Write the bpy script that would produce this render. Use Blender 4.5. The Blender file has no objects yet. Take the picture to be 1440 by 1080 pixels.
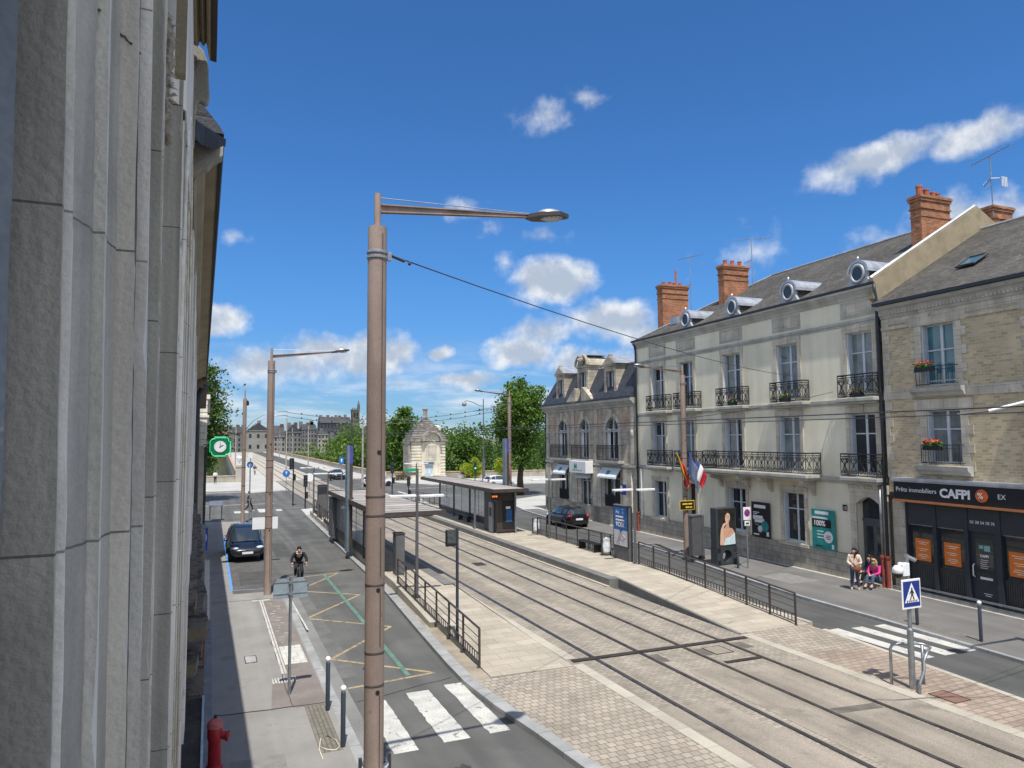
# Street with a tram stop seen from a first-floor window. Units are metres; Y runs along the tram rails, X to the right, Z up.
import bpy, math, random
import numpy as np
from mathutils import Vector, Matrix, Euler
random.seed(7); RNG = np.random.default_rng(7)
SC = bpy.context.scene
COL = SC.collection
PI = math.pi
rad = math.radians

# ---------------------------------------------------------------- materials
MATS = {}
def _n(nt, t, **kw):
    n = nt.nodes.new(t)
    for k, v in kw.items():
        if k.startswith('i_'): n.inputs[k[2:].replace('_', ' ')].default_value = v
        else: setattr(n, k, v)
    return n
def _mix(nt, a, b, fac, blend='MIX'):
    m = nt.nodes.new('ShaderNodeMix'); m.data_type = 'RGBA'; m.blend_type = blend
    for i, v in ((0, fac), (6, a), (7, b)):
        if hasattr(v, 'is_output') or isinstance(v, bpy.types.NodeSocket): nt.links.new(v, m.inputs[i])
        elif i == 0: m.inputs[0].default_value = v
        else: m.inputs[i].default_value = (*v, 1) if len(v) == 3 else v
    return m.outputs[2]
def _ramp(nt, val, lo, hi):
    m = nt.nodes.new('ShaderNodeMapRange'); m.interpolation_type = 'SMOOTHSTEP'
    m.inputs['From Min'].default_value = lo; m.inputs['From Max'].default_value = hi
    nt.links.new(val, m.inputs['Value']); return m.outputs['Result']
def _coord(nt, plane=None, scale=(1, 1, 1), rot=0.0):
    """plane: None = object space, 'wall' = (x+y, z), 'ground' = (x, y)"""
    tc = nt.nodes.new('ShaderNodeTexCoord'); out = tc.outputs['Object']
    if plane == 'wall':
        s = nt.nodes.new('ShaderNodeSeparateXYZ'); nt.links.new(out, s.inputs[0])
        a = nt.nodes.new('ShaderNodeMath'); a.operation = 'ADD'
        nt.links.new(s.outputs[0], a.inputs[0]); nt.links.new(s.outputs[1], a.inputs[1])
        c = nt.nodes.new('ShaderNodeCombineXYZ'); nt.links.new(a.outputs[0], c.inputs[0]); nt.links.new(s.outputs[2], c.inputs[1])
        out = c.outputs[0]
    if scale != (1, 1, 1) or rot:
        m = nt.nodes.new('ShaderNodeMapping'); m.inputs['Scale'].default_value = scale; m.inputs['Rotation'].default_value = (0, 0, rot)
        nt.links.new(out, m.inputs[0]); out = m.outputs[0]
    return out
def mat(name, col, rough=.7, metal=0.0, var=.18, vscale=3.0, fine=.10, fscale=60., bump=.0, bscale=40., brick=None, stain=None,
        emit=None, spec=.4, coat=0.0, alpha=None, streak=0.0, detail=5.0, trans=0.0, wear=0.0, sscale=1.0):
    """Principled surface whose colour is broken up by two noises; brick = dict(plane,w,h,mortar,msize,var,offset,rot); stain=(colour,lo,hi,scale)."""
    if name in MATS: return MATS[name]
    m = bpy.data.materials.new(name); m.use_nodes = True; nt = m.node_tree; L = nt.links
    b = nt.nodes['Principled BSDF']; MATS[name] = m
    b.inputs['Roughness'].default_value = rough; b.inputs['Metallic'].default_value = metal
    b.inputs['Specular IOR Level'].default_value = spec
    if coat: b.inputs['Coat Weight'].default_value = coat; b.inputs['Coat Roughness'].default_value = .05
    if trans: b.inputs['Transmission Weight'].default_value = trans
    if alpha is not None: b.inputs['Alpha'].default_value = alpha
    if emit: b.inputs['Emission Color'].default_value = (*emit[0], 1); b.inputs['Emission Strength'].default_value = emit[1]
    co = _coord(nt)
    n1 = _n(nt, 'ShaderNodeTexNoise'); n1.inputs['Scale'].default_value = vscale; n1.inputs['Detail'].default_value = detail; L.new(co, n1.inputs['Vector'])
    n2 = _n(nt, 'ShaderNodeTexNoise'); n2.inputs['Scale'].default_value = fscale; n2.inputs['Detail'].default_value = 3.; L.new(co, n2.inputs['Vector'])
    base = (*col, 1); cur = None; bfac = None
    if brick:
        k = brick; bt = nt.nodes.new('ShaderNodeTexBrick')
        L.new(_coord(nt, k.get('plane', 'ground'), rot=k.get('rot', 0)), bt.inputs['Vector'])
        bt.inputs['Scale'].default_value = 1.0; bt.inputs['Brick Width'].default_value = k['w']; bt.inputs['Row Height'].default_value = k['h']
        bt.inputs['Mortar Size'].default_value = k.get('msize', .01); bt.inputs['Mortar Smooth'].default_value = .3
        bt.offset = k.get('offset', .5); v = k.get('var', .2); bt.inputs['Bias'].default_value = 0.
        bt.inputs['Color1'].default_value = (*[min(1, c * (1 + v)) for c in col], 1); c2 = k.get('col2')
        bt.inputs['Color2'].default_value = (*(c2 if c2 else [c * (1 - v) for c in col]), 1)
        bt.inputs['Mortar'].default_value = (*k.get('mortar', [c * .5 for c in col]), 1)
        cur = bt.outputs['Color']; bfac = bt.outputs['Fac']
    def lum(val, amt, x):
        lo = tuple([1 - amt] * 3); hi = tuple([1 + amt] * 3)
        f = _ramp(nt, val, .3, .7); g = _mix(nt, lo, hi, f)
        return _mix(nt, x if x is not None else base[:3], g, 1.0, 'MULTIPLY')
    cur = lum(n1.outputs['Fac'], var, cur)
    if fine: cur = lum(n2.outputs['Fac'], fine, cur)
    if streak:
        ns = _n(nt, 'ShaderNodeTexNoise'); ns.inputs['Scale'].default_value = 1.; ns.inputs['Detail'].default_value = 4.
        L.new(_coord(nt, scale=(2.2 * sscale, 2.2 * sscale, .22 * sscale ** .5)), ns.inputs['Vector']); cur = lum(ns.outputs['Fac'], streak, cur)
    if wear:                                                        # tyre-worn lanes along Y and blotches
        ns = _n(nt, 'ShaderNodeTexNoise'); ns.inputs['Scale'].default_value = 1.; ns.inputs['Detail'].default_value = 3.
        L.new(_coord(nt, scale=(1.5, .05, 1.)), ns.inputs['Vector']); cur = lum(ns.outputs['Fac'], wear, cur)
        nv = _n(nt, 'ShaderNodeTexNoise'); nv.inputs['Scale'].default_value = 9.; nv.inputs['Detail'].default_value = 2.; L.new(co, nv.inputs['Vector'])
        cur = _mix(nt, cur, [c * .55 for c in col], _ramp(nt, nv.outputs['Fac'], .70, .78))
    if stain:
        sc, lo, hi, ss = stain
        n3 = _n(nt, 'ShaderNodeTexNoise'); n3.inputs['Scale'].default_value = ss; n3.inputs['Detail'].default_value = 7.; n3.inputs['Roughness'].default_value = .65
        L.new(co, n3.inputs['Vector']); cur = _mix(nt, cur, sc, _ramp(nt, n3.outputs['Fac'], lo, hi))
    L.new(cur, b.inputs['Base Color'])
    if bump or brick:
        nb = _n(nt, 'ShaderNodeTexNoise'); nb.inputs['Scale'].default_value = bscale; nb.inputs['Detail'].default_value = 4.; L.new(co, nb.inputs['Vector'])
        bp = nt.nodes.new('ShaderNodeBump'); bp.inputs['Strength'].default_value = max(bump, .25 if brick else 0); bp.inputs['Distance'].default_value = .02
        h = nb.outputs['Fac']
        if bfac is not None:
            mm = nt.nodes.new('ShaderNodeMath'); mm.operation = 'MULTIPLY_ADD'; mm.inputs[1].default_value = -.8; L.new(bfac, mm.inputs[0]); L.new(h, mm.inputs[2]); h = mm.outputs[0]
        L.new(h, bp.inputs['Height']); L.new(bp.outputs[0], b.inputs['Normal'])
    return m

# ---------------------------------------------------------------- mesh builder
class MB:
    def __init__(s): s.v = []; s.f = []; s.m = []; s.c = 0
    def add(s, vs, fs):
        o = len(s.v); s.v.extend([tuple(map(float, p)) for p in vs]); s.f.extend([tuple(i + o for i in f) for f in fs]); s.m.extend([s.c] * len(fs)); return s
    def mi(s, i): s.c = i; return s
    def box(s, x0, x1, y0, y1, z0, z1):
        if x0 > x1: x0, x1 = x1, x0
        if y0 > y1: y0, y1 = y1, y0
        if z0 > z1: z0, z1 = z1, z0
        return s.add([(x0, y0, z0), (x1, y0, z0), (x1, y1, z0), (x0, y1, z0), (x0, y0, z1), (x1, y0, z1), (x1, y1, z1), (x0, y1, z1)],
              [(0, 3, 2, 1), (4, 5, 6, 7), (0, 1, 5, 4), (1, 2, 6, 5), (2, 3, 7, 6), (3, 0, 4, 7)])
    def bbox(s, x0, x1, y0, y1, z0, z1, r=.02):
        """box with chamfered vertical edges and top"""
        p = [(x0 + r, y0), (x1 - r, y0), (x1, y0 + r), (x1, y1 - r), (x1 - r, y1), (x0 + r, y1), (x0, y1 - r), (x0, y0 + r)]
        q = [(min(max(x, x0 + r), x1 - r), min(max(y, y0 + r), y1 - r)) for x, y in p]
        vs = [(x, y, z0) for x, y in p] + [(x, y, z1 - r) for x, y in p] + [(x, y, z1) for x, y in q]
        fs = [tuple(range(7, -1, -1))] + [(i, (i + 1) % 8, 8 + (i + 1) % 8, 8 + i) for i in range(8)] + [(8 + i, 8 + (i + 1) % 8, 16 + (i + 1) % 8, 16 + i) for i in range(8)] + [tuple(range(16, 24))]
        return s.add(vs, fs)
    def prism(s, poly, z0, z1):
        n = len(poly); A = sum(poly[i][0] * poly[(i + 1) % n][1] - poly[(i + 1) % n][0] * poly[i][1] for i in range(n))
        if A < 0: poly = poly[::-1]
        za = z0 if callable(z0) else (lambda x, y: z0); zb = z1 if callable(z1) else (lambda x, y: z1)
        vs = [(x, y, za(x, y)) for x, y in poly] + [(x, y, zb(x, y)) for x, y in poly]
        return s.add(vs, [tuple(range(n - 1, -1, -1)), tuple(range(n, 2 * n))] + [(i, (i + 1) % n, n + (i + 1) % n, n + i) for i in range(n)])
    def extr(s, poly, axis, a, b):
        """extrude a 2-d outline along 'x','y' or 'z'; outline coords are the other two axes in order"""
        n = len(poly)
        def P(p, t): return (t, p[0], p[1]) if axis == 'x' else ((p[0], t, p[1]) if axis == 'y' else (p[0], p[1], t))
        vs = [P(p, a) for p in poly] + [P(p, b) for p in poly]
        A = sum(poly[i][0] * poly[(i + 1) % n][1] - poly[(i + 1) % n][0] * poly[i][1] for i in range(n))
        fs = [tuple(range(n - 1, -1, -1)), tuple(range(n, 2 * n))] + [(i, (i + 1) % n, n + (i + 1) % n, n + i) for i in range(n)]
        if (A < 0) ^ (b < a) ^ (axis == 'y'): fs = [f[::-1] for f in fs]
        return s.add(vs, fs)
    def tube(s, pts, r, n=8, cap=True, closed=False):
        pts = [Vector(p) for p in pts]; k = len(pts); R = r if isinstance(r, (list, tuple)) else [r] * k
        o = len(s.v); prev = None
        for i, p in enumerate(pts):
            if closed: t = pts[(i + 1) % k] - pts[i - 1]
            else: t = (pts[min(i + 1, k - 1)] - pts[max(i - 1, 0)])
            t = t.normalized() if t.length > 1e-9 else Vector((0, 0, 1))
            if prev is None:
                a = Vector((0, 0, 1)) if abs(t.z) < .9 else Vector((1, 0, 0)); u = t.cross(a).normalized()
            else:
                u = prev - t * prev.dot(t); u = u.normalized() if u.length > 1e-6 else t.orthogonal().normalized()
            w = t.cross(u); prev = u
            for j in range(n):
                q = 2 * PI * j / n; s.v.append(tuple(p + (u * math.cos(q) + w * math.sin(q)) * R[i]))
        rng = range(k if closed else k - 1); nf = 0
        for i in rng:
            a = o + i * n; b = o + ((i + 1) % k) * n
            for j in range(n): s.f.append((a + j, a + (j + 1) % n, b + (j + 1) % n, b + j)); nf += 1
        if cap and not closed:
            s.f.append(tuple(o + j for j in range(n - 1, -1, -1))); s.f.append(tuple(o + (k - 1) * n + j for j in range(n))); nf += 2
        s.m.extend([s.c] * nf); return s
    def cyl(s, x, y, z0, z1, r, r1=None, n=16): return s.tube([(x, y, z0), (x, y, z1)], [r, r if r1 is None else r1], n)
    def lathe(s, prof, c=(0, 0, 0), n=16, axis='z'):
        o = len(s.v); k = len(prof)
        for r, z in prof:
            for j in range(n):
                q = 2 * PI * j / n; a, b = r * math.cos(q), r * math.sin(q)
                s.v.append((c[0] + a, c[1] + b, c[2] + z) if axis == 'z' else ((c[0] + z, c[1] + a, c[2] + b) if axis == 'x' else (c[0] + b, c[1] + z, c[2] + a)))
        nf = 0
        for i in range(k - 1):
            for j in range(n): s.f.append((o + i * n + j, o + i * n + (j + 1) % n, o + (i + 1) * n + (j + 1) % n, o + (i + 1) * n + j)); nf += 1
        s.f.append(tuple(o + j for j in range(n - 1, -1, -1))); s.f.append(tuple(o + (k - 1) * n + j for j in range(n))); nf += 2
        s.m.extend([s.c] * nf); return s
    def ball(s, c, r, n=12, k=8):
        r = r if isinstance(r, (list, tuple)) else (r, r, r); o = len(s.v); nf = 0
        for i in range(k + 1):
            a = PI * i / k - PI / 2
            for j in range(n):
                q = 2 * PI * j / n; s.v.append((c[0] + r[0] * math.cos(a) * math.cos(q), c[1] + r[1] * math.cos(a) * math.sin(q), c[2] + r[2] * math.sin(a)))
        for i in range(k):
            for j in range(n): s.f.append((o + i * n + j, o + i * n + (j + 1) % n, o + (i + 1) * n + (j + 1) % n, o + (i + 1) * n + j)); nf += 1
        s.m.extend([s.c] * nf); return s
    def quad(s, a, b, c, d): return s.add([a, b, c, d], [(0, 1, 2, 3)])
    def poly(s, pts): return s.add(pts, [tuple(range(len(pts)))])
    def build(s, name, mats, parent=None, smooth=False, bevel=0, auto=None, subsurf=0):
        me = bpy.data.meshes.new(name); me.from_pydata(s.v, [], s.f)
        for m in (mats if isinstance(mats, (list, tuple)) else [mats]): me.materials.append(m)
        if any(s.m): me.polygons.foreach_set('material_index', s.m)
        if smooth: me.polygons.foreach_set('use_smooth', [True] * len(s.f))
        me.update(); o = bpy.data.objects.new(name, me); COL.objects.link(o)
        if parent: o.parent = parent
        if auto is not None:
            me.polygons.foreach_set('use_smooth', [True] * len(s.f)); me.set_sharp_from_angle(angle=rad(auto))
        if bevel:
            b = o.modifiers.new('Bevel', 'BEVEL'); b.width = bevel; b.segments = 1; b.limit_method = 'ANGLE'
        if subsurf:
            b = o.modifiers.new('Subsurf', 'SUBSURF'); b.levels = b.render_levels = subsurf
        return o

def tag(o, label, cat, group=None):
    o['label'] = label; o['category'] = cat
    if group: o['group'] = group
    return o
def thing(name, label, cat, loc=(0, 0, 0), rz=0.0, group=None):
    o = bpy.data.objects.new(name, None); COL.objects.link(o); o.location = loc; o.rotation_euler = (0, 0, rz); o.empty_display_size = .2
    return tag(o, label, cat, group)
def struct(mb, name, m, **kw):
    o = mb.build(name, m, **kw); o['kind'] = 'structure'; return o
def stuff(o): o['kind'] = 'stuff'; return o
def dup(root, loc=None, rz=None, label=None, group=None):
    """copy a thing with its parts and sub-parts"""
    def cp(o, par):
        c = o.copy(); COL.objects.link(c)
        if par: c.parent = par
        for ch in [x for x in bpy.data.objects if x.parent == o]: cp(ch, c)
        return c
    r = cp(root, None)
    if loc is not None: r.location = loc
    if rz is not None: r.rotation_euler = (0, 0, rz)
    if label: r['label'] = label
    if group: r['group'] = group
    return r
def text(body, size, m, parent, loc, rot=(PI / 2, 0, 0), name='lettering', align='LEFT', ext=.003, bold=0.0, sx=1.0):
    c = bpy.data.curves.new(name, 'FONT'); c.body = body; c.size = size; c.extrude = ext; c.align_x = align; c.offset = bold; c.resolution_u = 3
    tmp = bpy.data.objects.new('tmp', c); me = bpy.data.meshes.new_from_object(tmp); bpy.data.objects.remove(tmp)
    me.name = name; me.materials.clear(); me.materials.append(m); o = bpy.data.objects.new(name, me); COL.objects.link(o); o.parent = parent
    o.location = loc; o.rotation_euler = rot; o.scale = (sx, 1, 1); return o
# ---------------------------------------------------------------- palette
M_asph = mat('asphalt', (.105, .105, .10), .95, var=.14, vscale=.6, fine=.28, fscale=90, bump=.25, bscale=120, stain=((.07, .07, .067), .58, .74, .45), wear=.16)
M_asphR = mat('asphalt_side_road', (.085, .087, .083), .95, var=.14, vscale=.5, fine=.25, fscale=90, bump=.25, bscale=120, stain=((.12, .12, .115), .56, .74, .6), wear=.14)
M_pave = mat('pavement_asphalt', (.26, .25, .235), .95, var=.10, vscale=.7, fine=.14, fscale=80, bump=.2, bscale=120, stain=((.20, .19, .175), .54, .72, .7), wear=.08)
M_paveR = mat('pavement_right_asphalt', (.155, .15, .145), .95, var=.12, vscale=.5, fine=.18, fscale=80, bump=.2, bscale=120, stain=((.2, .19, .18), .55, .72, .6), wear=.10)
M_red = mat('reddish_pavement', (.205, .178, .162), .95, var=.12, vscale=1.2, fine=.2, fscale=70, bump=.2, stain=((.25, .225, .205), .52, .72, 1.5))
M_bay = mat('parking_setts', (.115, .11, .105), .9, var=.15, vscale=1., brick=dict(w=.28, h=.14, msize=.012, var=.15, mortar=(.06, .058, .055)))
M_kerb = mat('kerb_granite', (.30, .305, .30), .85, var=.12, vscale=2, fine=.12, brick=dict(w=50, h=1.0, msize=.012, var=.08, offset=0), stain=((.2, .2, .19), .55, .75, 1.2))
M_gutter = mat('gutter_concrete', (.20, .20, .19), .9, var=.14, vscale=.8, fine=.14)
M_slab = mat('platform_slab', (.40, .355, .285), .85, var=.10, vscale=.8, fine=.10, fscale=30, brick=dict(w=.9, h=.45, msize=.009, var=.11, rot=0, mortar=(.22, .19, .15)), stain=((.29, .25, .2), .6, .8, .6))
M_track = mat('track_paver', (.31, .273, .222), .9, var=.13, vscale=.45, fine=.12, fscale=30, brick=dict(w=.22, h=.11, msize=.010, var=.16, mortar=(.17, .15, .125)), stain=((.21, .185, .15), .52, .72, .8), wear=.14)
M_trackc = mat('track_concrete', (.275, .24, .195), .9, var=.13, vscale=.5, fine=.2, fscale=50, bump=.2, stain=((.19, .17, .14), .52, .70, .9), wear=.16)
M_sett = mat('pale_sett', (.345, .30, .245), .85, var=.12, vscale=.6, fine=.10, fscale=30, brick=dict(w=.20, h=.20, msize=.013, var=.15, mortar=(.16, .14, .11), rot=.0), stain=((.25, .22, .18), .58, .78, .5))
M_settR = mat('pink_sett', (.32, .255, .205), .85, var=.14, vscale=.6, fine=.12, fscale=30, brick=dict(w=.30, h=.20, msize=.02, var=.15, mortar=(.2, .16, .125)), stain=((.36, .31, .25), .55, .75, .6))
M_band = mat('pale_concrete_band', (.41, .375, .31), .9, var=.1, vscale=.8, fine=.12, brick=dict(w=50, h=1.0, msize=.008, var=.06, offset=0))
M_granite = mat('dark_granite_edge', (.17, .165, .155), .8, var=.12, vscale=2., fine=.2, brick=dict(w=50, h=1.0, msize=.008, var=.06, offset=0))
M_rail = mat('rail_steel', (.30, .29, .29), .28, metal=.9, var=.25, vscale=3)
M_slot = mat('drain_iron', (.055, .045, .042), .7, metal=.3, var=.2)
M_white = mat('road_paint_white', (.50, .49, .455), .85, var=.14, vscale=2.5, fine=.22, fscale=45, stain=((.2, .2, .19), .58, .68, 5.))
M_yellow = mat('road_paint_yellow', (.37, .285, .16), .85, var=.16, vscale=2.5, fine=.25, stain=((.15, .14, .125), .50, .62, 5.))
M_green = mat('road_paint_green', (.105, .21, .165), .85, var=.16, vscale=2., fine=.25, stain=((.11, .125, .115), .52, .66, 4.))
M_blue = mat('road_paint_blue', (.10, .28, .60), .8, var=.1, vscale=2.5, stain=((.2, .24, .3), .62, .75, 5.))
M_bstone = mat('bridge_stone', (.42, .39, .33), .9, var=.15, vscale=.4, stain=((.2, .19, .17), .55, .75, .3))
M_conc = mat('pale_concrete', (.43, .42, .39), .9, var=.1, vscale=.3, fine=.1)
M_water = mat('river_water', (.05, .09, .085), .08, var=.15, vscale=.08, bump=.12, bscale=.8)
M_soil = mat('river_bank_ground', (.12, .13, .07), .95, var=.3, vscale=.08)
# painted / metal things
M_pole = mat('taupe_pole_paint', (.295, .225, .188), .6, var=.10, vscale=1.6, fine=.09, spec=.3, streak=.20, stain=((.19, .14, .115), .60, .72, 7.))
M_dgrey = mat('dark_grey_metal', (.055, .055, .06), .5, metal=.2, var=.12, vscale=4)
M_brown = mat('dark_brown_metal', (.075, .062, .058), .5, metal=.2, var=.12, vscale=4)
M_black = mat('black_metal', (.018, .018, .02), .45, var=.1)
M_bluegrey = mat('blue_grey_paint', (.035, .045, .06), .45, var=.1, vscale=4)
M_galv = mat('galvanised_steel', (.33, .35, .37), .42, metal=.75, var=.15, vscale=5, fine=.12)
M_zinc = mat('zinc', (.47, .5, .54), .4, metal=.55, var=.14, vscale=2., streak=.12)
M_wht = mat('white_paint', (.72, .73, .74), .5, var=.06)
M_whtp = mat('white_plastic', (.78, .79, .80), .35, var=.05)
M_red_p = mat('red_paint', (.36, .018, .028), .42, var=.14, vscale=6, stain=((.22, .03, .03), .6, .75, 12.))
M_glass = mat('shelter_glass', (.62, .72, .78), .03, var=.05, alpha=.30, spec=.9)
M_pane = mat('window_glass', (.022, .028, .035), .06, var=.3, vscale=.8, spec=.8)
M_wire = mat('wire', (.05, .05, .052), .5)
M_navy = mat('sign_blue', (.015, .035, .22), .45, var=.04)
M_sblue = mat('sign_light_blue', (.02, .16, .5), .4, var=.04)
M_signw = mat('sign_white', (.80, .80, .80), .4, var=.03)
M_orange = mat('poster_orange', (.72, .19, .025), .55, var=.06)
M_sred = mat('sign_red', (.6, .03, .03), .45, var=.04)
M_rubber = mat('rubber', (.014, .014, .015), .8)
# ---------------------------------------------------------------- render, camera, light, sky
SC.view_settings.view_transform = 'Standard'; SC.view_settings.look = 'None'; SC.view_settings.gamma = 1.0
SC.view_settings.use_curve_mapping = False; SC.view_settings.exposure = 0.30
SC.cycles.max_bounces = 6; SC.cycles.transparent_max_bounces = 12; SC.cycles.use_denoising = True
CAM_H, CF, PITCH, YAW, ROLL = 6.2, 1000., rad(4.32), rad(23.0), .007
_fw = Vector((math.sin(YAW) * math.cos(PITCH), math.cos(YAW) * math.cos(PITCH), math.sin(PITCH)))
_r0 = Vector((math.cos(YAW), -math.sin(YAW), 0)); _u0 = _r0.cross(_fw)
_R = _r0 * math.cos(ROLL) - _u0 * math.sin(ROLL); _U = _u0 * math.cos(ROLL) + _r0 * math.sin(ROLL)
cd = bpy.data.cameras.new('camera'); cam = bpy.data.objects.new('camera', cd); COL.objects.link(cam); SC.camera = cam
cd.sensor_width = 36.; cd.lens = CF / 1440 * 36; cd.clip_start = .1; cd.clip_end = 9000
cam.matrix_world = Matrix(((_R.x, _U.x, -_fw.x, 0), (_R.y, _U.y, -_fw.y, 0), (_R.z, _U.z, -_fw.z, CAM_H), (0, 0, 0, 1)))

SUN_AZ, SUN_EL = rad(14.), rad(65.)                       # light travels towards +Y and a little towards +X
ld = bpy.data.lights.new('sun', 'SUN'); ld.energy = 4.2; ld.angle = rad(.53); ld.color = (1., .955, .88)
sun = bpy.data.objects.new('sun', ld); COL.objects.link(sun)
_d = Vector((math.sin(SUN_AZ) * math.cos(SUN_EL), math.cos(SUN_AZ) * math.cos(SUN_EL), -math.sin(SUN_EL)))
sun.rotation_euler = _d.to_track_quat('-Z', 'Y').to_euler()

W = bpy.data.worlds.new('World'); SC.world = W; W.use_nodes = True; nt = W.node_tree; L = nt.links
bg = nt.nodes['Background']; bg.inputs['Strength'].default_value = .085
sky = nt.nodes.new('ShaderNodeTexSky'); sky.sky_type = 'NISHITA'; sky.sun_disc = False
sky.sun_elevation = SUN_EL; sky.sun_rotation = PI + SUN_AZ; sky.air_density = 1.0; sky.dust_density = .1; sky.ozone_density = 3.0
def M(op, a, b=None, c=None):
    n = nt.nodes.new('ShaderNodeMath'); n.operation = op
    for i, v in enumerate((a, b, c)):
        if v is None: continue
        if isinstance(v, (int, float)): n.inputs[i].default_value = v
        else: L.new(v, n.inputs[i])
    return n.outputs[0]
tc = nt.nodes.new('ShaderNodeTexCoord'); sep = nt.nodes.new('ShaderNodeSeparateXYZ'); L.new(tc.outputs['Generated'], sep.inputs[0])
az = M('ARCTAN2', sep.outputs[0], sep.outputs[1]); el = M('ARCSINE', sep.outputs[2])
def noise(vec, scale, detail, rough=.55):
    n = nt.nodes.new('ShaderNodeTexNoise'); n.inputs['Scale'].default_value = scale; n.inputs['Detail'].default_value = detail; n.inputs['Roughness'].default_value = rough
    L.new(vec, n.inputs['Vector']); return n
def vec(x, y, z=0.):
    c = nt.nodes.new('ShaderNodeCombineXYZ')
    for i, v in enumerate((x, y, z)):
        if isinstance(v, (int, float)): c.inputs[i].default_value = v
        else: L.new(v, c.inputs[i])
    return c.outputs[0]
# cumulus: azimuth, elevation, half-widths (degrees), tilt, density
CLOUDS = [(25.9, 24.9, 3.0, 1.5, 0., .46), (29.6, 26.1, 1.6, .9, 0., .30), (51.2, 19.3, 5.9, 1.7, .16, .86), (57.0, 19.8, 5.0, 1.6, .12, .8), (56.5, 14.6, 4.5, 2.2, 0., .8), (50.3, 13.9, 2.6, 1.2, 0., .3),
          (26.6, 12.6, 4.6, 2.0, .02, 1.15), (23.6, 6.9, 3.6, 1.9, 0., 1.1), (31.2, 9.6, 4.6, 2.1, 0., 1.0), (25.4, 8.6, 3.6, 1.8, 0., .85), (29.8, 5.9, 5.0, 1.5, 0., 1.0), (33.6, 8.3, 3., 1.6, 0., .8),
          (.3, 9.0, 2.6, 1.5, 0., 1.1), (11.9, 6.5, 4.2, 2.2, 0., 1.05), (4.6, 5.6, 7.0, 1.9, 0., .80), (8.5, 6.8, 5.0, 1.9, 0., .95), (17.2, 6.6, 2.0, .8, 0., .8), (19.3, 4.5, 3.6, .9, 0., .85),
          (19.2, 18.0, 2.0, 1., 0., .42), (25.6, 15.9, 2.2, .8, 0., .40), (22.5, 14.3, 1.6, 1.3, 0., .3), (22.0, 16.6, 1.5, .9, 0., .3), (41.5, 14.1, 3.2, 2.2, .3, .35), (-2., 5.2, 3., 1.2, 0., .6), (1.5, 15.2, 1.4, .8, 0., .3),
          (70., 12., 9, 3, 0., .8), (-20., 10., 7., 3., 0., .8), (95., 20., 10., 4., 0., .7), (-60., 16., 12., 5., 0., .8), (150., 30., 14., 6., 0., .7)]
w1 = noise(vec(az, el, 0.), 11., 6., .6); w2 = noise(vec(az, el, 3.7), 24., 6., .55)
sw = nt.nodes.new('ShaderNodeSeparateXYZ'); L.new(w1.outputs['Color'], sw.inputs[0])
azd = M('MULTIPLY_ADD', M('SUBTRACT', sw.outputs[0], .5), rad(5.), az); eld = M('MULTIPLY_ADD', M('SUBTRACT', sw.outputs[1], .5), rad(2.6), el)
cur = None; hsum = None
for a0, e0, ra, re, tilt, dens in CLOUDS:
    da = M('SUBTRACT', azd, rad(a0)); de = M('SUBTRACT', eld, rad(e0) if not tilt else rad(e0))
    if tilt: de = M('MULTIPLY_ADD', da, -tilt, de)
    # flat base: the lower half falls off faster than the top
    q = M('ADD', M('POWER', M('MULTIPLY', da, 1 / rad(ra)), 2.), M('POWER', M('MULTIPLY', de, 1 / rad(re)), 2.))
    v = M('MULTIPLY', M('SUBTRACT', 1., M('SQRT', q)), dens)
    cur = v if cur is None else M('SMOOTH_MAX', cur, v, .12)
# thin low bank near the horizon
bank = noise(vec(M('MULTIPLY', az, 2.2), M('MULTIPLY', el, 13.)), 2.4, 7., .6)
low = M('MULTIPLY', _ramp(nt, bank.outputs['Fac'], .42, .66), _ramp(nt, el, rad(8.5), rad(3.)))
body = M('MULTIPLY_ADD', M('SUBTRACT', w2.outputs['Fac'], .5), .98, cur)
alpha = M('MAXIMUM', M('MULTIPLY', _ramp(nt, body, .0, .66), .95), M('MULTIPLY', low, .62))
up = noise(vec(az, M('ADD', el, rad(1.0)), 3.7), 24., 6., .55)
lit = _ramp(nt, M('ADD', M('MULTIPLY', M('SUBTRACT', w2.outputs['Fac'], up.outputs['Fac']), .9), M('MULTIPLY', cur, -.35)), -.32, .12)
ccol = _mix(nt, (4.6, 5.3, 6.4), (9.0, 9.2, 9.4), lit)
tint = _mix(nt, (.42, .66, 1.04), (.46, .91, 1.36), _ramp(nt, el, 0., rad(16.)))   # clear-air blue, a little dimmer low down
# broken white cloud added out of view, overhead and behind, as soft fill light
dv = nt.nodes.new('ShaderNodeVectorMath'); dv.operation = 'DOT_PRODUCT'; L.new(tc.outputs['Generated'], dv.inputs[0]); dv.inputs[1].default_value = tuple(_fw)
nb = noise(tc.outputs['Generated'], 2.6, 6., .6); fill_cloud = M('MULTIPLY', _ramp(nt, dv.outputs['Value'], .62, .30), _ramp(nt, nb.outputs['Fac'], .36, .58))
alpha = M('MAXIMUM', alpha, M('MULTIPLY', fill_cloud, M('MULTIPLY', _ramp(nt, sep.outputs[2], -.02, .05), .8)))
L.new(_mix(nt, _mix(nt, sky.outputs[0], tint, 1.0, 'MULTIPLY'), ccol, alpha), bg.inputs['Color'])

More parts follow.
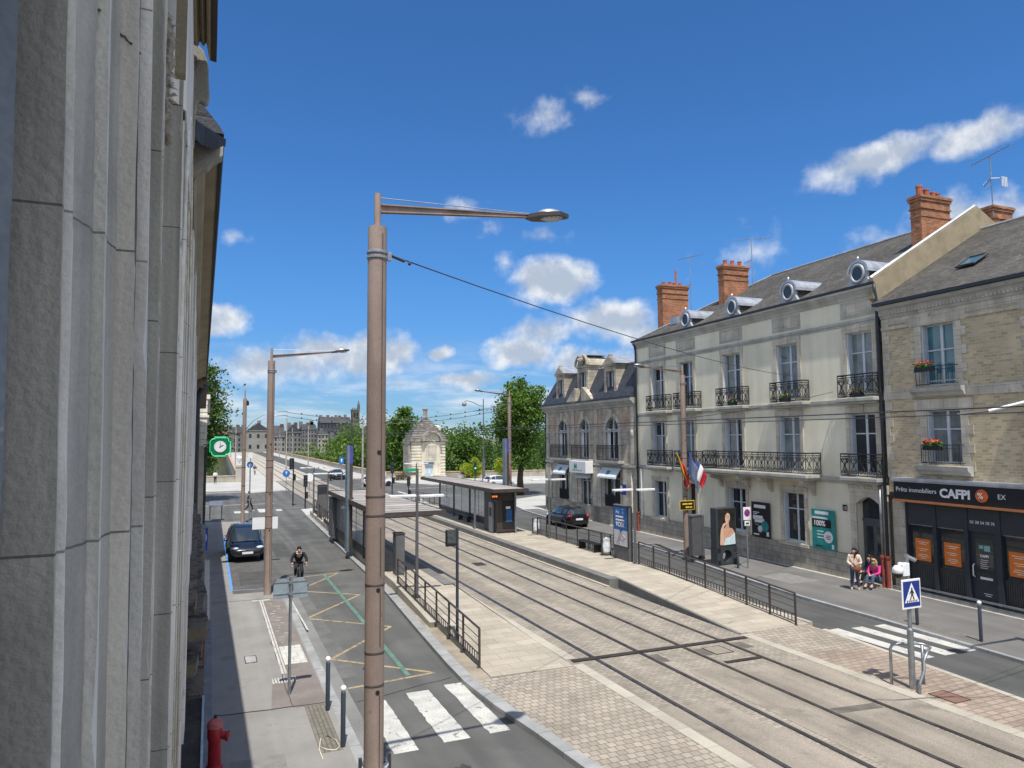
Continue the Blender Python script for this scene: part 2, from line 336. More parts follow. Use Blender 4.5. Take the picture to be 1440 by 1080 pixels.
# ---------------------------------------------------------------- ground
def strip(left, right, z0, z1):
    """band between two polylines of (x, y) with the same number of points"""
    return MB().prism(list(left) + list(right)[::-1], z0, z1)
def sheet(poly, z): return MB().prism(poly, z - .06, z)
def fac(Y): return 25.61 + (Y - 21.4) * .0332                      # the line of the right-hand house fronts
struct(MB().prism([(-6000, -3000), (6000, -3000), (6000, 114), (-6000, 114)], -8.5, -.30), 'ground', M_soil)
struct(MB().prism([(-3000, 113.9), (3000, 113.9), (3000, 372), (-3000, 372)], -8.6, -7.0), 'water', M_water)
struct(MB().prism([(-6000, 371), (6000, 371), (6000, 8000), (-6000, 8000)], -8.5, -.6), 'far_bank', M_soil)
struct(MB().prism([(-60, -40), (90, -40), (90, 113.5), (-60, 113.5)], -.29, -.10), 'road', M_asph)
# right side road, a shade greyer
RK = [(20.2, 5), (20.84, 13), (21.2, 18), (21.35, 21.5), (22.1, 27), (22.9, 31.5), (23.3, 36), (23.7, 42), (24.4, 50), (25.2, 57)]     # right kerb
RL = [(16.9, 5), (17.84, 13), (18.25, 18), (18.45, 22), (18.7, 27), (18.85, 31.5), (18.9, 36), (18.95, 42), (18.95, 50), (18.9, 57)]
struct(strip(RL, RK, -.12, -.094), 'side_road', M_asphR)
# left pavement
LK = [(2.75, -8), (2.95, 12), (2.97, 17), (3.0, 24), (3.06, 31.2)]
struct(MB().prism([(-.6, -8)] + [(x - .22, y) for x, y in LK] + [(1.0, 31.2), (1.0, 50.6), (2.9, 51.5), (2.95, 57.2), (2.2, 58.4), (-.6, 59.2)], -.2, 0.), 'pavement', M_pave)
struct(strip([(x - .22, y) for x, y in LK], LK, -.2, .002), 'kerb', M_kerb)
struct(strip(LK, [(x + .36, y) for x, y in LK], -.2, -.09), 'gutter', M_gutter)
struct(MB().prism([(1.0, 31.2), (2.84, 31.2), (2.9, 51.5), (1.0, 50.6)], -.2, -.012), 'parking_bay', M_bay)
struct(MB().prism([(1.98, 17.6), (2.72, 17.6), (2.76, 29.6), (1.98, 29.6)], -.05, .004), 'reddish_pavement_strip', M_red)
struct(MB().prism([(1.45, 17.7), (2.72, 17.66), (2.72, 19.4), (1.6, 19.5)], -.05, .003), 'reddish_pavement_patch', M_red)
struct(MB().prism([(2.16, 14.9), (2.6, 14.9), (2.62, 17.6), (2.17, 17.6)], -.05, .004), 'tactile_paving',
       mat('tactile_stone', (.24, .225, .18), .9, var=.1, brick=dict(w=.09, h=.06, msize=.016, var=.2, mortar=(.12, .11, .09), offset=0)))
struct(MB().box(-.6, .19, 8, 27.2, -.05, .018), 'wall_gutter', mat('blue_grey_cement', (.2, .21, .23), .9, var=.15))
struct(MB().box(-.6, .16, 27.2, 40.5, -.05, .016), 'door_step', mat('cream_stone_step', (.55, .52, .43), .9, var=.12, brick=dict(w=.3, h=50., msize=.01, var=.05)))
# markings painted on the pavement and the road
def mark(name, polys, m, z, t=.004):
    b = MB()
    for p in polys: b.prism(p, z - t, z)
    return struct(b, name, m)
def rect(x0, x1, y0, y1): return [(x0, y0), (x1, y0), (x1, y1), (x0, y1)]
mark('pavement_marking', [rect(1.90, 1.955, 20.2, 29.55), rect(1.985, 2.03, 20.2, 29.55), rect(1.64, 2.29, 29.5, 29.68)], M_white, .008)
mark('white_paving_square', [rect(2.05, 2.66, 20.98, 22.82)], mat('off_white_slab', (.56, .55, .50), .85, var=.1, brick=dict(w=.31, h=.46, msize=.01, var=.06)), .010)
mark('ribbed_paving', [rect(1.62 + i * .07, 1.655 + i * .07, 19.47, 19.9) for i in range(9)], M_white, .012)
mark('worn_bicycle_marking', [[(2.25 + random.uniform(-.18, .25), y)] * 0 or (lambda x, yy, w, h: rect(x, x + w, yy, yy + h))(2.1 + random.uniform(0, .38), 23.2 + i * .36 + random.uniform(-.08, .08), random.uniform(.05, .2), random.uniform(.02, .05)) for i, y in enumerate(range(17))], M_white, .0085)
mark('parking_line', [rect(.93, 1.03, 32.0, 50.2)], M_blue, .006)
mark('parking_line_end', [[(1.03, 32.02), (2.8, 31.72), (2.8, 31.8), (1.03, 32.12)]], mat('faded_blue_paint', (.2, .26, .38), .8, var=.15), -.006)
mark('white_kerb_marking', [[(3.06, 24.5), (3.12, 24.5), (3.06, 30.), (3.0, 30.)]], M_white, -.004)
def zig(pts, w=.11):
    out = []
    for a, b in zip(pts, pts[1:]):
        d = Vector((b[0] - a[0], b[1] - a[1])); d.normalize(); n = Vector((-d.y, d.x)) * w / 2
        out.append([(a[0] + n.x, a[1] + n.y), (b[0] + n.x, b[1] + n.y), (b[0] - n.x, b[1] - n.y), (a[0] - n.x, a[1] - n.y)])
    return out
ZG = [(5.74, 34.6), (3.5, 31.3), (5.74, 29.45), (3.29, 26.4), (5.75, 24.1), (3.34, 21.3), (5.72, 18.96), (3.33, 18.67)]
for i, p in enumerate(zig(ZG)): mark('yellow_zigzag_line', [p], M_yellow, -.095 + .0004 * i)
mark('yellow_zigzag_line', zig([(4.0, 34.25), (5.7, 34.6)]), M_yellow, -.0915)
mark('green_line', [[(4.95, 19.0), (5.08, 19.0), (5.12, 34.4), (4.97, 34.4)]], M_green, -.090)
def ragged(x0, x1, y0, y1, amp=.018, n=22, s=0):
    r = random.Random(s); ys = [y0 + (y1 - y0) * i / n for i in range(n + 1)]
    return [(x0 + r.uniform(-amp, amp) * (i not in (0, n)) - 0, y) for i, y in enumerate(ys)] + [(x1 + r.uniform(-amp, amp) * .6 * (i not in (0, n)), y) for i, y in reversed(list(enumerate(ys)))]
for k, (x0, x1, y0, y1) in enumerate(((3.54, 4.05, 14.5, 17.5), (4.62, 5.2, 14.62, 17.75), (5.66, 6.12, 14.66, 17.93))):
    mark('zebra_stripe', [ragged(x0, x1, y0, y1, s=k)], M_white, -.092)
for k, (x0, x1, y0, y1) in enumerate(((18.62, 19.08, 14.4, 17.75), (19.5, 19.98, 14.38, 17.6), (20.4, 20.88, 14.35, 17.5))):
    mark('zebra_stripe', [[(x0, y0), (x1, y0), (x1 - .03, y1), (x0 - .03, y1)]], M_white, -.086)
mark('crossing_block', [rect(2.1, 3.3, 66.0, 67.7), rect(4.1, 5.2, 65.8, 69.0), rect(5.6, 6.1, 66.5, 68.)], M_white, -.093)
mark('give_way_line', [rect(-1., 6., 74.3, 74.55), rect(-4., 8., 91.8, 92.3)], M_white, -.093)
mark('crossing_block', [rect(12.2 + i * .9, 12.7 + i * .9, 70.2, 72.8) for i in range(6)], M_white, -.04)
mark('lane_marking', [rect(17.6, 26., 75.4, 75.7), rect(20.6, 21., 80, 84), rect(23., 30., 88.2, 88.5)], M_white, -.093)
def crackline(name, pts, w, m, z, s=0):
    r = random.Random(s); q = []
    for a, c in zip(pts, pts[1:]):
        k = max(2, int(math.dist(a, c) / .35))
        for i in range(k): u = i / k; q.append((a[0] + (c[0] - a[0]) * u + r.gauss(0, .02), a[1] + (c[1] - a[1]) * u + r.gauss(0, .02)))
    q.append(pts[-1]); b = MB()
    for i, p in enumerate(zig(q, w)): b.prism(p, z - .003 + .0002 * (i % 3), z + .0002 * (i % 3))
    return struct(b, name, m)
M_tar = mat('tar_joint', (.07, .068, .062), .9, var=.2)
crackline('pavement_joint', [(.2, 17.8), (2.64, 17.66)], .03, M_tar, .013, 1); crackline('pavement_joint', [(1.9, 17.66), (1.95, 29.7)], .02, M_tar, .0065, 2); crackline('pavement_joint', [(.2, 29.9), (2.7, 29.75)], .025, M_tar, .006, 3)
crackline('pavement_joint', [(.2, 36.5), (1., 36.2)], .02, M_tar, .006, 4); crackline('pavement_joint', [(.15, 42.), (1., 43.5)], .02, M_tar, .006, 5); crackline('road_crack', [(3.4, 17.7), (4.2, 17.85), (6.0, 18.4)], .02, M_tar, -.0885, 6)
crackline('road_crack', [(4.5, 36), (4.7, 44), (4.4, 55)], .03, M_tar, -.094, 7); crackline('road_crack', [(18.6, 20), (19.8, 26), (20.1, 34), (20.4, 44)], .025, M_tar, -.088, 8); crackline('road_crack', [(17.8, 12.5), (20.8, 13.0)], .02, M_tar, -.088, 9)
M_rep = mat('asphalt_repair', (.075, .075, .072), .95, var=.15, vscale=2., fine=.25, fscale=90); M_repl = mat('pale_asphalt_repair', (.135, .135, .13), .95, var=.15, vscale=2., fine=.25, fscale=90)
mark('road_repair_patch', [rect(3.45, 4.3, 40.5, 46.), rect(5.2, 6.4, 49., 52.5)], M_rep, -.0965); mark('road_repair_patch', [rect(3.35, 3.8, 19.5, 30.5)], M_repl, -.0975); mark('road_repair_patch', [rect(18.9, 19.9, 23., 27.)], M_repl, -.0905); mark('bay_repair_patch', [rect(1.35, 2.6, 33., 36.2)], M_rep, -.008)
mark('pavement_repair_patch', [rect(.5, 1.5, 12.8, 15.2), rect(22.6, 24.2, 23.4, 25.4)], mat('pavement_repair', (.21, .205, .195), .95, var=.12, fine=.2, fscale=80), .0045)
for sx, (x, y) in enumerate(((3.9, 12.9), (4.6, 13.3), (4.2, 20.1), (2.0, 43.), (19.6, 15.2))):
    r = random.Random(sx); mark('oil_stain', [[(x + (.16 + r.uniform(-.05, .07)) * math.cos(a), y + (.24 + r.uniform(-.08, .1)) * math.sin(a)) for a in [2 * PI * i / 14 for i in range(14)]]], mat('oil_stain', (.055, .055, .052), .7, var=.2), -.0955 if x < 15 else -.089)
# left tram platform
PK = [(6.9, 9), (6.62, 12.2), (6.46, 14), (6.24, 15.8), (6.12, 17.6), (6.16, 19.2), (6.35, 23.), (6.72, 29.4), (7.0, 42.), (7.36, 60.5)]
def off(pl, d): return [(x + d, y) for x, y in pl]
struct(strip(PK, off(PK, .30), -.25, lambda x, y: .02), 'kerb', M_kerb)
PKp = PK[4:]
struct(strip(off(PKp, .30), off(PKp, .72), -.25, .012), 'platform_margin', mat('buff_mortar_strip', (.30, .26, .20), .9, var=.2, vscale=1.2, stain=((.12, .12, .06), .6, .72, 2.)))
def pz(y): return .30 * min(1., max(0., (y - 18.2) / 9.5))
PZ = [(6.86, 17.7), (6.9, 19.2), (7.0, 23.), (7.2, 28.), (7.3, 29.4), (7.5, 42.), (7.9, 60.5)]
struct(strip(PZ, [(9.22, 17.62)] + [(9.22, y) for _, y in PZ[1:]], -.25, lambda x, y: pz(y) + .016 if False else .016 + pz(y)), 'platform', M_slab)
struct(strip(off(PZ[2:], -.22), PZ[2:], -.25, lambda x, y: .02 + pz(y) * 1.05), 'platform_kerb', M_band)
struct(strip([(8.85, y) for y in (28, 60.5)], [(9.3, y) for y in (28, 60.5)], -.25, .321), 'platform_edge', M_granite)
struct(strip(off(PK[:5], .30), [(9.22, y) for _, y in PK[:5]], -.25, .015), 'median_paving', M_sett)
# tram tracks
struct(MB().prism([(9.2, 17.9), (15.42, 17.9), (15.42, 113), (9.2, 113)], -.25, .004), 'track_bed', M_track)
struct(MB().prism([(9.2, 4), (15.42, 4), (15.42, 17.9), (9.2, 17.9)], -.25, .004), 'track_bed_near', M_track)
mark('concrete_patch', [[(9.3, 14.1), (11.2, 14.0), (11.2, 6), (9.3, 6)], [(11.8, 15.9), (12.95, 15.9), (12.95, 6), (11.8, 6)], [(13.02, 15.6), (14.3, 15.6), (14.3, 5.), (13.02, 5.)], [(14.5, 15.5), (15.38, 15.5), (15.38, 4), (14.5, 4)]], M_trackc, .009)
mark('concrete_patch', [rect(10.18, 11.42, 5, 12.2)], M_trackc, .0092)
mark('pale_strip', [rect(9.3, 9.62, 18.2, 60.), rect(9.24, 9.56, 6., 17.7)], M_band, .010)
for X in (10.08, 11.52, 12.98, 14.42):
    def bend(y, X=X): return X + (max(0, y - 95) * .0155)
    ys = [2, 20, 60, 95, 110, 345]
    struct(strip([(bend(y) - .055, y) for y in ys], [(bend(y) - .032, y) for y in ys], 0., .016), 'tram_rail_edge', M_slot)
    struct(strip([(bend(y) - .032, y) for y in ys], [(bend(y) + .028, y) for y in ys], 0., .028), 'tram_rail', M_rail)
    struct(strip([(bend(y) + .028, y) for y in ys], [(bend(y) + .08, y) for y in ys], 0., .014), 'tram_rail_groove', M_slot)
    struct(strip([(bend(y) + .08, y) for y in ys], [(bend(y) + .15, y) for y in ys], 0., .011), 'tram_rail_seal', M_trackc)
mark('track_drain', [[(9.38, 17.86), (9.38, 18.08), (15.36, 17.96), (15.36, 17.76)]], M_slot, .034)
mark('track_drain', [[(13.16, 16.08), (13.16, 16.24), (14.34, 16.2), (14.34, 16.04)]], M_slot, .0295)
mark('dark_patch', [[(13.1, 12.25), (13.1, 12.55), (14.3, 12.4), (14.3, 12.1)], rect(13.1, 13.4, 16.9, 17.5), rect(14.55, 14.9, 17., 17.6), rect(11.62, 11.9, 16.9, 17.6)], mat('bitumen_patch', (.13, .115, .10), .9), .012)
# right tram platform
struct(MB().prism([(15.42, 3), (15.8, 3), (15.74, 18.2), (15.42, 18.2)], -.25, .012), 'kerb_band', M_band)
NR = [(16.85, 4), (17.55, 11.), (17.84, 13.7), (18.2, 17.6)]
struct(MB().prism([(15.8, 4)] + NR + [(15.74, 17.6)], -.25, .010), 'median_paving', M_settR)
struct(MB().prism([(15.74, 15.9), (17.98, 15.6), (18.2, 17.6), (18.24, 18.3), (15.74, 18.3)], -.25, .013), 'median_paving_pale', M_sett)
struct(strip(off(NR, -.02), off(NR, .16), -.25, .016), 'kerb', M_band)
def rz_(y): return .30 * min(1., max(0., (y - 18.2) / 8.4))
struct(strip([(15.46, 18.3), (15.98, 26.6)], [(18.35, 18.3), (18.66, 26.6)], -.25, lambda x, y: .014 + rz_(y)), 'platform_ramp', M_slab)
struct(strip([(15.40, 18.28), (15.86, 26.6)], [(15.52, 18.28), (15.98, 26.6)], -.25, lambda x, y: .02 + rz_(y)), 'ramp_edge', M_granite)
struct(MB().prism([(15.82, 26.6), (18.66, 26.6), (18.86, 62), (15.82, 62)], -.25, .315), 'platform', M_slab)
struct(MB().prism([(15.40, 26.1), (15.84, 26.1), (15.84, 62), (15.40, 62)], -.25, .318), 'platform_edge', M_granite)
struct(MB().prism([(15.26, 26.05), (15.40, 26.05), (15.40, 62), (15.26, 62)], -.25, .05), 'platform_foot', M_band)
struct(MB().prism([(18.35, 18.3), (18.52, 18.3), (18.66, 24), (19.0, 62), (18.84, 62), (18.5, 24)], -.25, .06), 'kerb', M_band)
# right pavement
ys = [y for _, y in RK]
struct(strip(RK, [(fac(y) + .6, y) for y in ys], -.2, .0), 'pavement', M_paveR)
struct(strip(off(RK, -.16), RK, -.2, .004), 'kerb', M_kerb)
struct(strip([(fac(y) - .24, y) for y in ys], [(fac(y) + .5, y) for y in ys], -.2, .012), 'house_foot', mat('pale_cement', (.5, .47, .4), .9, var=.15))
struct(MB().prism([(21.3, 14.6), (21.75, 14.5), (21.95, 18.3), (21.42, 18.3)], -.05, .005), 'tactile_paving', mat('tactile_stone_b', (.3, .28, .24), .9, var=.1, brick=dict(w=.1, h=.1, msize=.03, var=.2, mortar=(.12, .11, .1), offset=0)))
# pale forecourt beyond the corner house, pavements round the junction
struct(MB().prism([(25.2, 57), (25.6, 55.6), (27.2, 55.4), (60, 52), (60, 66), (33, 70), (28.0, 66.5), (26., 61)], -.2, -.02), 'pavement', M_conc)
struct(MB().prism([(27.6, 93), (36, 90), (60, 84), (60, 113), (24.6, 113), (24.6, 100)], -.2, .0), 'pavement', M_conc)
struct(MB().prism([(-40, 95), (4.5, 93.5), (4.6, 113), (-40, 113)], -.2, .0), 'pavement', M_conc)
struct(MB().prism([(4.0, 89), (9., 92), (9.2, 113), (4.0, 113)], -.2, -.02), 'pavement', M_conc)
struct(MB().prism([(16.2, 62), (19., 62), (20.2, 72), (16.6, 73)], -.2, .01), 'traffic_island', M_conc)
struct(MB().prism([(7.4, 60.5), (9.2, 60.5), (9.2, 64.5), (8.6, 66.5), (7.6, 66)], -.2, .01), 'traffic_island', M_conc)
# bridge deck
def bx(y, x): return x + (y - 112) * .0135
def deck(name, xa, xb, z0, z1, m, y0=112.6, y1=372.):
    return struct(MB().prism([(bx(y0, xa), y0), (bx(y0, xb), y0), (bx(y1, xb), y1), (bx(y1, xa), y1)], z0, z1), name, m)
deck('bridge_deck', 3.9, 24.9, -1.4, -.12, M_bstone)
deck('bridge_cycle_path', 4.3, 8.5, -.12, -.0, M_conc)
deck('bridge_kerb', 8.5, 8.85, -.12, .10, M_band)
deck('bridge_track_bed', 8.85, 15.9, -.12, .006, M_band)
deck('bridge_road', 15.9, 20.6, -.12, -.03, M_asphR)
deck('bridge_pavement', 20.6, 24.5, -.12, .05, M_conc)
# ---------------------------------------------------------------- left: the stone house the view is taken from, and its neighbours
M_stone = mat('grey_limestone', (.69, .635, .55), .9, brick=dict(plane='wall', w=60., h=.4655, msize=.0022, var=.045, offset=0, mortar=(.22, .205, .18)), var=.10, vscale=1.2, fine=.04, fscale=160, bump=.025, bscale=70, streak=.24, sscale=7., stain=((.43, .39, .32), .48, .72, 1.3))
M_stoned = mat('dark_shaded_limestone', (.46, .43, .375), .92, brick=dict(plane='wall', w=60., h=.4655, msize=.0022, var=.045, offset=0, mortar=(.15, .145, .125)), var=.10, vscale=1.1, fine=.05, fscale=160, bump=.03, bscale=70, streak=.30, sscale=6., stain=((.25, .24, .215), .48, .74, 1.0))  # darker copy of the limestone: shade on reveals and flanks painted in
M_stonew = mat('pale_lit_limestone', (.80, .755, .68), .9, brick=dict(plane='wall', w=60., h=.4655, msize=.0022, var=.045, offset=0, mortar=(.34, .32, .29)), var=.12, vscale=1.6, fine=.04, fscale=160, bump=.025, bscale=70, streak=.20, sscale=8., stain=((.56, .52, .44), .50, .70, 1.6))  # paler copy: light catching arrises and fillets painted in; also plain pale trim
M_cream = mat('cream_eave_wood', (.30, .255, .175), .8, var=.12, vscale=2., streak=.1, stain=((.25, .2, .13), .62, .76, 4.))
M_slate = mat('blue_slate', (.045, .05, .062), .6, var=.12, vscale=2., brick=dict(plane='wall', w=.22, h=.13, msize=.008, var=.22, mortar=(.03, .032, .04)))
M_crackd = mat('dark_groove_stone', (.16, .155, .145), .95, var=.15)
M_moss = mat('mossy_lead', (.035, .032, .028), .95, var=.35, vscale=6., stain=((.12, .11, .09), .62, .7, 14.), bump=.4)
M_crack = mat('crack_joint', (.15, .14, .12), .95)
M_blk = mat('small_pale_blocks', (.22, .21, .205), .9, var=.15, brick=dict(plane='wall', w=.26, h=.12, msize=.014, var=.2, mortar=(.08, .08, .08)))
HL = thing('stone_house', 'grey carved limestone house front with pilasters and moulded eaves close at the left edge', 'building', (0, 0, 0))
def wx(y): return -.068 - .0165 * y                                 # wall face
def ex(y): return EX0 + (y - 4.7) * EX1                                  # eave edge
def lean(b, amt=.010):                                              # pilasters lean a little out of plumb
    b.v = [(x - (z - 6.2) * amt, y, z) for x, y, z in b.v]; return b
def vprism(pl, z0=3.42, z1=8.4, back=-.9, m=M_stone, name='pilaster', am=.010):
    # stacked outline with slightly worn, chipped arrises
    pts = list(pl) + [(back, pl[-1][1]), (back, pl[0][1])]; n = len(pts); K = 110; r = random.Random(int(pl[0][1] * 977)); b = MB(); w = [0.] * n; chip = [0.] * n
    for k in range(K + 1):
        z = z0 + (z1 - z0) * k / K
        for i, (x, y) in enumerate(pts):
            fr = i < len(pl) and k not in (0, K); w[i] = .8 * w[i] + r.gauss(0, .0006); chip[i] = r.uniform(.003, .007) if r.random() < .03 else chip[i] * .45
            b.v.append((x - (abs(w[i]) + chip[i]) * fr, y + chip[i] * .7 * fr, z))
    for k in range(K): b.f += [(k * n + i, k * n + (i + 1) % n, (k + 1) * n + (i + 1) % n, (k + 1) * n + i) for i in range(n)]
    b.f += [tuple(range(n)), tuple(range(K * n, K * n + n))[::-1]]; b.m = [0] * len(b.f); return lean(b, am).build(name, m, HL, auto=35)
def P(px, y):                                                       # plan point seen along image column px at distance y
    a = math.atan((px - 720) / 1000.) + rad(23.0); return (math.tan(a) * y, y)
def zz(py, y): return 6.2 + (618 - py) / 1000. * y * .9985
def Q(px, py, y):                                                   # point on the plane Y = y seen at pixel (px, py): (x, z)
    d = _fw * CF + _R * (px - 720) + _U * (540 - py); t = y / d.y; return (d.x * t, CAM_H + d.z * t)
def Q3(px, py, y): q = Q(px, py, y); return (q[0], y, q[1])
EXA, EXB = Q(317.5, 204, 4.7), Q(292, 532, 22.2); EX0, EX1 = EXA[0] - .012, (EXB[0] - EXA[0]) / 17.5; EZ = EXA[1]
# window reveal and its stepped surround, nearest to the window
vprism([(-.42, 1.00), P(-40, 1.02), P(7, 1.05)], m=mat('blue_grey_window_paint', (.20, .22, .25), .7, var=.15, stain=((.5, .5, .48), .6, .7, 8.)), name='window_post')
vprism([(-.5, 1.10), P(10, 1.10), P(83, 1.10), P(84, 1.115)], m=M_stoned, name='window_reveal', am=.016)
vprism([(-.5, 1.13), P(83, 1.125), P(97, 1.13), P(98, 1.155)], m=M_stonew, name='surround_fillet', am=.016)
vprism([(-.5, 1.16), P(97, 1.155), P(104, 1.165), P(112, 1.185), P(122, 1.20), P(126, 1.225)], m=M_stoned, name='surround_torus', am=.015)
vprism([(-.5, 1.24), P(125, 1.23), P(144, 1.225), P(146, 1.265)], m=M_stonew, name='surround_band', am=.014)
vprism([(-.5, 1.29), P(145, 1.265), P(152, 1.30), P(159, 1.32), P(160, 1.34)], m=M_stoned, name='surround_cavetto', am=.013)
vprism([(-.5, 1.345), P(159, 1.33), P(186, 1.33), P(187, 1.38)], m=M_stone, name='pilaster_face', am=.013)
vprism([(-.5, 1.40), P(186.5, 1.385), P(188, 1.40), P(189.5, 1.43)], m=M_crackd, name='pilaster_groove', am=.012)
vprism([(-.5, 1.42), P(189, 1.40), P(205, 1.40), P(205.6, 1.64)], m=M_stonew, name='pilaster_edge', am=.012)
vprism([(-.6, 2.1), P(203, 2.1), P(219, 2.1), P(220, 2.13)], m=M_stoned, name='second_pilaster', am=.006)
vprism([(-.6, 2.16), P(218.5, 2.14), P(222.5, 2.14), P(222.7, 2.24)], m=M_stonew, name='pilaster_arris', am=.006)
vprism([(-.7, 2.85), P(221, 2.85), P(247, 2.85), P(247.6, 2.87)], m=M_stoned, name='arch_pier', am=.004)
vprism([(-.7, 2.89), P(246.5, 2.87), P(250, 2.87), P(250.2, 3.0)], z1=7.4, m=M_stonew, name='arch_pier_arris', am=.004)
# wall behind with a round-arched recess, then the flush wall
b = MB()
def wq(y0, y1, z0, z1, d=0.0): b.add([(wx(y0) - d, y0, z0), (wx(y1) - d, y1, z0), (wx(y1) - d, y1, z1), (wx(y0) - d, y0, z1)], [(0, 1, 2, 3)])
AY0, AY1, AZ, AR = 3.05, 5.3, 6.75, 1.06
n = 20; prev = None
for i in range(n + 1):
    t = PI * i / n; y = (AY0 + AY1) / 2 - math.cos(t) * (AY1 - AY0) / 2; z = AZ + math.sin(t) * AR
    if prev:
        y0, z0 = prev
        b.add([(wx(y0), y0, z0), (wx(y), y, z), (wx(y), y, 8.3), (wx(y0), y0, 8.3)], [(0, 1, 2, 3)])
        b.add([(wx(y0), y0, z0), (wx(y), y, z), (wx(y) - .035, y, z - .0), (wx(y0) - .035, y0, z0)], [(0, 1, 2, 3)])
    prev = (y, z)
for y in (AY0, AY1): b.add([(wx(y), y, 3.4), (wx(y), y, AZ), (wx(y) - .035, y, AZ), (wx(y) - .035, y, 3.4)], [(0, 1, 2, 3)])
wq(2.9, AY0, 3.4, 8.3); wq(AY1, 22.3, 3.4, 8.1); wq(AY0 - .1, AY1 + .1, 3.4, 8.0, .035)
b.prism([(wx(22.3), 22.3), (-6, 22.3), (-6, 22.1), (wx(22.1), 22.1)], 3.4, 8.1)
b.build('wall', mat('limestone_blocks', (.36, .325, .26), .9, var=.14, vscale=1.6, bump=.15, bscale=70, streak=.16, brick=dict(plane='wall', w=1.1, h=.62, msize=.006, var=.08, mortar=(.17, .16, .14)), stain=((.25, .23, .19), .58, .75, 2.4)), HL)
for rr, dd, w in ((1.05, .022, .009), (.97, .008, .008), (.90, -.004, .008), (.83, -.012, .007)):
    b = MB(); pts = []
    for i in range(25):
        t = PI * i / 24; y = (AY0 + AY1) / 2 - math.cos(t) * (AY1 - AY0) / 2 * rr; z = AZ + math.sin(t) * AR * rr; pts.append((wx(y) + dd - .015, y, z))
    pts = [(pts[0][0], pts[0][1], 3.42)] + pts + [(pts[-1][0], pts[-1][1], 3.42)]
    b.tube(pts, w, 6); b.build('arch_moulding', M_stonew, HL, smooth=True)
for y, d in ((6.0, .02), (7.6, .035), (9.8, .035), (12.4, .045), (15.5, .045), (19., .05), (21.9, .055)):
    b = MB(); b.box(wx(y) - .1, wx(y) + d, y - .2, y + .2, 3.4, 8.); b.build('flat_pilaster', M_stonew if int(y * 10) % 3 else M_stone, HL)
# joints and cracks cut across the surround
def crack(pts, r):
    b = MB(); r *= .62; q = [Vector(Q3(px, py, y - .0012)) for px, py, y in pts]; rr = random.Random(int(pts[0][1] + 9)); fine_ = []
    for a, c in zip(q, q[1:]):
        for i in range(4): fine_.append(a.lerp(c, i / 4) + Vector((0, 0, rr.uniform(-.0022, .0022))))
    b.tube(fine_ + [q[-1]], [r * rr.uniform(.6, 1.2) for _ in range(len(fine_) + 1)], 4); return b.build('joint', M_crack, HL)
crack([(99, -2, 1.155), (112, 4, 1.183), (124, 8, 1.20), (127, 9, 1.225), (140, 14, 1.225), (147, 26, 1.268), (158, 40, 1.305), (161, 44, 1.33), (176, 52, 1.33), (186, 62, 1.33)], .0034)
crack([(189, 66, 1.40), (197, 76, 1.40)], .0036)
# the house itself behind and above the window
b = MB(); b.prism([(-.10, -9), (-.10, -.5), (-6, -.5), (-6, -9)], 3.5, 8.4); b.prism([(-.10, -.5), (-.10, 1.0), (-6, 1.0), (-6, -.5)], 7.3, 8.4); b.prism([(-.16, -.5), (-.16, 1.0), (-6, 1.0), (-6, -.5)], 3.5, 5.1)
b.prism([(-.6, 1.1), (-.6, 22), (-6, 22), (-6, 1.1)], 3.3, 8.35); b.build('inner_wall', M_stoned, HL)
# dark ledge over the ground floor, ground-floor wall, cable
b = MB(); b.prism([(-.02, -3), (0.0, 8.6), (-.9, 8.6), (-.9, -3)], 3.30, lambda x, y: 3.42 - .0 * x); b.build('ledge', M_moss, HL)
b = MB(); b.prism([(-.02, -3), (-.005, -3), (.012, 8.62), (-.01, 8.62)], 3.2, 3.44); b.build('ledge_flashing', M_zinc, HL)
b = MB(); b.prism([(-.06, -3), (-.04, 8.6), (-.05, 27), (-.7, 27), (-.7, -3)], -.1, 3.3)
b.build('ground_floor_wall', M_blk, HL)
b = MB(); b.prism([(-.04, 8.6), (-.04, 27), (.05, 27), (.05, 8.6)], 0., .9); b.build('plinth', M_blk, HL)
for z, d in ((3.3, .24), (3.62, .16), (4.0, .26), (4.3, .14)):
    b = MB(); r = random.Random(int(z * 10)); n = 26; ys_ = [8.7 + (22 - 8.7) * i / n for i in range(n + 1)]
    b.prism([(wx(8.7) - .1, 8.7)] + [(wx(y) + d * r.uniform(.75, 1.), y) for y in ys_] + [(wx(22) - .1, 22)], z, z + .13); b.build('string_course', mat('weathered_brown_cornice', (.20, .165, .125), .9, var=.3, vscale=5., stain=((.05, .042, .035), .45, .6, 5.)), HL)
b = MB(); b.tube([P(206, 3.0) + (3.47,), P(228, 3.4) + (3.47,), P(240, 3.9) + (3.47,), P(247, 4.6) + (3.6,), P(254, 5.6) + (3.47,), P(260, 7.2) + (3.7,), P(261, 7.6) + (4.2,)], .009, 6); b.build('cable', mat('grey_cable', (.4, .4, .4), .5), HL, smooth=True)
b = MB(); b.tube([(-.045, 12.4, 0.3), (-.045, 12.4, 3.0), (-.03, 12.4, 3.25)], [.05, .05, .09], 10); b.build('rain_pipe', mat('dark_red_pipe', (.12, .02, .02), .5), HL, smooth=True)
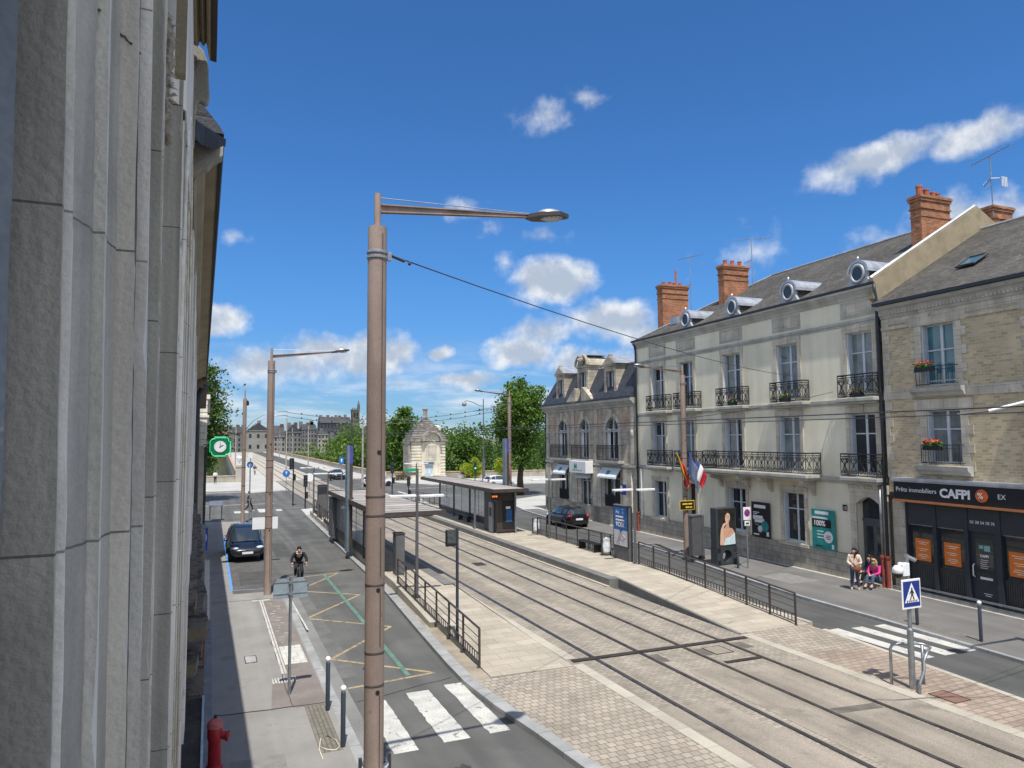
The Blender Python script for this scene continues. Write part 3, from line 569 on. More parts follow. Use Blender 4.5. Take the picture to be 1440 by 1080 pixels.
# eaves: moulded cream soffit with a dark gutter edge, running from a hipped corner
def eave(y0, y1, z, name, m, prof):
    b = MB(); pl = [(wx(y0) + a if a < .12 else ex(y0) + a - .4, zz_) for a, zz_ in prof]; pr_ = [(wx(y1) + a if a < .12 else ex(y1) + a - .4, zz_) for a, zz_ in prof]
    k = len(pl); vs = [(x, y0, z + q) for x, q in pl] + [(x, y1, z + q) for x, q in pr_]
    b.add(vs, [(i, i + 1, k + i + 1, k + i) for i in range(k - 1)] + [tuple(range(k))[::-1], tuple(range(k, 2 * k))]); return b.build(name, m, HL)
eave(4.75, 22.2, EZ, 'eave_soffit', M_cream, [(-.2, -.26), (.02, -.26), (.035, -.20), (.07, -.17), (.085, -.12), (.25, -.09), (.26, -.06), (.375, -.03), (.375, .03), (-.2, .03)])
eave(4.7, 22.3, EZ, 'gutter', mat('dark_gutter', (.035, .03, .03), .6), [(.372, -.04), (.395, -.045), (.405, .03), (.35, .06)])
eave(4.65, 22.3, EZ + .03, 'roof', M_slate, [(-.2, .02), (.4, .02), (.37, .07), (-.2, .5)])
b = MB(); b.add([Q3(272, 178, 4.35), Q3(277, 170, 4.35), Q3(318, 196, 4.72), Q3(317, 206, 4.72), Q3(300, 211, 4.6), Q3(283, 203, 4.45), Q3(274, 196, 4.35)], [tuple(range(7))]); b.add([Q3(277, 170, 4.35), Q3(318, 196, 4.72), (-.3, 5.6, 8.5), (-.4, 4.5, 8.55)], [(0, 1, 2, 3)]); b.build('hipped_slate_corner', M_slate, HL)
b = MB(); b.extr([Q(px, py, 4.7) for px, py in ((270, 202), (283, 205), (300, 213), (314, 209), (313, 222), (300, 229), (292, 238), (284, 240), (268, 249))], 'y', 4.66, 4.76); b.build('eave_end_board', MATS['console_stone'] if 'console_stone' in MATS else mat('console_stone', (.33, .31, .27), .9, var=.15, vscale=6., streak=.2, stain=((.2, .18, .15), .55, .72, 8.)), HL)
# nearer, higher gable eave with a scrolled console under it
def eave2(name, m, prof, y1=4.25):
    b = MB(); pr = [Q(px, py, y1) for px, py in prof]; k = len(pr); y0 = -2.
    vs = [(x, y0, z) for x, z in pr] + [(x, y1, z) for x, z in pr]; b.add(vs, [(i, (i + 1) % k, k + (i + 1) % k, k + i) for i in range(k)] + [tuple(range(k, 2 * k)), tuple(range(k))[::-1]]); return b.build(name, m, HL)
eave2('gable_eave', M_cream, [(215, 70), (264, 68), (267, 60), (278, 66), (281, 58), (286, 66), (290, 60), (294, 82), (296, 84), (296, 20), (215, 10)], 4.2)
eave2('gable_gutter', mat('brown_gutter', (.06, .045, .035), .6), [(295, 85), (304.5, 88), (305.5, 58), (295, 52)])
yk = 4.3; pl = [(266, 63), (272, 62), (280, 64), (287, 72), (291, 84), (293.6, 98), (293.5, 112), (294.6, 128), (294.6, 138), (292, 145), (288, 146), (283, 142), (280, 141), (277, 147), (275, 160), (273, 205), (266, 205), (262, 150)]
b = MB(); b.extr([Q(px, py, yk) for px, py in pl], 'y', yk, yk + .05); b.build('scroll_console', mat('console_stone', (.33, .31, .27), .9, var=.15, vscale=6., streak=.2, stain=((.2, .18, .15), .55, .72, 8.)), HL, bevel=.005)
b = MB(); sp = [(273 + (13 - .9 * i) * math.cos(i * .55) * .6, 84 + (20 - 1.3 * i) * math.sin(i * .55)) for i in range(13)]; b.tube([Q3(px, py, yk - .004) for px, py in sp], .006, 6); b.build('scroll_spiral', MATS['console_stone'], HL, smooth=True)
b = MB(); b.ball(Q3(273, 82, yk - .004), (.018, .012, .02), 12, 8); b.build('scroll_eye', MATS['console_stone'], HL, smooth=True)
b = MB(); r = random.Random(3); yg = 2.55
for i in range(70):
    t = (i + r.random()) / 70.; wd = 7 * math.sin(PI * min(1, t * 1.15)) + 2; q = Vector(Q3(236 + 3 * math.sin(t * 5) + r.uniform(-wd, wd), 22 + 175 * t, yg)) + Vector((0, r.uniform(-.04, .05), 0))
    d = Vector((r.gauss(0, 1), r.gauss(0, .6), r.gauss(0, 1.2))).normalized(); sd = d.orthogonal().normalized(); L_ = r.uniform(.014, .030); b.add([q - d * L_, q + sd * L_ * .5 - Vector((0, .008, 0)), q + d * L_, q - sd * L_ * .5 - Vector((0, .008, 0)), q - Vector((0, .02, 0))], [(0, 1, 4), (1, 2, 4), (2, 3, 4), (3, 0, 4)])
for i in range(16): t = i / 15.; b.ball(Q3(234 + 4 * math.sin(t * 7), 28 + 165 * t, yg + .03), (r.uniform(.012, .022), .03, .03), 8, 6)
b.build('carved_garland', mat('stained_carving', (.36, .32, .26), .95, var=.3, vscale=14., stain=((.14, .10, .06), .55, .68, 7.)), HL, smooth=True)
b = MB(); b.prism([Q3(228, 160, 2.75)[:2], Q3(262, 160, 2.9)[:2], (wx(4.2) + .01, 4.2), (-.6, 4.2)], 7.45, 8.25); b.build('entablature_block', M_stonew, HL)
b = MB(); b.prism([Q3(246, 80, 2.7)[:2], Q3(262, 80, 2.7)[:2], Q3(262, 80, 2.75)[:2], Q3(246, 80, 2.75)[:2]], 7.5, 8.2); b.build('moulded_board', M_cream, HL)

# second, lower house with a rain pipe at the joint
H2 = thing('plain_house', 'narrow grey rendered house with brown eave beyond the stone house', 'building', (0, 0, 0))
b = MB(); b.prism([(-.42, 22.4), (-.47, 37.4), (-7, 37.4), (-7, 22.4)], -.1, 8.0); b.build('wall', M_stoned, H2)
b = MB(); b.prism([(-.10, 22.4), (-.20, 37.4), (-.6, 37.4), (-.6, 22.4)], 7.7, 7.95); b.build('eave', mat('brown_eave', (.16, .12, .085), .85, var=.2, streak=.2), H2)
b = MB(); b.prism([(-.1, 22.3), (-.2, 37.5), (-7, 37.5), (-7, 22.3)], 7.95, lambda x, y: 7.98 if x > -1 else 10.5); b.build('roof', M_slate, H2)
b = MB(); b.tube([(-.12, 22.45, 7.8), (-.3, 22.55, 7.55), (-.36, 22.6, 7.3), (-.36, 22.6, .2)], .085, 10); b.build('rain_pipe', M_bluegrey, H2, smooth=True)
# third house: shutters below, white quoins above
H3 = thing('shuttered_house', 'small white quoined house with dark louvred shutters under the pharmacy clock', 'building', (0, 0, 0))
b = MB(); b.prism([(-.24, 38.), (-.28, 57.), (-7, 57.), (-7, 38.)], -.1, 8.2); b.build('wall', mat('cream_render', (.55, .5, .42), .9, var=.12, streak=.12), H3)
b = MB()
for i in range(7): b.box(-.5, -.13, 38 - .06, 38.55 - .15 * (i % 2), 5.9 + i * .33, 6.2 + i * .33)
b.box(-.5, -.02, 37.9, 57., 8.2, 8.42); b.box(-.5, -.05, 37.9, 57., 7.3, 7.42); b.build('quoin', M_stonew, H3)
sh = MB()
for k in range(5):
    y = 38.7 + k * 3.4
    for i in range(50): sh.box(-.25, -.17, y, y + 1.5, 1.2 + i * .09, 1.25 + i * .09)
    sh.box(-.25, -.16, y - .05, y, 1.1, 5.8); sh.box(-.25, -.16, y + 1.5, y + 1.55, 1.1, 5.8)
sh.build('shutter', M_bluegrey, H3)
b = MB(); b.prism([(-.0, 37.9), (-.0, 57.1), (-7, 57.1), (-7, 37.9)], 8.43, lambda x, y: 8.45 if x > -1 else 10.8); b.build('roof', M_slate, H3)
pb = thing('banner_sign', 'narrow blue projecting sign on the wall left of the parked dark car', 'sign', (0, 0, 0))
b = MB(); b.box(-.18, -.12, 34.9, 34.96, .6, 2.3); b.build('post', M_black, pb)
b = MB(); b.bbox(-.20, .02, 34.86, 34.99, 1.3, 2.3); b.build('panel', mat('royal_blue', (.02, .06, .45), .4), pb)
b = MB(); b.tube([(-.14, 34.85, 2.05), (-.06, 34.85, 2.0), (-.04, 34.85, 1.85), (-.07, 34.85, 1.7), (-.14, 34.85, 1.66)], .018, 5); b.build('white_curve', M_signw, pb)

# pharmacy clock
pc = thing('pharmacy_clock', 'green cross-shaped pharmacy sign with a white clock face on the left house wall', 'sign', (.47, 37.0, 5.87))
def octo(r, c): return [(r, c), (c, c) if False else (c, r), (-c, r), (-r, c), (-r, -c), (-c, -r), (c, -r), (r, -c)]
def cross(R, s): # stepped octagonal cross
    p = []
    for q in range(4):
        a = q * PI / 2
        for x, y in ((R, -s), (R, s), (R * .84, s * 1.02), (s * 1.02, R * .84) if False else (R * .80, R * .80)):
            p.append((x * math.cos(a) - y * math.sin(a), x * math.sin(a) + y * math.cos(a)))
    return p
b = MB(); b.extr(cross(.46, .25), 'y', -.06, .06); b.build('housing', mat('pharmacy_green', (.0, .16, .07), .4, var=.05), pc)
b = MB()
for R, s in ((.45, .245),):
    pts = [(x, -.075, z) for x, z in cross(R, s)]; b.tube(pts, .022, 6, closed=True)
b.build('light_border', mat('lit_green', (.02, .6, .25), .4, emit=((.02, .75, .30), .55)), pc)
b = MB()
for x, z in ((-.2, .38), (-.1, .4), (0, .41), (.1, .4), (.2, .38)): b.box(x - .03, x + .03, -.085, -.06, z - .015, z + .015)
b.build('lettering_strip', mat('lit_green_b', (.02, .5, .25), .4, emit=((.03, .8, .35), .5)), pc)
b = MB(); b.lathe([(.27, -.09), (.27, -.05)], (0, 0, 0), 28, 'y'); b.build('clock_face', M_signw, pc)
b = MB()
for k in range(12):
    a = k * PI / 6; b.box(.235 * math.sin(a) - .008, .235 * math.sin(a) + .008, -.098, -.09, .235 * math.cos(a) - .012, .235 * math.cos(a) + .012)
b.tube([(0, -.1, -.05), (.0, -.1, .2)], .011, 5); b.tube([(-.04, -.1, -.02), (.14, -.1, .085)], .014, 5); b.build('clock_hand', M_black, pc)
b = MB(); b.tube([(-.44, 0, .1), (-.74, .02, .1)], .025, 6); b.tube([(-.44, 0, -.1), (-.74, .02, -.1)], .025, 6); b.build('bracket', M_dgrey, pc)

# red hydrant
hy = thing('fire_hydrant', 'red fire hydrant with side outlet standing in the shade by the left wall', 'hydrant', (.22, 15.05, 0))
b = MB(); b.lathe([(.15, 0), (.15, .05), (.115, .07), (.115, .52), (.135, .56), (.135, .74), (.12, .76)], n=18); b.build('barrel', M_red_p, hy, auto=40)
b = MB(); b.lathe([(.14, .76), (.14, .83), (.11, .90), (.04, .93)], n=14); b.build('bonnet', mat('faded_red', (.42, .12, .12), .6, var=.2, vscale=20), hy, auto=50)
b = MB(); b.cyl(0, 0, .92, .99, .028, n=6); b.build('spindle', M_black, hy)
b = MB(); b.tube([(.08, -.02, .62), (.2, -.05, .60)], .075, 12); b.tube([(.2, -.05, .60), (.25, -.06, .585)], .095, 12); b.build('outlet', M_red_p, hy, auto=40)
# ---------------------------------------------------------------- tall lamp and catenary poles
def lamp_pole(name, label, x, y, top=9.42, tip=9.95, arm=(3.0, 0.0), r=.142, flags=False, group='taupe street lamp poles', armz=9.74, rise=.17):
    t = thing(name, label, 'street lamp', (x, y, 0), 0, group)
    b = MB(); b.tube([(0, 0, -.1), (0, 0, top)], r, 24); b.build('pole', M_pole, t, auto=50)
    b = MB()
    for z in (2.62, 3.08, 4.05, 5.05, 5.33): b.lathe([(r + .001, z), (r + .006, z + .008), (r + .006, z + .03), (r + .001, z + .036)], n=24)
    for z0, z1 in ((.5, 2.5), (3.2, 3.95), (5.5, 9.3), (4.2, 4.9)): b.box(.048, .058, -r - .004, -r + .03, z0, z1)
    b.build('pole_joint', mat('pole_shadow_gap', (.09, .07, .06), .8), t)
    b = MB()
    for z in (2.55, 4.0, 6.0): b.lathe([(.032, -.004), (.032, .02)], (.02, -r - .001, z), 12, 'y')
    b.build('pole_hole', M_black, t)
    b = MB(); b.tube([(0, 0, top), (0, 0, tip)], .052, 14); b.build('mast_tip', M_pole, t, auto=50)
    b = MB(); b.lathe([(r + .008, top - .42), (r + .02, top - .41), (r + .02, top - .38), (r + .008, top - .37)], n=24); b.lathe([(r + .008, top - .5), (r + .018, top - .49), (r + .018, top - .46), (r + .008, top - .45)], n=24); b.box(r - .02, r + .07, -.04, .04, top - .5, top - .37); b.build('clamp', M_galv, t)
    d = Vector((arm[0], arm[1], 0)); Ln = d.length; a = math.atan2(d.y, d.x)
    A = bpy.data.objects.new('arm', None)
    ca, sa = math.cos(a), math.sin(a)
    def R(pts): return [(p[0] * ca - p[1] * sa, p[0] * sa + p[1] * ca, p[2]) for p in pts]
    b = MB(); z0, z1 = armz, armz + rise; n0 = Ln * .77
    sec = [(.05, z0 - .085, z0 + .045), (n0, z0 + rise * .75 - .025, z0 + rise * .75 + .03)]
    w = .022
    for (q0, l0, h0), (q1, l1, h1) in [(sec[0], sec[1])]:
        for za0, zb0, za1, zb1, ww in ((l0, l0 + .02, l1, l1 + .012, .05), (h0 - .02, h0, h1 - .012, h1, .05), (l0, h0, l1, h1, .012)):
            vs = [(q0, -ww, za0), (q0, ww, za0), (q0, ww, zb0), (q0, -ww, zb0), (q1, -ww * .7, za1), (q1, ww * .7, za1), (q1, ww * .7, zb1), (q1, -ww * .7, zb1)]
            b.add(R(vs), [(0, 3, 2, 1), (4, 5, 6, 7), (0, 1, 5, 4), (1, 2, 6, 5), (2, 3, 7, 6), (3, 0, 4, 7)])
    ao = b.build('arm', M_pole, t)
    b = MB(); b.tube(R([(.05, 0, tip - .06), (n0 + .1, 0, z0 + rise * .75 + .05)]), .008, 5); b.build('stay_rod', M_galv, t)
    # luminaire: flat kite-shaped tray with a domed top
    b = MB(); zt = z0 + rise * .75; ol = [(n0 - .02, .05), (n0 + .16, .19), (n0 + .5, .22), (Ln, .035)]; ol = ol + [(x_, -y_) for x_, y_ in ol[::-1]]
    sl = rise * .25 / (Ln - n0) + .05
    k = len(ol); b.add(R([(x_, y_, zt + (x_ - n0) * sl - .035) for x_, y_ in ol] + [(x_, y_, zt + (x_ - n0) * sl + .03) for x_, y_ in ol]), [tuple(range(k))[::-1], tuple(range(k, 2 * k))] + [(i, (i + 1) % k, k + (i + 1) % k, k + i) for i in range(k)])
    lh = b.build('lamp_head', M_brown, t)
    b = MB(); b.ball((0, 0, 0), (.24, .17, .105), 16, 8); b.v = R([(v[0] + n0 + .42, v[1], v[2] + zt + .42 * sl + .02) for v in b.v]); b.build('dome', M_zinc, lh, smooth=True)
    b = MB(); b.ball((0, 0, 0), (.2, .14, .03), 14, 6); b.v = R([(v[0] + n0 + .42, v[1], v[2] + zt + .4 * sl - .035) for v in b.v]); b.build('lens', mat('lamp_lens', (.35, .35, .36), .2), lh, smooth=True)
    return t
LP1 = lamp_pole('street_lamp', 'tallest, nearest taupe lamp pole, standing beside the white zebra stripes of the left road', 2.29, 10.62, arm=(3.28, 0), rise=.20)
LP2 = lamp_pole('street_lamp', 'taupe lamp pole standing at the end of the parking bay behind the parked dark car', 2.27, 30.6, arm=(3.15, 0), armz=9.62, rise=.34)
LP3 = lamp_pole('street_lamp', 'taupe lamp pole with three flags and a black sign on the right pavement', 22.84, 30.85, arm=(-3.05, 0), armz=9.62, rise=.2)
LP4 = lamp_pole('street_lamp', 'taupe lamp pole hung with a red and white flag in front of the big tree', 22.0, 52.4, arm=(-2.95, 0), armz=9.62, rise=.3)
lamp_pole('street_lamp', 'taupe lamp pole on the right kerb whose shadow falls on the right zebra stripes', 21.75, 10.0, arm=(-3.0, 0))
# camera pole without a lamp arm
t = thing('camera_pole', 'taupe pole with camera on top and curved brackets at the far left road end', 'pole', (2.4, 57.5, 0))
b = MB(); b.tube([(0, 0, -.1), (0, 0, 9.3)], .142, 18); b.build('pole', M_pole, t, auto=50)
b = MB(); b.tube([(0, 0, 9.3), (0, 0, 9.98)], .05, 8); b.build('mast_tip', M_pole, t)
b = MB(); b.box(-.04, .24, -.05, .05, 9.06, 9.16); b.tube([(.2, 0, 9.08), (.2, 0, 8.86)], .1, 10); b.ball((.2, 0, 8.86), .1, 10, 6); b.build('camera', M_black, t)
b = MB()
for dz in (0, -.32):
    b.tube([(.12, 0, 7.0 + dz), (.6, 0, 7.6 + dz), (1.3, 0, 8.05 + dz), (2.1, 0, 8.3 + dz), (3.1, 0, 8.34 + dz * .9)], .03, 6)
b.build('curved_bracket', M_galv, t, smooth=True)
b = MB()
for z in (2.7, 4.1, 5.4): b.lathe([(.144, z), (.15, z + .01), (.15, z + .05), (.144, z + .06)], n=16)
b.build('pole_joint', M_brown, t)
# flags and signs on the right lamp pole
def flag(name, label, base, tip, cols, w=.95, h=1.5, droop=(0, 0, -.5), seed=1):
    t = thing(name, label, 'flag', base)
    b = MB(); b.tube([(0, 0, 0), tuple(tip)], .02, 6); b.build('staff', M_dgrey, t)
    nU, nV = 12, 12; tp = Vector(tip); s0 = tp * .98; s1 = tp * .30
    dr = Vector(droop); r = random.Random(seed); ph = r.uniform(0, 6)
    vs = []
    for i in range(nU + 1):
        for j in range(nV + 1):
            u, v = i / nU, j / nV; p = s0.lerp(s1, v)
            q = p + dr * u + Vector((.07 * math.sin(u * 9 + ph + v * 2) * u, .10 * math.cos(u * 8 + ph + v) * u, -.12 * u * u - .05 * math.sin(v * 5) * u)); vs.append(tuple(q))
    fs = [(i * (nV + 1) + j, (i + 1) * (nV + 1) + j, (i + 1) * (nV + 1) + j + 1, i * (nV + 1) + j + 1) for i in range(nU) for j in range(nV)]
    me = bpy.data.meshes.new('cloth'); me.from_pydata(vs, [], fs)
    for c in cols: me.materials.append(c)
    for p in me.polygons: p.material_index = min(len(cols) - 1, int((p.index // nV) / nU * len(cols)))
    o = bpy.data.objects.new('cloth', me); COL.objects.link(o); o.parent = t
    sm = o.modifiers.new('Solidify', 'SOLIDIFY'); sm.thickness = .006
    me.polygons.foreach_set('use_smooth', [True] * len(fs)); return t
F_y = mat('flag_yellow', (.85, .55, .02), .7, var=.06); F_r = mat('flag_red', (.65, .03, .05), .7, var=.06); F_b = mat('flag_blue', (.06, .10, .28), .7, var=.06); F_w = mat('flag_white', (.75, .75, .75), .7, var=.06); F_g = mat('flag_grey_blue', (.16, .2, .3), .7, var=.1)
flag('flag', 'yellow and red flag hanging from the right lamp pole', (22.66, 30.5, 3.75), (-.72, -.12, 1.75), [F_y, F_r], droop=(.52, -.05, -.75), seed=1)
flag('flag', 'dull blue-grey flag in the middle of the three on the right lamp pole', (22.84, 30.58, 3.95), (-.02, -.2, 1.5), [F_b, F_g, F_g], droop=(.45, -.05, -.85), seed=4)
flag('flag', 'blue, white and red flag on the side of the right lamp pole nearest the posters', (22.98, 30.6, 3.95), (.42, -.05, 1.1), [F_b, F_w, F_r], droop=(.62, -.03, -.75), seed=6)
t = thing('shield_sign', 'small dark red shield fixed to the right lamp pole under the flags', 'shield', (22.78, 30.66, 3.85))
b = MB(); b.extr([(-.2, .42), (.2, .42), (.2, -.1), (.1, -.3), (0, -.36), (-.1, -.3), (-.2, -.1)], 'y', -.03, 0.); b.build('plate', mat('shield_gold', (.5, .35, .12), .5), t)
b = MB(); b.extr([(-.165, .385), (.165, .385), (.165, -.08), (.08, -.26), (0, -.31), (-.08, -.26), (-.165, -.08)], 'y', -.036, -.028); b.build('field', mat('shield_red', (.25, .02, .03), .5), t)
b = MB()
for x in (-.1, 0, .1): b.box(x - .03, x + .03, -.042, -.034, .18, .32)
b.build('emblem', mat('shield_black', (.03, .02, .02), .5), t)
t = thing('direction_plate', 'black plate with yellow border and lettering on the right lamp pole', 'sign', (22.78, 30.66, 2.66))
b = MB(); b.box(-.46, .46, -.03, 0, -.24, .24); b.build('border', F_y, t)
b = MB(); b.box(-.43, .43, -.036, -.025, -.21, .21); b.build('plate', M_black, t)
b = MB()
for x0, x1, z in ((-.30, .02, .07), (.06, .3, .07), (-.1, .12, -.1), (.16, .3, -.1)): b.box(x0, x1, -.042, -.034, z - .035, z + .035)
b.build('lettering', F_y, t)
flag('flag', 'limp red and white flag on the far lamp pole before the big tree', (21.92, 52.15, 3.3), (-.3, -.1, 1.5), [F_w, F_r], droop=(.22, 0, -1.0), seed=9)

# wires
def wire(name, label, pts, r=.012, sag=0.0, cat='cable', group=None, extra=None):
    P_ = []
    for a, c in zip(pts, pts[1:]):
        a, c = Vector(a), Vector(c)
        for i in range(12): u = i / 12; P_.append(a.lerp(c, u) + Vector((0, 0, -4 * sag * u * (1 - u))))
    P_.append(Vector(pts[-1])); b = MB(); b.tube(P_, r, 5)
    if extra: extra(b)
    o = b.build(name, M_wire); return tag(o, label, cat, group)
def turnbuckle(b):
    b.tube([(2.46, 10.66, 9.03), (2.75, 10.77, 8.97)], .022, 6); b.ball((2.84, 10.8, 8.95), .03, 8, 5)
    b.tube([(14.9, 15.5, 8.45), (15.2, 15.62, 8.42)], .02, 6)
wire('span_wire', 'long span wire from the front lamp pole across to the cream house front', [(2.44, 10.64, 9.03), (24.9, 25.3, 8.98)], .011, .28, extra=turnbuckle)
wire('stay_wire', 'short slanting stay wire hooked to the cream front between two balconies', [(24.95, 23.0, 8.1), (13.6, 18.5, 6.75)], .012, .1)
for X, z, lab in ((10.8, 6.62, 'nearer tram contact wire above the left track'), (13.7, 6.62, 'farther tram contact wire above the right track')):
    wire('contact_wire', lab, [(X, 1, z), (X, 30, z), (X, 62, z), (X + .2, 96, z), (X + 4, 350, z)], .011, .03, group='tram contact wires')
for X, z, lab in ((10.8, 7.5, 'carrier wire above the nearer contact wire'), (13.7, 7.5, 'carrier wire above the farther contact wire')):
    wire('carrier_wire', lab, [(X, 62, z - .3), (X + .2, 96, z + .2), (X + 1.5, 180, z + .2), (X + 4, 350, z + .2)], .016, .35, group='tram carrier wires')
t = thing('wire_bracket', 'white insulated bracket arm holding the contact wire before the brick front', 'bracket', (0, 0, 0))
b = MB(); b.tube([(14.2, 9.3, 6.66), (15.0, 9.0, 6.86), (15.6, 8.8, 6.84)], .03, 8); b.build('insulator', M_wht, t)
b = MB(); b.tube([(13.7, 9.6, 6.6), (14.2, 9.3, 6.66)], .02, 6); b.tube([(15.6, 8.8, 6.84), (15.85, 8.7, 6.72), (19.5, 7.4, 6.9)], .014, 6); b.tube([(15.2, 9.0, 6.84), (24.9, 9.5, 8.4)], .012, 5); b.build('arm', M_wire, t)
for Y, X0, X1, lab in ((57.5, 2.5, 24.9, 'beaded span wire pair across the junction end of the platforms'),):
    b = MB()
    for dz in (0, -.33):
        a, c = Vector((5.4, Y - .2, 8.3 + dz)), Vector((21.9, 52.4, 8.9 + dz)); pts = []
        for i in range(31):
            u = i / 30; pts.append(a.lerp(c, u) + Vector((0, 0, -4 * .9 * u * (1 - u))))
        b.tube(pts, .022, 5)
        for i in range(2, 30, 2): b.ball(tuple(pts[i] + Vector((0, 0, .06))), .06, 6, 4)
    tag(b.build('span_wire', M_wire), lab, 'cable')
# catenary masts on the far bridge
def mast(x, y, h, lab, arm=1):
    t = thing('catenary_mast', lab, 'pole', (x, y, 0), 0, 'grey catenary masts on the bridge')
    b = MB(); b.tube([(0, 0, -.2), (0, 0, h)], [.14, .10], 10); b.build('mast', mat('beige_mast', (.36, .33, .29), .6), t)
    b = MB(); z = min(h - 1.0, 7.4)
    b.tube([(0, 0, z), (arm * 4.5, 0, z + .15)], .04, 5); b.tube([(0, 0, z - .9), (arm * 3.6, 0, z - .5)], .03, 5); b.tube([(0, 0, z + .9), (arm * 4.2, 0, z + .15)], .02, 4); b.build('cantilever', M_dgrey, t)
    return t
mast(18.5, 93.8, 8.7, 'nearest pale catenary mast left of the stone pavilion', -1)
mast(12.35, 130, 9.9, 'pale catenary mast between the tracks just onto the bridge')
mast(20.4, 165, 9.2, 'catenary mast on the bridge, third out from the pavilion', -1)
mast(21.0, 205, 9.4, 'catenary mast about halfway over the bridge', -1)
mast(21.6, 250, 9.0, 'catenary mast beyond the middle of the bridge', -1)
mast(22.4, 300, 8.6, 'catenary mast near the far end of the bridge', -1)
mast(5.2, 165, 9., 'catenary mast on the left parapet side of the bridge', 1)
mast(6.3, 245, 9., 'farther catenary mast on the left parapet side of the bridge', 1)
# ---------------------------------------------------------------- right-hand house row; local axes: x = u along the fronts (away from the camera), y = v towards the street
HP0 = (25.61, 21.4, 0.); HRZ = PI / 2 - rad(1.9)
M_render = mat('cream_render_wall', (.76, .715, .56), .92, var=.10, vscale=.45, fine=.07, fscale=60, bump=.2, bscale=60, streak=.05, stain=((.62, .58, .45), .6, .78, .8))
M_rstone = mat('pale_stone_trim', (.52, .475, .39), .9, var=.14, vscale=1.4, fine=.1, bump=.2, streak=.12, brick=dict(plane='wall', w=.55, h=.36, msize=.006, var=.07, mortar=(.2, .185, .16)), stain=((.22, .2, .17), .6, .76, 1.6))
M_plinth = mat('plinth_stone', (.36, .335, .285), .92, var=.16, vscale=1., bump=.3, streak=.12, brick=dict(plane='wall', w=.62, h=.27, msize=.012, var=.12, mortar=(.17, .155, .13)), stain=((.2, .18, .15), .54, .72, 1.4))
M_cornice = mat('cornice_stone', (.41, .40, .36), .9, var=.12, vscale=1., streak=.12, stain=((.24, .23, .2), .58, .74, 1.2))
M_buff = mat('buff_brick', (.50, .405, .255), .92, var=.10, vscale=.8, bump=.3, brick=dict(plane='wall', w=.26, h=.105, msize=.016, var=.22, mortar=(.52, .46, .35)), stain=((.34, .275, .175), .62, .76, 1.4))
M_rbrick = mat('chimney_brick', (.36, .15, .08), .92, var=.16, vscale=1.2, bump=.3, brick=dict(plane='wall', w=.23, h=.075, msize=.009, var=.3, mortar=(.3, .19, .12)), stain=((.10, .07, .05), .58, .72, 1.1))
M_pot = mat('terracotta_pot', (.42, .13, .06), .8, var=.15)
M_tile = mat('brown_roof_tile', (.080, .075, .068), .9, var=.2, vscale=.7, bump=.3, brick=dict(plane='wall', w=.17, h=.10, msize=.008, var=.25, mortar=(.05, .045, .04)), stain=((.15, .14, .11), .58, .72, 2.2))
M_wframe = mat('blue_white_window_paint', (.58, .63, .68), .5, var=.06)
M_curt = mat('curtained_glass', (.16, .19, .2), .08, var=.35, vscale=1.6, spec=.7)
M_teal = mat('teal_glass', (.05, .16, .21), .06, var=.3, vscale=1.2, spec=.8)
M_iron = mat('wrought_iron', (.012, .013, .016), .5, var=.1)
M_zg = mat('grey_dormer_paint', (.40, .42, .45), .5, metal=.2, var=.12, streak=.12)
def wall(b, u0, u1, z0, z1, ops, v=0., d=.38):
    us = sorted({u0, u1, *[o[0] for o in ops], *[o[1] for o in ops]}); zs = sorted({z0, z1, *[o[2] for o in ops], *[o[3] for o in ops]})
    for a, c in zip(us, us[1:]):
        for e, f in zip(zs, zs[1:]):
            m, n = (a + c) / 2, (e + f) / 2
            if not any(o[0] < m < o[1] and o[2] < n < o[3] for o in ops): b.add([(c, v, e), (a, v, e), (a, v, f), (c, v, f)], [(0, 1, 2, 3)])
    for a, c, e, f in ops:
        b.add([(a, v, e), (a, v - d, e), (a, v - d, f), (a, v, f), (c, v, e), (c, v - d, e), (c, v - d, f), (c, v, f)], [(0, 1, 2, 3), (4, 7, 6, 5), (0, 4, 5, 1), (3, 2, 6, 7)])
    b.box(u0, u1, v - 8, v - .6, z0, z1)
def window(root, u0, u1, z0, z1, glass=None, v=-.26, shutter=True, bars=(.33,), name='window', arch=0, mull=True):
    b = MB(); f = .055
    b.box(u0, u0 + f, v - .03, v + .03, z0, z1); b.box(u1 - f, u1, v - .03, v + .03, z0, z1); b.box(u0 + f, u1 - f, v - .03, v + .028, z1 - f, z1); b.box(u0 + f, u1 - f, v - .03, v + .028, z0, z0 + .09)
    m = (u0 + u1) / 2
    if mull: b.box(m - .055, m + .055, v - .03, v + .034, z0 + .09, z1 - f)
    for k in bars:
        zb = z1 - (z1 - z0) * k; b.box(u0 + f, u1 - f, v - .026, v + .024, zb - .025, zb + .025)
    w = b.build(name, M_wframe, root)
    b = MB(); b.box(u0 + .02, u1 - .02, v - .022, v - .012, z0 + .02, z1 - .02); pn = b.build('pane', glass or M_pane, w); pn.rotation_euler = (random.uniform(-.004, .004), 0, random.uniform(-.004, .004))
    if shutter:
        for uu in ((u1 - .05, u1 - .008), (u0 + .008, u0 + .05)):
            b = MB(); b.box(uu[0], uu[1], v + .05, -.015, z0 + .02, z1 - .02)
            for i in range(int((z1 - z0) / .12)): b.box(uu[0] - .006, uu[1] + .006, v + .09, -.05, z0 + .08 + i * .12, z0 + .13 + i * .12)
            b.build('shutter', M_wframe, w)
    return w
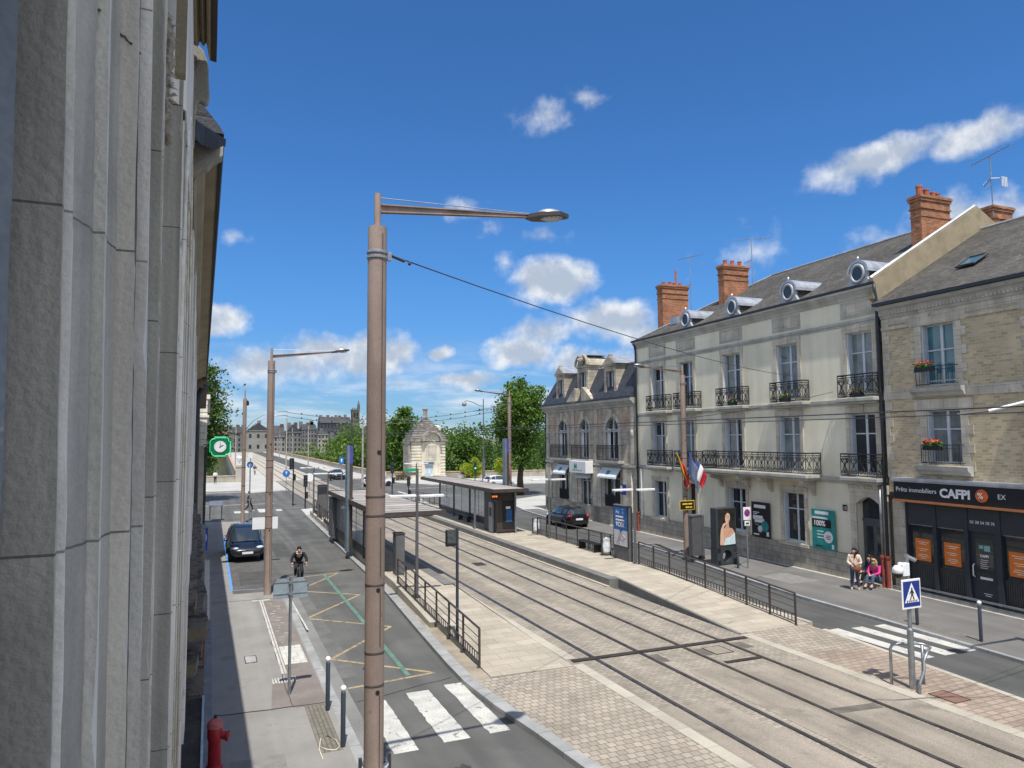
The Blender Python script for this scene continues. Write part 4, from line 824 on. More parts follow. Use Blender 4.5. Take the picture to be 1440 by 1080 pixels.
def surround(b, u0, u1, z0, z1, w=.2, p=.045, key=True, sill=True):
    b.box(u0 - w, u0, 0, p, z0, z1 + .02); b.box(u1, u1 + w, 0, p, z0, z1 + .02); b.box(u0 - w - .02, u1 + w + .02, 0, p + .012, z1 + .02, z1 + .3)
    if key: b.box((u0 + u1) / 2 - .13, (u0 + u1) / 2 + .13, 0, p + .05, z1 + .0, z1 + .34)
    if sill: b.box(u0 - w - .06, u1 + w + .06, 0, .14, z0 - .16, z0 - .02)
def rail_run(b, p0, p1, z0, z1, unit=.46, seed=0):
    """wrought-iron panel with C and S scrolls between two (u, v) points"""
    p0, p1 = Vector((p0[0], p0[1], 0)), Vector((p1[0], p1[1], 0)); Ln = (p1 - p0).length; d = (p1 - p0) / Ln; n = max(1, round(Ln / unit)); un = Ln / n; H = z1 - z0
    def at(s, z): q = p0 + d * s; return (q.x, q.y, z0 + z)
    for z, r in ((H - .02, .030), (H - .13, .017), (.05, .022)): b.tube([at(0, z), at(Ln, z)], r, 4)
    def spiral(cx, cz, r0, turns, ph, sg, k=13):
        return [at(cx + sg * r0 * (1 - .8 * i / k) * math.cos(ph + turns * 2 * PI * i / k), cz + r0 * (1 - .8 * i / k) * math.sin(ph + turns * 2 * PI * i / k)) for i in range(k + 1)]
    for i in range(n + 1): b.tube([at(min(Ln, i * un), .05), at(min(Ln, i * un), H - .02)], .020 if i % 2 else .024, 4)
    for i in range(n):
        c = (i + .5) * un; w = un * .5
        for sg in (-1, 1):
            b.tube(spiral(c + sg * w * .5, .2, .095, 1.2, PI * .5, sg), .021, 4, cap=False)
            b.tube(spiral(c + sg * w * .45, H - .26, .085, 1.1, -PI * .5, sg), .021, 4, cap=False)
            b.tube([at(c + sg * w * .5, .29), at(c + sg * w * .12, .42), at(c + sg * w * .18, .56), at(c + sg * w * .75, .62), at(c + sg * w * .45, H - .345)], .019, 4, cap=False)
        b.tube([at(c, .05), at(c, H - .13)], .008, 4, cap=False)
        b.tube(spiral(c, H * .45, .06, 1.0, 0, 1, 8), .011, 4, cap=False)
def balcony(root, u0, u1, z, v=.42, h=1.0, slab=True):
    b = MB()
    b.box(u0 - .06, u1 + .06, -.1, v + .06, z - .16, z); b.box(u0 - .0, u1 + .0, -.1, v - .04, z - .26, z - .16)
    s = b.build('balcony', M_cornice, root, bevel=.02)
    b = MB(); rail_run(b, (u0, v), (u1, v), z + .02, z + h); rail_run(b, (u0, .02), (u0, v), z + .02, z + h); rail_run(b, (u1, .02), (u1, v), z + .02, z + h)
    b.build('railing', M_iron, s); return s
def bracket(b, u, z, v, w=.16):
    b.extr([(0, z), (v, z), (v, z - .12), (v - .1, z - .22), (.28, z - .3), (.16, z - .55), (.04, z - .72), (0, z - .74)], 'x', u - w / 2, u + w / 2)
def pots(b, cs, z):
    for x, y, h, r in cs: b.mi(1).lathe([(r, z - .02), (r, z + h * .8), (r * 1.12, z + h * .82), (r * 1.12, z + h), (r * .8, z + h)], (x, y, 0), 10); b.mi(0)
def chimney(root, u0, u1, v0, v1, z0, z1, pc, name='chimney'):
    b = MB(); b.box(u0, u1, v0, v1, z0, z1 - .62)
    for k, (a, c, o) in enumerate(((.62, .54, .05), (.54, .26, .01), (.26, .14, .06), (.14, .05, .10), (.05, 0, .06))): b.box(u0 - o, u1 + o, v0 - o, v1 + o, z1 - a, z1 - c)
    b.box(u0 - .03, u1 + .03, v0 - .03, v1 + .03, z1 - .98, z1 - .9)
    pots(b, [(u0 + (u1 - u0) * px, v0 + (v1 - v0) * py, h, r) for px, py, h, r in pc], z1)
    return b.build(name, [M_rbrick, M_pot], root)
def antenna(root, u, v, z0, z1, az=0., yagi=1.3, n=9):
    b = MB(); b.tube([(u, v, z0), (u, v, z1)], .024, 6)
    ca, sa = math.cos(az), math.sin(az); b.tube([(u - ca * yagi, v - sa * yagi, z1 - .06), (u + ca * yagi, v + sa * yagi, z1 + .02)], .017, 5)
    for i in range(n):
        s = -yagi + 2 * yagi * i / (n - 1); L_ = .16 + .02 * (i % 3); x, y = u + ca * s, v + sa * s; b.tube([(x - sa * L_, y + ca * L_, z1 - .02), (x + sa * L_, y - ca * L_, z1 - .02)], .009, 4)
    zz_ = z0 + (z1 - z0) * .62; b.tube([(u, v, zz_), (u + ca * .5, v + sa * .5, zz_ - .18)], .02, 5)
    for i in range(5): s = .08 + i * .1; b.tube([(u + ca * s - .14 * sa, v + sa * s, zz_ - .05 - s * .3 + .14), (u + ca * s + .14 * sa, v + sa * s, zz_ - .05 - s * .3 - .14)], .008, 4)
    return b.build('antenna', M_galv, root)

# ---- B: the long cream house
HB = thing('cream_house', 'long three-storey cream rendered house with wrought-iron balconies and round zinc dormers', 'building', HP0, HRZ)
WU = [(15.8, 17.2), (12.72, 14.1), (8.5, 9.95), (4.35, 5.75), (.05, 1.4)]
ops = [(a, c, 4.55, 7.12) for a, c in WU] + [(a, c, 7.98, 10.65) for a, c in WU] + [(15.75, 17.15, 1.15, 3.42), (12.75, 13.6, .12, 3.45), (8.36, 9.78, 1.18, 3.45), (4.25, 5.62, 1.15, 3.48), (-.05, 1.2, .1, 3.6)]
b = MB(); wall(b, -.3, 19.15, -.1, 12.1, ops); b.build('wall', M_render, HB)
b = MB(); last = -.3
for a, c in ((-.3, -.25), (1.5, 12.55), (13.8, 19.15)): b.box(a, c, 0, .07, -.05, 1.02); b.box(a, c, 0, .10, .98, 1.08)
b.build('plinth', M_plinth, HB)
for k, (a, c, e, f) in enumerate(ops[:14]): b = MB(); surround(b, a, c, e, f, w=.2 if k < 10 else .22, sill=k >= 10 and e > .5); b.build('window_surround', M_rstone, HB)
b = MB(); w_, (a, c, e, f) = .34, ops[14]
b.box(a - w_, a, 0, .08, 0, 3.75); b.box(c, c + w_, 0, .08, 0, 3.75); b.box(a - w_ - .05, c + w_ + .05, 0, .1, 3.78, 4.14)
pts = [(a + (c - a) * i / 12, 3.28 + .32 * math.sin(PI * i / 12)) for i in range(13)]; b.extr(pts + [(c, 3.77), (a, 3.77)], 'y', -.2, .085)
for sg in (-1, 1): b.tube([((a + c) / 2 + sg * (.1 + .5 * i / 10), .11, 3.95 + .10 * math.sin(i * .9)) for i in range(11)], .035, 5)
b.build('door_surround', M_rstone, HB)
b = MB()
for z, h, p in ((4.2, .16, .09), (7.62, .14, .07), (11.06, .12, .08)): b.box(-.3, 19.15, 0, p, z, z + h); b.box(-.3, 19.15, 0, p * .5, z - .1, z)
for a, c in WU: b.box((a + c) / 2 - .95, (a + c) / 2 + .95, 0, .025, 11.3, 12.02)
b.build('string_course', M_cornice, HB)
for a, c in WU: b = MB(); m = (a + c) / 2; b.box(m - .78, m + .78, .02, .04, 11.42, 11.92); b.build('attic_panel', M_rstone, HB)
b = MB(); b.extr([(0, 12.08), (.06, 12.08), (.08, 12.2), (.13, 12.26), (.20, 12.36), (.26, 12.4), (.26, 12.5), (0, 12.5)], 'x', -.3, 19.2); b.build('cornice', M_cornice, HB)
b = MB(); b.extr([(.18, 12.5), (.28, 12.52), (.29, 12.62), (.18, 12.60)], 'x', -.35, 19.3); b.build('gutter', M_dgrey, HB)
for i, (a, c) in enumerate(WU):
    for z0_, z1_, cu in ((4.55, 7.12, i in (1, 3)), (7.98, 10.65, i in (3, 4))):
        w = window(HB, a, c, z0_, z1_, M_curt if cu else M_pane)
        if not cu or i == 3:                                        # half-drawn pale curtain behind one leaf
            b = MB(); u_ = a + .08 if i % 2 else (a + c) / 2 + .06; n_ = 9
            for k in range(n_): b.box(u_ + k * .06, u_ + k * .06 + .05, -.275, -.2705 - .002 * (k % 2) + .004, z0_ + .1, z1_ - (.06 if i % 3 else .9))
            b.build('curtain', mat('net_curtain', (.30, .31, .31), .6, var=.15), w)
for a, c, e, f in (ops[10], ops[12], ops[13]): window(HB, a, c, e, f)
b = MB(); b.box(12.76, 13.59, -.34, -.28, .12, 3.44); b.box(12.9, 13.45, -.28, -.265, .5, 1.6); b.box(12.9, 13.45, -.28, -.265, 1.8, 2.6); b.build('side_door', M_black, HB)
b = MB(); b.box(-.04, 1.19, -.34, -.28, .12, 2.55); b.box(-.04, 1.19, -.34, -.24, 2.55, 2.68)
for x in (.07, .63): b.box(x, x + .46, -.28, -.262, .3, .95); b.box(x + .06, x + .40, -.262, -.25, .38, .87)
dr = b.build('door', mat('grey_door_paint', (.085, .09, .10), .5, var=.1), HB)
b = MB()
for x in (.12, .68): b.box(x, x + .36, -.28, -.27, 1.15, 2.35)
b.box(-.04, 1.19, -.32, -.29, 2.68, 3.6); b.build('pane', M_pane, dr)
b = MB(); b.tube([(.02, -.28, 2.7), (.58, -.28, 3.5)], .012, 4); b.tube([(1.14, -.28, 2.7), (.58, -.28, 3.5)], .012, 4); b.tube([(.58, -.28, 2.7), (.58, -.28, 3.5)], .012, 4); b.build('fanlight_bar', M_dgrey, dr)
b = MB(); b.ball((.55, -.22, 1.25), .035, 8, 5); b.build('handle', M_galv, dr)
b = MB(); b.box(-.1, 1.25, -.2, .55, -.05, .12); b.build('door_step', M_plinth, HB)
b = MB(); b.box(1.72, 1.94, .05, .075, 2.92, 3.18); npl = b.build('house_number', M_black, HB); text('15', .2, M_signw, HB, (1.90, .08, 2.97), (PI / 2, 0, PI), 'house_number_digits')
for u0, u1 in ((15.0, 17.25), (12.0, 14.2)): balcony(HB, u0, u1, 4.36); balcony(HB, u0, u1, 7.80)
for u0, u1 in ((7.9, 10.1), (3.7, 5.85), (-.25, 1.6)): balcony(HB, u0, u1, 7.80)
balcony(HB, -.25, 1.6, 4.42)
balcony(HB, 3.15, 10.75, 4.42, v=.9)
b = MB()
for u in (3.6, 6.4, 8.1, 10.3): bracket(b, u, 4.16, .78, .2)
b.build('balcony_bracket', M_rstone, HB)
# roof with bell-cast foot, hipped at the far end
b = MB(); E0, E1, R0, R1 = -.08, 19.35, -.08, 13.0
f0 = [(E0, .20, 12.58), (E1, .20, 12.58)]; f1 = [(E0, -.6, 13.0), (18.6, -.6, 13.0)]; f2 = [(R0, -6.3, 16.25), (R1, -6.3, 16.25)]; bk = [(E0, -13, 12.6), (E1, -13, 12.6)]
b.add(f0 + f1 + f2 + bk, [(1, 0, 2, 3), (3, 2, 4, 5), (5, 4, 6, 7), (1, 3, 5, 7), (0, 6, 4, 2)])
rf = b.build('roof', M_tile, HB)
b = MB(); b.tube([(R0, -6.3, 16.28), (R1, -6.3, 16.28)], .07, 6); b.tube([(R1, -6.3, 16.28), (18.6, -.6, 13.04), (E1, .2, 12.6)], .05, 6); b.build('ridge_capping', M_zinc, rf)
b = MB(); b.extr([(-13.1, 11.6), (-13.1, 12.7), (-6.3, 16.55), (-.6, 13.25), (.22, 12.75), (.24, 11.9), (-.5, 11.4)], 'x', -.34, -.08); b.build('gable_wall', mat('sandy_roughcast', (.31, .26, .175), .95, var=.15, vscale=2., bump=.3, stain=((.27, .22, .14), .58, .75, 2.)), rf)
b = MB(); b.tube([(-.21, -13.1, 12.72), (-.21, -6.3, 16.6), (-.21, -.6, 13.28), (-.21, .24, 12.78)], .07, 4); b.build('gable_capping', M_zinc, rf)
for i, u in enumerate((.57, 4.73, 8.96, 13.23)):
    b = MB(); zc, r = 13.12, .43; ol = [(-.66, 12.58), (.66, 12.58), (.6, 12.72), (.47, 12.9), (.47, zc)] + [(.50 * math.cos(t * PI / 12), zc + .06 + .50 * math.sin(t * PI / 12)) for t in range(0, 13)] + [(-.47, zc), (-.47, 12.9), (-.6, 12.72)]
    b.extr([(u + x, z) for x, z in ol], 'y', -.06, .08); dm = b.build('dormer', M_zg, rf, bevel=.015)
    b = MB(); n = 12; vs = []
    for v_, rr in ((.12, .57), (-3.5, .57)):
        for t in range(n + 1): a = PI * t / n; vs.append((u + rr * math.cos(a), v_, zc + .05 + rr * math.sin(a)))
    for v_, rr in ((.12, .48), (-3.5, .48)):
        for t in range(n + 1): a = PI * t / n; vs.append((u + rr * math.cos(a), v_, zc + .03 + rr * math.sin(a)))
    k = n + 1; fs = [(t, t + 1, k + t + 1, k + t) for t in range(n)] + [(2 * k + t, 3 * k + t, 3 * k + t + 1, 2 * k + t + 1) for t in range(n)] + [(t, 2 * k + t, 2 * k + t + 1, t + 1) for t in range(n)] + [(0, k, 3 * k, 2 * k), (n, 2 * k + n, 3 * k + n, k + n)]
    b.add(vs, fs); b.build('dormer_hood', M_zinc, dm)
    b = MB()
    for sg in (-1, 1): b.add([(u + sg * .46, .0, 12.6), (u + sg * .46, .0, zc + .05), (u + sg * .46, -2.4, zc + .05), (u + sg * .46, -1.2, 12.8)], [(0, 1, 2, 3)])
    b.build('dormer_cheek', M_dgrey, dm)
    b = MB(); pts = [(u + .33 * math.cos(q * PI / 12), .10, zc + .02 + .37 * math.sin(q * PI / 12)) for q in range(24)]; b.tube(pts, .07, 6, closed=True); b.build('round_frame', M_zg, dm, smooth=True)
    b = MB(); b.add([(u + .31 * math.cos(q * PI / 12), .095, zc + .02 + .35 * math.sin(q * PI / 12)) for q in range(24)], [tuple(range(24))]); b.build('pane', M_pane, dm)
    b = MB(); b.ball((u, .06, zc + .68), (.07, .05, .10), 8, 5); b.build('finial', M_zinc, dm)
chimney(rf, -.02, .52, -4.95, -3.15, 12.9, 16.85, [(.5, .15, .3, .11), (.5, .6, .38, .12), (.5, .84, .5, .13), (.5, .38, .3, .1)][1:] + [(.5, .2, .28, .1)])
chimney(rf, 13.55, 14.12, -4.9, -3.05, 13.0, 16.85, [(.5, .22, .34, .12), (.5, .52, .34, .12), (.5, .82, .34, .12)])
chimney(rf, 18.55, 19.2, -3.9, -1.85, 11.5, 16.55, [(.5, .2, .22, .12), (.5, .42, .22, .12), (.5, .6, .25, .12), (.5, .36, 1.1, .07), (.5, .85, .22, .12)])
antenna(rf, 13.4, -5.1, 15., 18.6, .9, 1.1); antenna(rf, 18.5, -4.1, 13.5, 18.6, .3, 1.0)
b = MB(); b.box(16.2, 16.9, -1.9, -1.3, 13.45, 13.9); b.build('skylight', M_zinc, rf)
# rain pipes
for u, nm in ((-.34, 0), (18.95, 1)):
    b = MB(); b.tube([(u, .22, 12.5), (u, .18, 12.2), (u, .12, 11.9), (u, .12, .9)], .065, 10); b.lathe([(.08, 0), (.08, .03)], (u, .12, 8.), 10); b.build('rain_pipe', M_bluegrey, HB, smooth=True)
    b = MB(); b.tube([(u, .12, 1.25), (u, .12, .02)], .085, 10); b.lathe([(.12, 0), (.12, .1)], (u, .12, 1.2), 10); b.build('pipe_shoe', mat('oxide_red_pipe', (.28, .07, .05), .6, var=.2), HB)
b = MB(); b.tube([(18.55, .1, 4.1), (18.55, .1, .9)], .05, 8); b.tube([(18.5, .11, 2.6), (18.5, .11, 1.1)], .06, 8); b.build('cable_duct', M_wht, HB)
b = MB(); b.tube([(-.12, .16, 4.4), (-.12, .14, 1.2)], .055, 10); b.build('rain_pipe', M_galv, HB, smooth=True)
b = MB(); b.tube([(-.12, .15, 1.25), (-.12, .15, .02)], .08, 10); b.lathe([(.11, 0), (.11, .1)], (-.12, .15, 1.2), 10); b.build('pipe_shoe', MATS['oxide_red_pipe'], HB)

# ---- A: brick house with the loan shop
HA = thing('brick_house', 'buff brick and stone house with flower boxes above a dark shopfront', 'building', HP0, HRZ)
opA = [(-3.62, -2.25, 8.08, 10.45), (-3.72, -2.32, 5.1, 7.15), (-7.9, -6.5, 8.08, 10.45), (-7.9, -6.5, 5.1, 7.15)]
b = MB(); wall(b, -12, -.46, 3.9, 11.15, opA); b.build('wall', M_buff, HA)
b = MB()
rr = random.Random(5)
def quoin(b, u, z0, z1, sg, w0=.28, w1=.46):
    z = z0; k = 0
    while z < z1 - .1:
        h = min(.34, z1 - z); w = w0 if k % 2 else w1; b.box(u, u + sg * w, 0, .03 + rr.uniform(0, .006), z, z + h - .006); z += h; k += 1
quoin(b, -.46, 4.5, 10.95, -1, .2, .34)
for a, c, e, f in opA: quoin(b, a, e - .25, f, -1); quoin(b, c, e - .25, f, 1); b.box(a - .5, c + .5, 0, .045, f, f + .42)
b.box(-12, -.44, 0, .05, 7.64, 8.0); b.box(-12, -.44, 0, .02, 10.72, 11.0); b.box(-12, -.44, 0, .06, 10.5, 10.62)
b.build('stone_trim', M_rstone, HA)
b = MB(); b.extr([(0, 10.98), (.07, 10.98), (.09, 11.08), (.14, 11.12), (.16, 11.3), (.3, 11.36), (.34, 11.48), (0, 11.5)], 'x', -12, -.44); b.build('cornice', M_cornice, HA)
b = MB()
for i in range(76): b.box(-.5 - i * .15, -.58 - i * .15, .08, .17, 11.10, 11.2)
b.build('dentil_molding', M_rstone, HA)
b = MB(); b.extr([(.3, 11.5), (.46, 11.5), (.47, 11.62), (.3, 11.62)], 'x', -12, -.4); b.build('gutter', M_bluegrey, HA)
for i, (a, c, e, f) in enumerate(opA): window(HA, a, c, e, f, M_teal if i % 2 == 0 else M_curt, bars=(.42, .92) if i % 2 == 0 else (.36,))
for a, c, e, f in opA:
    b = MB(); b.extr([(0, e - .42), (.16, e - .40), (.2, e - .3), (.32, e - .22), (.34, e - .08), (0, e - .06)], 'x', a - .38, c + .38); s = b.build('window_sill', M_cornice, HA)
    b = MB(); b.tube([(a - .08, .3, e + .72), (c + .08, .3, e + .72)], .018, 5); b.tube([(a - .08, .3, e + .04), (c + .08, .3, e + .04)], .014, 4); b.tube([(a - .08, .3, e + .58), (c + .08, .3, e + .58)], .01, 4)
    for sg in (a - .08, c + .08): b.tube([(sg, .02, e + .72), (sg, .3, e + .72)], .016, 4); b.tube([(sg, .3, e + .0), (sg, .3, e + .74)], .018, 4); b.tube([(sg, .02, e + .05), (sg, .3, e + .05)], .012, 4)
    for i in range(int((c - a + .16) / .11)): b.tube([(a - .02 + i * .11, .3, e + .04), (a - .02 + i * .11, .3, e + .72)], .009, 4)
    b.build('railing', M_iron, s)
b = MB(); ex_ = [(-12, .44, 11.6), (-.34, .44, 11.6)]; rg = [(-12, -6.5, 15.5), (-.34, -6.5, 15.5)]; b.add(ex_ + rg + [(-12, -13.5, 11.6), (-.34, -13.5, 11.6)], [(0, 1, 3, 2), (2, 3, 5, 4), (0, 2, 4), (1, 5, 3)]); rA = b.build('roof', M_tile, HA)
b = MB(); b.tube([(-12, -6.5, 15.53), (-.34, -6.5, 15.53)], .07, 6); b.build('ridge_capping', M_zinc, rA)
b = MB(); b.add([(-3.5, -1.45, 12.78), (-2.75, -1.45, 12.78), (-2.75, -2.25, 13.23), (-3.5, -2.25, 13.23)], [(0, 1, 2, 3)]); sk = b.build('skylight', M_teal, rA)
b = MB(); b.tube([(-3.5, -1.45, 12.79), (-2.75, -1.45, 12.79), (-2.75, -2.25, 13.24), (-3.5, -2.25, 13.24)], .05, 4, closed=True); b.build('skylight_frame', M_dgrey, sk)
chimney(rA, -.30, .5, -8.7, -7.4, 14.4, 16.75, [])
antenna(rA, -.3, -7.4, 16.2, 19.1, -.35, 1.3)
b = MB(); b.tube([(-.30, -7.4, 18.0), (-.75, -7.3, 17.85)], .03, 5)
for i in range(4): b.box(-.95, -.93, -7.5 + i * .1, -7.45 + i * .1, 17.4, 17.85)
b.build('antenna_grid', M_wht, rA)
# shopfront
M_shop = mat('anthracite_shop_paint', (.033, .038, .047), .45, var=.08)
M_sdark = mat('shop_interior_dark', (.012, .013, .016), .5, var=.3, vscale=3.)
b = MB(); b.box(-12, -.92, .0, .30, 3.66, 4.42); b.build('sign_board', mat('sign_black', (.012, .014, .018), .4, var=.05), HA)
b = MB(); b.box(-12, -.86, .0, .36, 4.42, 4.52); b.box(-12, -.90, .28, .33, 4.36, 4.425); b.build('sign_capping', M_zinc, HA)
b = MB(); b.box(-12, -.9, -.05, .33, 3.58, 3.665); b.build('sign_edge_strip', mat('copper_orange', (.42, .16, .06), .5, var=.1), HA)
b = MB(); b.box(-12, -.46, -.6, -.12, -.1, 3.6)
b.build('shop_wall', M_rstone, HA)
b = MB()
for u0, u1 in ((-1.28, -1.2), (-2.52, -2.38), (-3.78, -3.62), (-4.98, -4.78), (-6.3, -6.1), (-7.6, -7.4)): b.box(u0, u1, -.1, .08, .0, 3.58)
b.box(-12, -1.2, -.1, .05, 2.72, 3.58); b.box(-12, -4.9, -.1, .10, 0, .2); b.box(-3.7, -1.2, -.1, .10, 0, .2)
b.box(-12, -.5, -.1, -.03, .1, 3.58) if False else None
sf = b.build('shopfront', M_shop, HA)
for u0, u1 in ((-2.38, -1.28), (-3.62, -2.52), (-6.1, -4.98), (-7.4, -6.3)):
    b = MB(); b.box(u0, u1, -.09, -.06, 1.18, 2.72); b.build('shop_window', M_pane, sf)
    b = MB(); n = int((u1 - u0) / .075)
    for i in range(n): b.box(u0 + (i + .12) * (u1 - u0) / n, u0 + (i + .88) * (u1 - u0) / n, -.10, -.03, .2, 1.18)
    b.box(u0, u1, -.1, -.06, .2, 1.18); b.build('slatted_panel', mat('slatted_panel', (.05, .052, .05), .6, var=.12), sf)
    b = MB(); b.box(u0, u1, -.05, .0, 2.68, 2.73); b.build('window_trim', M_galv, sf)
b = MB(); b.box(-12, -.9, .06, .12, .26, .33); b.box(-12, -.5, .0, .14, -.05, .16); b.build('kick_rail', M_galv, HA)
dA = MB(); dA.box(-4.78, -3.78, -.12, -.04, .12, 2.72); dA.box(-4.7, -3.86, -.04, -.02, .95, 1.05); dsh = dA.build('door', M_shop, HA)
b = MB(); b.box(-4.62, -3.98, -.045, -.03, 1.12, 2.45); b.build('pane', M_pane, dsh)
b = MB(); b.tube([(-3.9, -.02, 1.55), (-3.9, .06, 1.5), (-3.9, .06, 1.15), (-3.9, -.02, 1.1)], .022, 6); b.box(-4.55, -4.1, -.03, -.015, 1.05, 1.13); b.build('handle', M_wht, dsh)
FT = (PI / 2, 0, PI)
text('Prêts immobiliers', .25, M_signw, HA, (-1.02, .305, 3.98), FT)
text('CAFPI', .44, M_signw, HA, (-2.92, .305, 3.88), FT, bold=.018, sx=1.05)
b = MB(); b.lathe([(.23, .30), (.23, .325)], (-4.55, 0, 4.03), 24, 'y'); b.build('percent_disc', mat('disc_orange', (.55, .12, .03), .5), HA); text('%', .3, M_signw, HA, (-4.40, .33, 3.93), FT)
text('EX', .24, M_signw, HA, (-5.1, .305, 3.96), FT)
text('02 38 54 78 78', .15, M_signw, HA, (-3.86, .055, 3.0), FT)
text('CAFPI', .12, M_signw, HA, (-4.12, -.028, 1.83), FT, bold=.005)
b = MB(); b.box(-4.25, -4.1, -.03, -.024, 2.12, 2.24); b.box(-4.5, -4.28, -.03, -.024, 2.05, 2.25); b.build('door_sticker', mat('sticker_teal', (.2, .42, .4), .5), dsh)
b = MB()
for i in range(5): b.box(-4.12, -4.42 + .04 * (i % 3), -.03, -.026, 1.72 - i * .07, 1.735 - i * .07)
b.box(-4.2, -4.5, -.04, -.018, .55, .565); b.box(-4.25, -4.45, -.04, -.018, .48, .50); b.build('door_small_print', M_signw, dsh)
for j, (u0, u1) in enumerate(((-1.50, -2.16), (-2.72, -3.38), (-5.14, -5.86))):
    p = thing('poster', ['orange poster in the shop window nearest the street door of the cream house', 'orange poster just left of the shop door', 'orange poster right of the shop door'][j], 'poster', HP0, HRZ, 'orange shop window posters')
    b = MB(); b.box(u0, u1, -.055, -.045, 1.33, 2.17); b.build('sheet', M_orange, p)
    b = MB(); r = random.Random(j)
    for z, w in ((2.03, .8), (1.96, .5), (1.78, .7), (1.71, .45), (1.56, .6), (1.49, .75), (1.42, .35)):
        m = (u0 + u1) / 2; h = .5 * .62 * w; b.box(m - h, m + h, -.047, -.042, z, z + .022)
    b.build('lettering', mat('print_pale', (.85, .75, .65), .6), p)
# flower boxes on the brick house sills
def flowers(name, label, u0, u1, v, z, leaf, bloom, n=60, box=True, seed=1, root=HP0):
    t = thing(name, label, 'flower box', root, HRZ, 'flower boxes on the house fronts'); r = random.Random(seed)
    b = MB(); b.box(u0, u1, v - .09, v + .09, z, z + .18); b.build('trough', M_black if box else M_wht, t)
    for nm, m, zz0, zz1, k, s in (('leaves', leaf, .12, .34, n * 3, .05), ('blossom', bloom, .24, .40, n, .045)):
        b = MB()
        for _ in range(k):
            c = Vector((r.uniform(u0, u1), v + r.gauss(0, .07), z + r.uniform(zz0, zz1))); a = Vector((r.gauss(0, 1), r.gauss(0, 1), r.gauss(0, 1))).normalized(); e = a.orthogonal().normalized() * s; f = a.cross(e)
            b.add([c - e, c - f * .8, c + e, c + f * .8], [(0, 1, 2, 3)])
        b.build(nm, m, t)
M_leaf = mat('box_leaves', (.06, .16, .03), .6, var=.3); M_bred = mat('geranium_red', (.75, .05, .03), .6, var=.2); M_bpink = mat('geranium_coral', (.75, .2, .12), .6, var=.2); M_byel = mat('yellow_bloom', (.6, .42, .05), .6, var=.2)
flowers('flower_box', 'red flowers in a trough on the upper window of the brick house', -2.95, -2.2, .34, 8.62, M_leaf, M_bred, 40, True, 1)
flowers('flower_box', 'bright red flowers in a trough on the lower window of the brick house', -3.1, -2.4, .34, 5.62, M_leaf, M_bred, 70, True, 2)
flowers('flower_box', 'coral flowers on the top balcony beside the rain pipe', .35, .95, .36, 7.83, M_leaf, M_bpink, 25, True, 3)
flowers('flower_box', 'yellow flowers on the top balcony second from the rain pipe', 4.6, 5.2, .36, 7.83, M_leaf, M_byel, 35, True, 4)
flowers('flower_box', 'pink flowers on the top balcony above the long balcony, farther one', 8.5, 9.1, .36, 7.83, M_leaf, M_bpink, 30, True, 5)
# posters on the cream front
def poster(label, u0, u1, z0, z1, m):
    p = thing('poster_board', label, 'poster', HP0, HRZ); b = MB(); b.box(u0, u1, .10, .14, z0, z1); b.build('board', m, p); return p
p = poster('black poster board with white lines and a teal dot on the cream front', 7.82, 6.5, 1.12, 2.86, mat('poster_black', (.013, .012, .016), .45))
def pbars(p, items, m, nm='lettering', v=.143):
    b = MB()
    for u0, u1, z0, z1 in items: b.box(u0, u1, v - .006, v, z0, z1)
    return b.build(nm, m, p)
pbars(p, [(7.62, 6.78, 2.56, 2.72), (7.72, 7.0, 1.98, 2.18), (7.6, 6.9, 1.84, 2.04), (7.7, 7.25, 2.32, 2.36), (7.7, 7.4, 2.24, 2.28), (7.7, 7.3, 1.2, 1.27), (6.75, 6.58, 1.2, 1.42)], M_signw)
b = MB(); b.lathe([(.27, .135), (.27, .146)], (6.86, 0, 1.68), 22, 'y'); b.build('teal_dot', mat('poster_teal', (.02, .26, .24), .5), p)
b = MB(); b.lathe([(.17, .135), (.17, .149)], (7.2, 0, 1.52), 20, 'y'); b.build('pale_dot', mat('pale_grey_print', (.6, .62, .63), .5), p)
b = MB(); pts = [(7.42 + .14 * math.cos(PI + PI * i / 10), .146, 1.86 + .16 * math.sin(PI + PI * i / 10)) for i in range(11)]; b.tube(pts, .008, 4); b.build('curved_line', M_signw, p)
p = poster('teal poster board reading 100% beside the house door', 3.71, 2.36, 1.08, 2.86, MATS['poster_teal'])
pbars(p, [(3.5, 2.7, 2.64, 2.78), (3.66, 2.76, 2.44, 2.52), (3.4, 3.02, 1.86, 1.90), (3.4, 2.98, 1.72, 1.76), (3.4, 2.95, 1.58, 1.62), (2.56, 2.44, 1.16, 1.36)], M_signw)
pbars(p, [(3.66, 2.56, 2.06, 2.42)], mat('poster_black', (.013, .012, .016), .45), 'black_band')
text('100%', .33, M_signw, p, (3.6, .147, 2.13), FT, bold=.008)
b = MB(); b.lathe([(.26, .135), (.26, .147)], (2.74, 0, 1.66), 22, 'y'); b.build('white_dot', M_signw, p)
pbars(p, [(2.86, 2.62, 1.7, 1.73), (2.9, 2.6, 1.63, 1.66), (2.84, 2.64, 1.56, 1.59), (3.5, 3.1, 1.2, 1.25)], M_black, 'dark_print', .150)
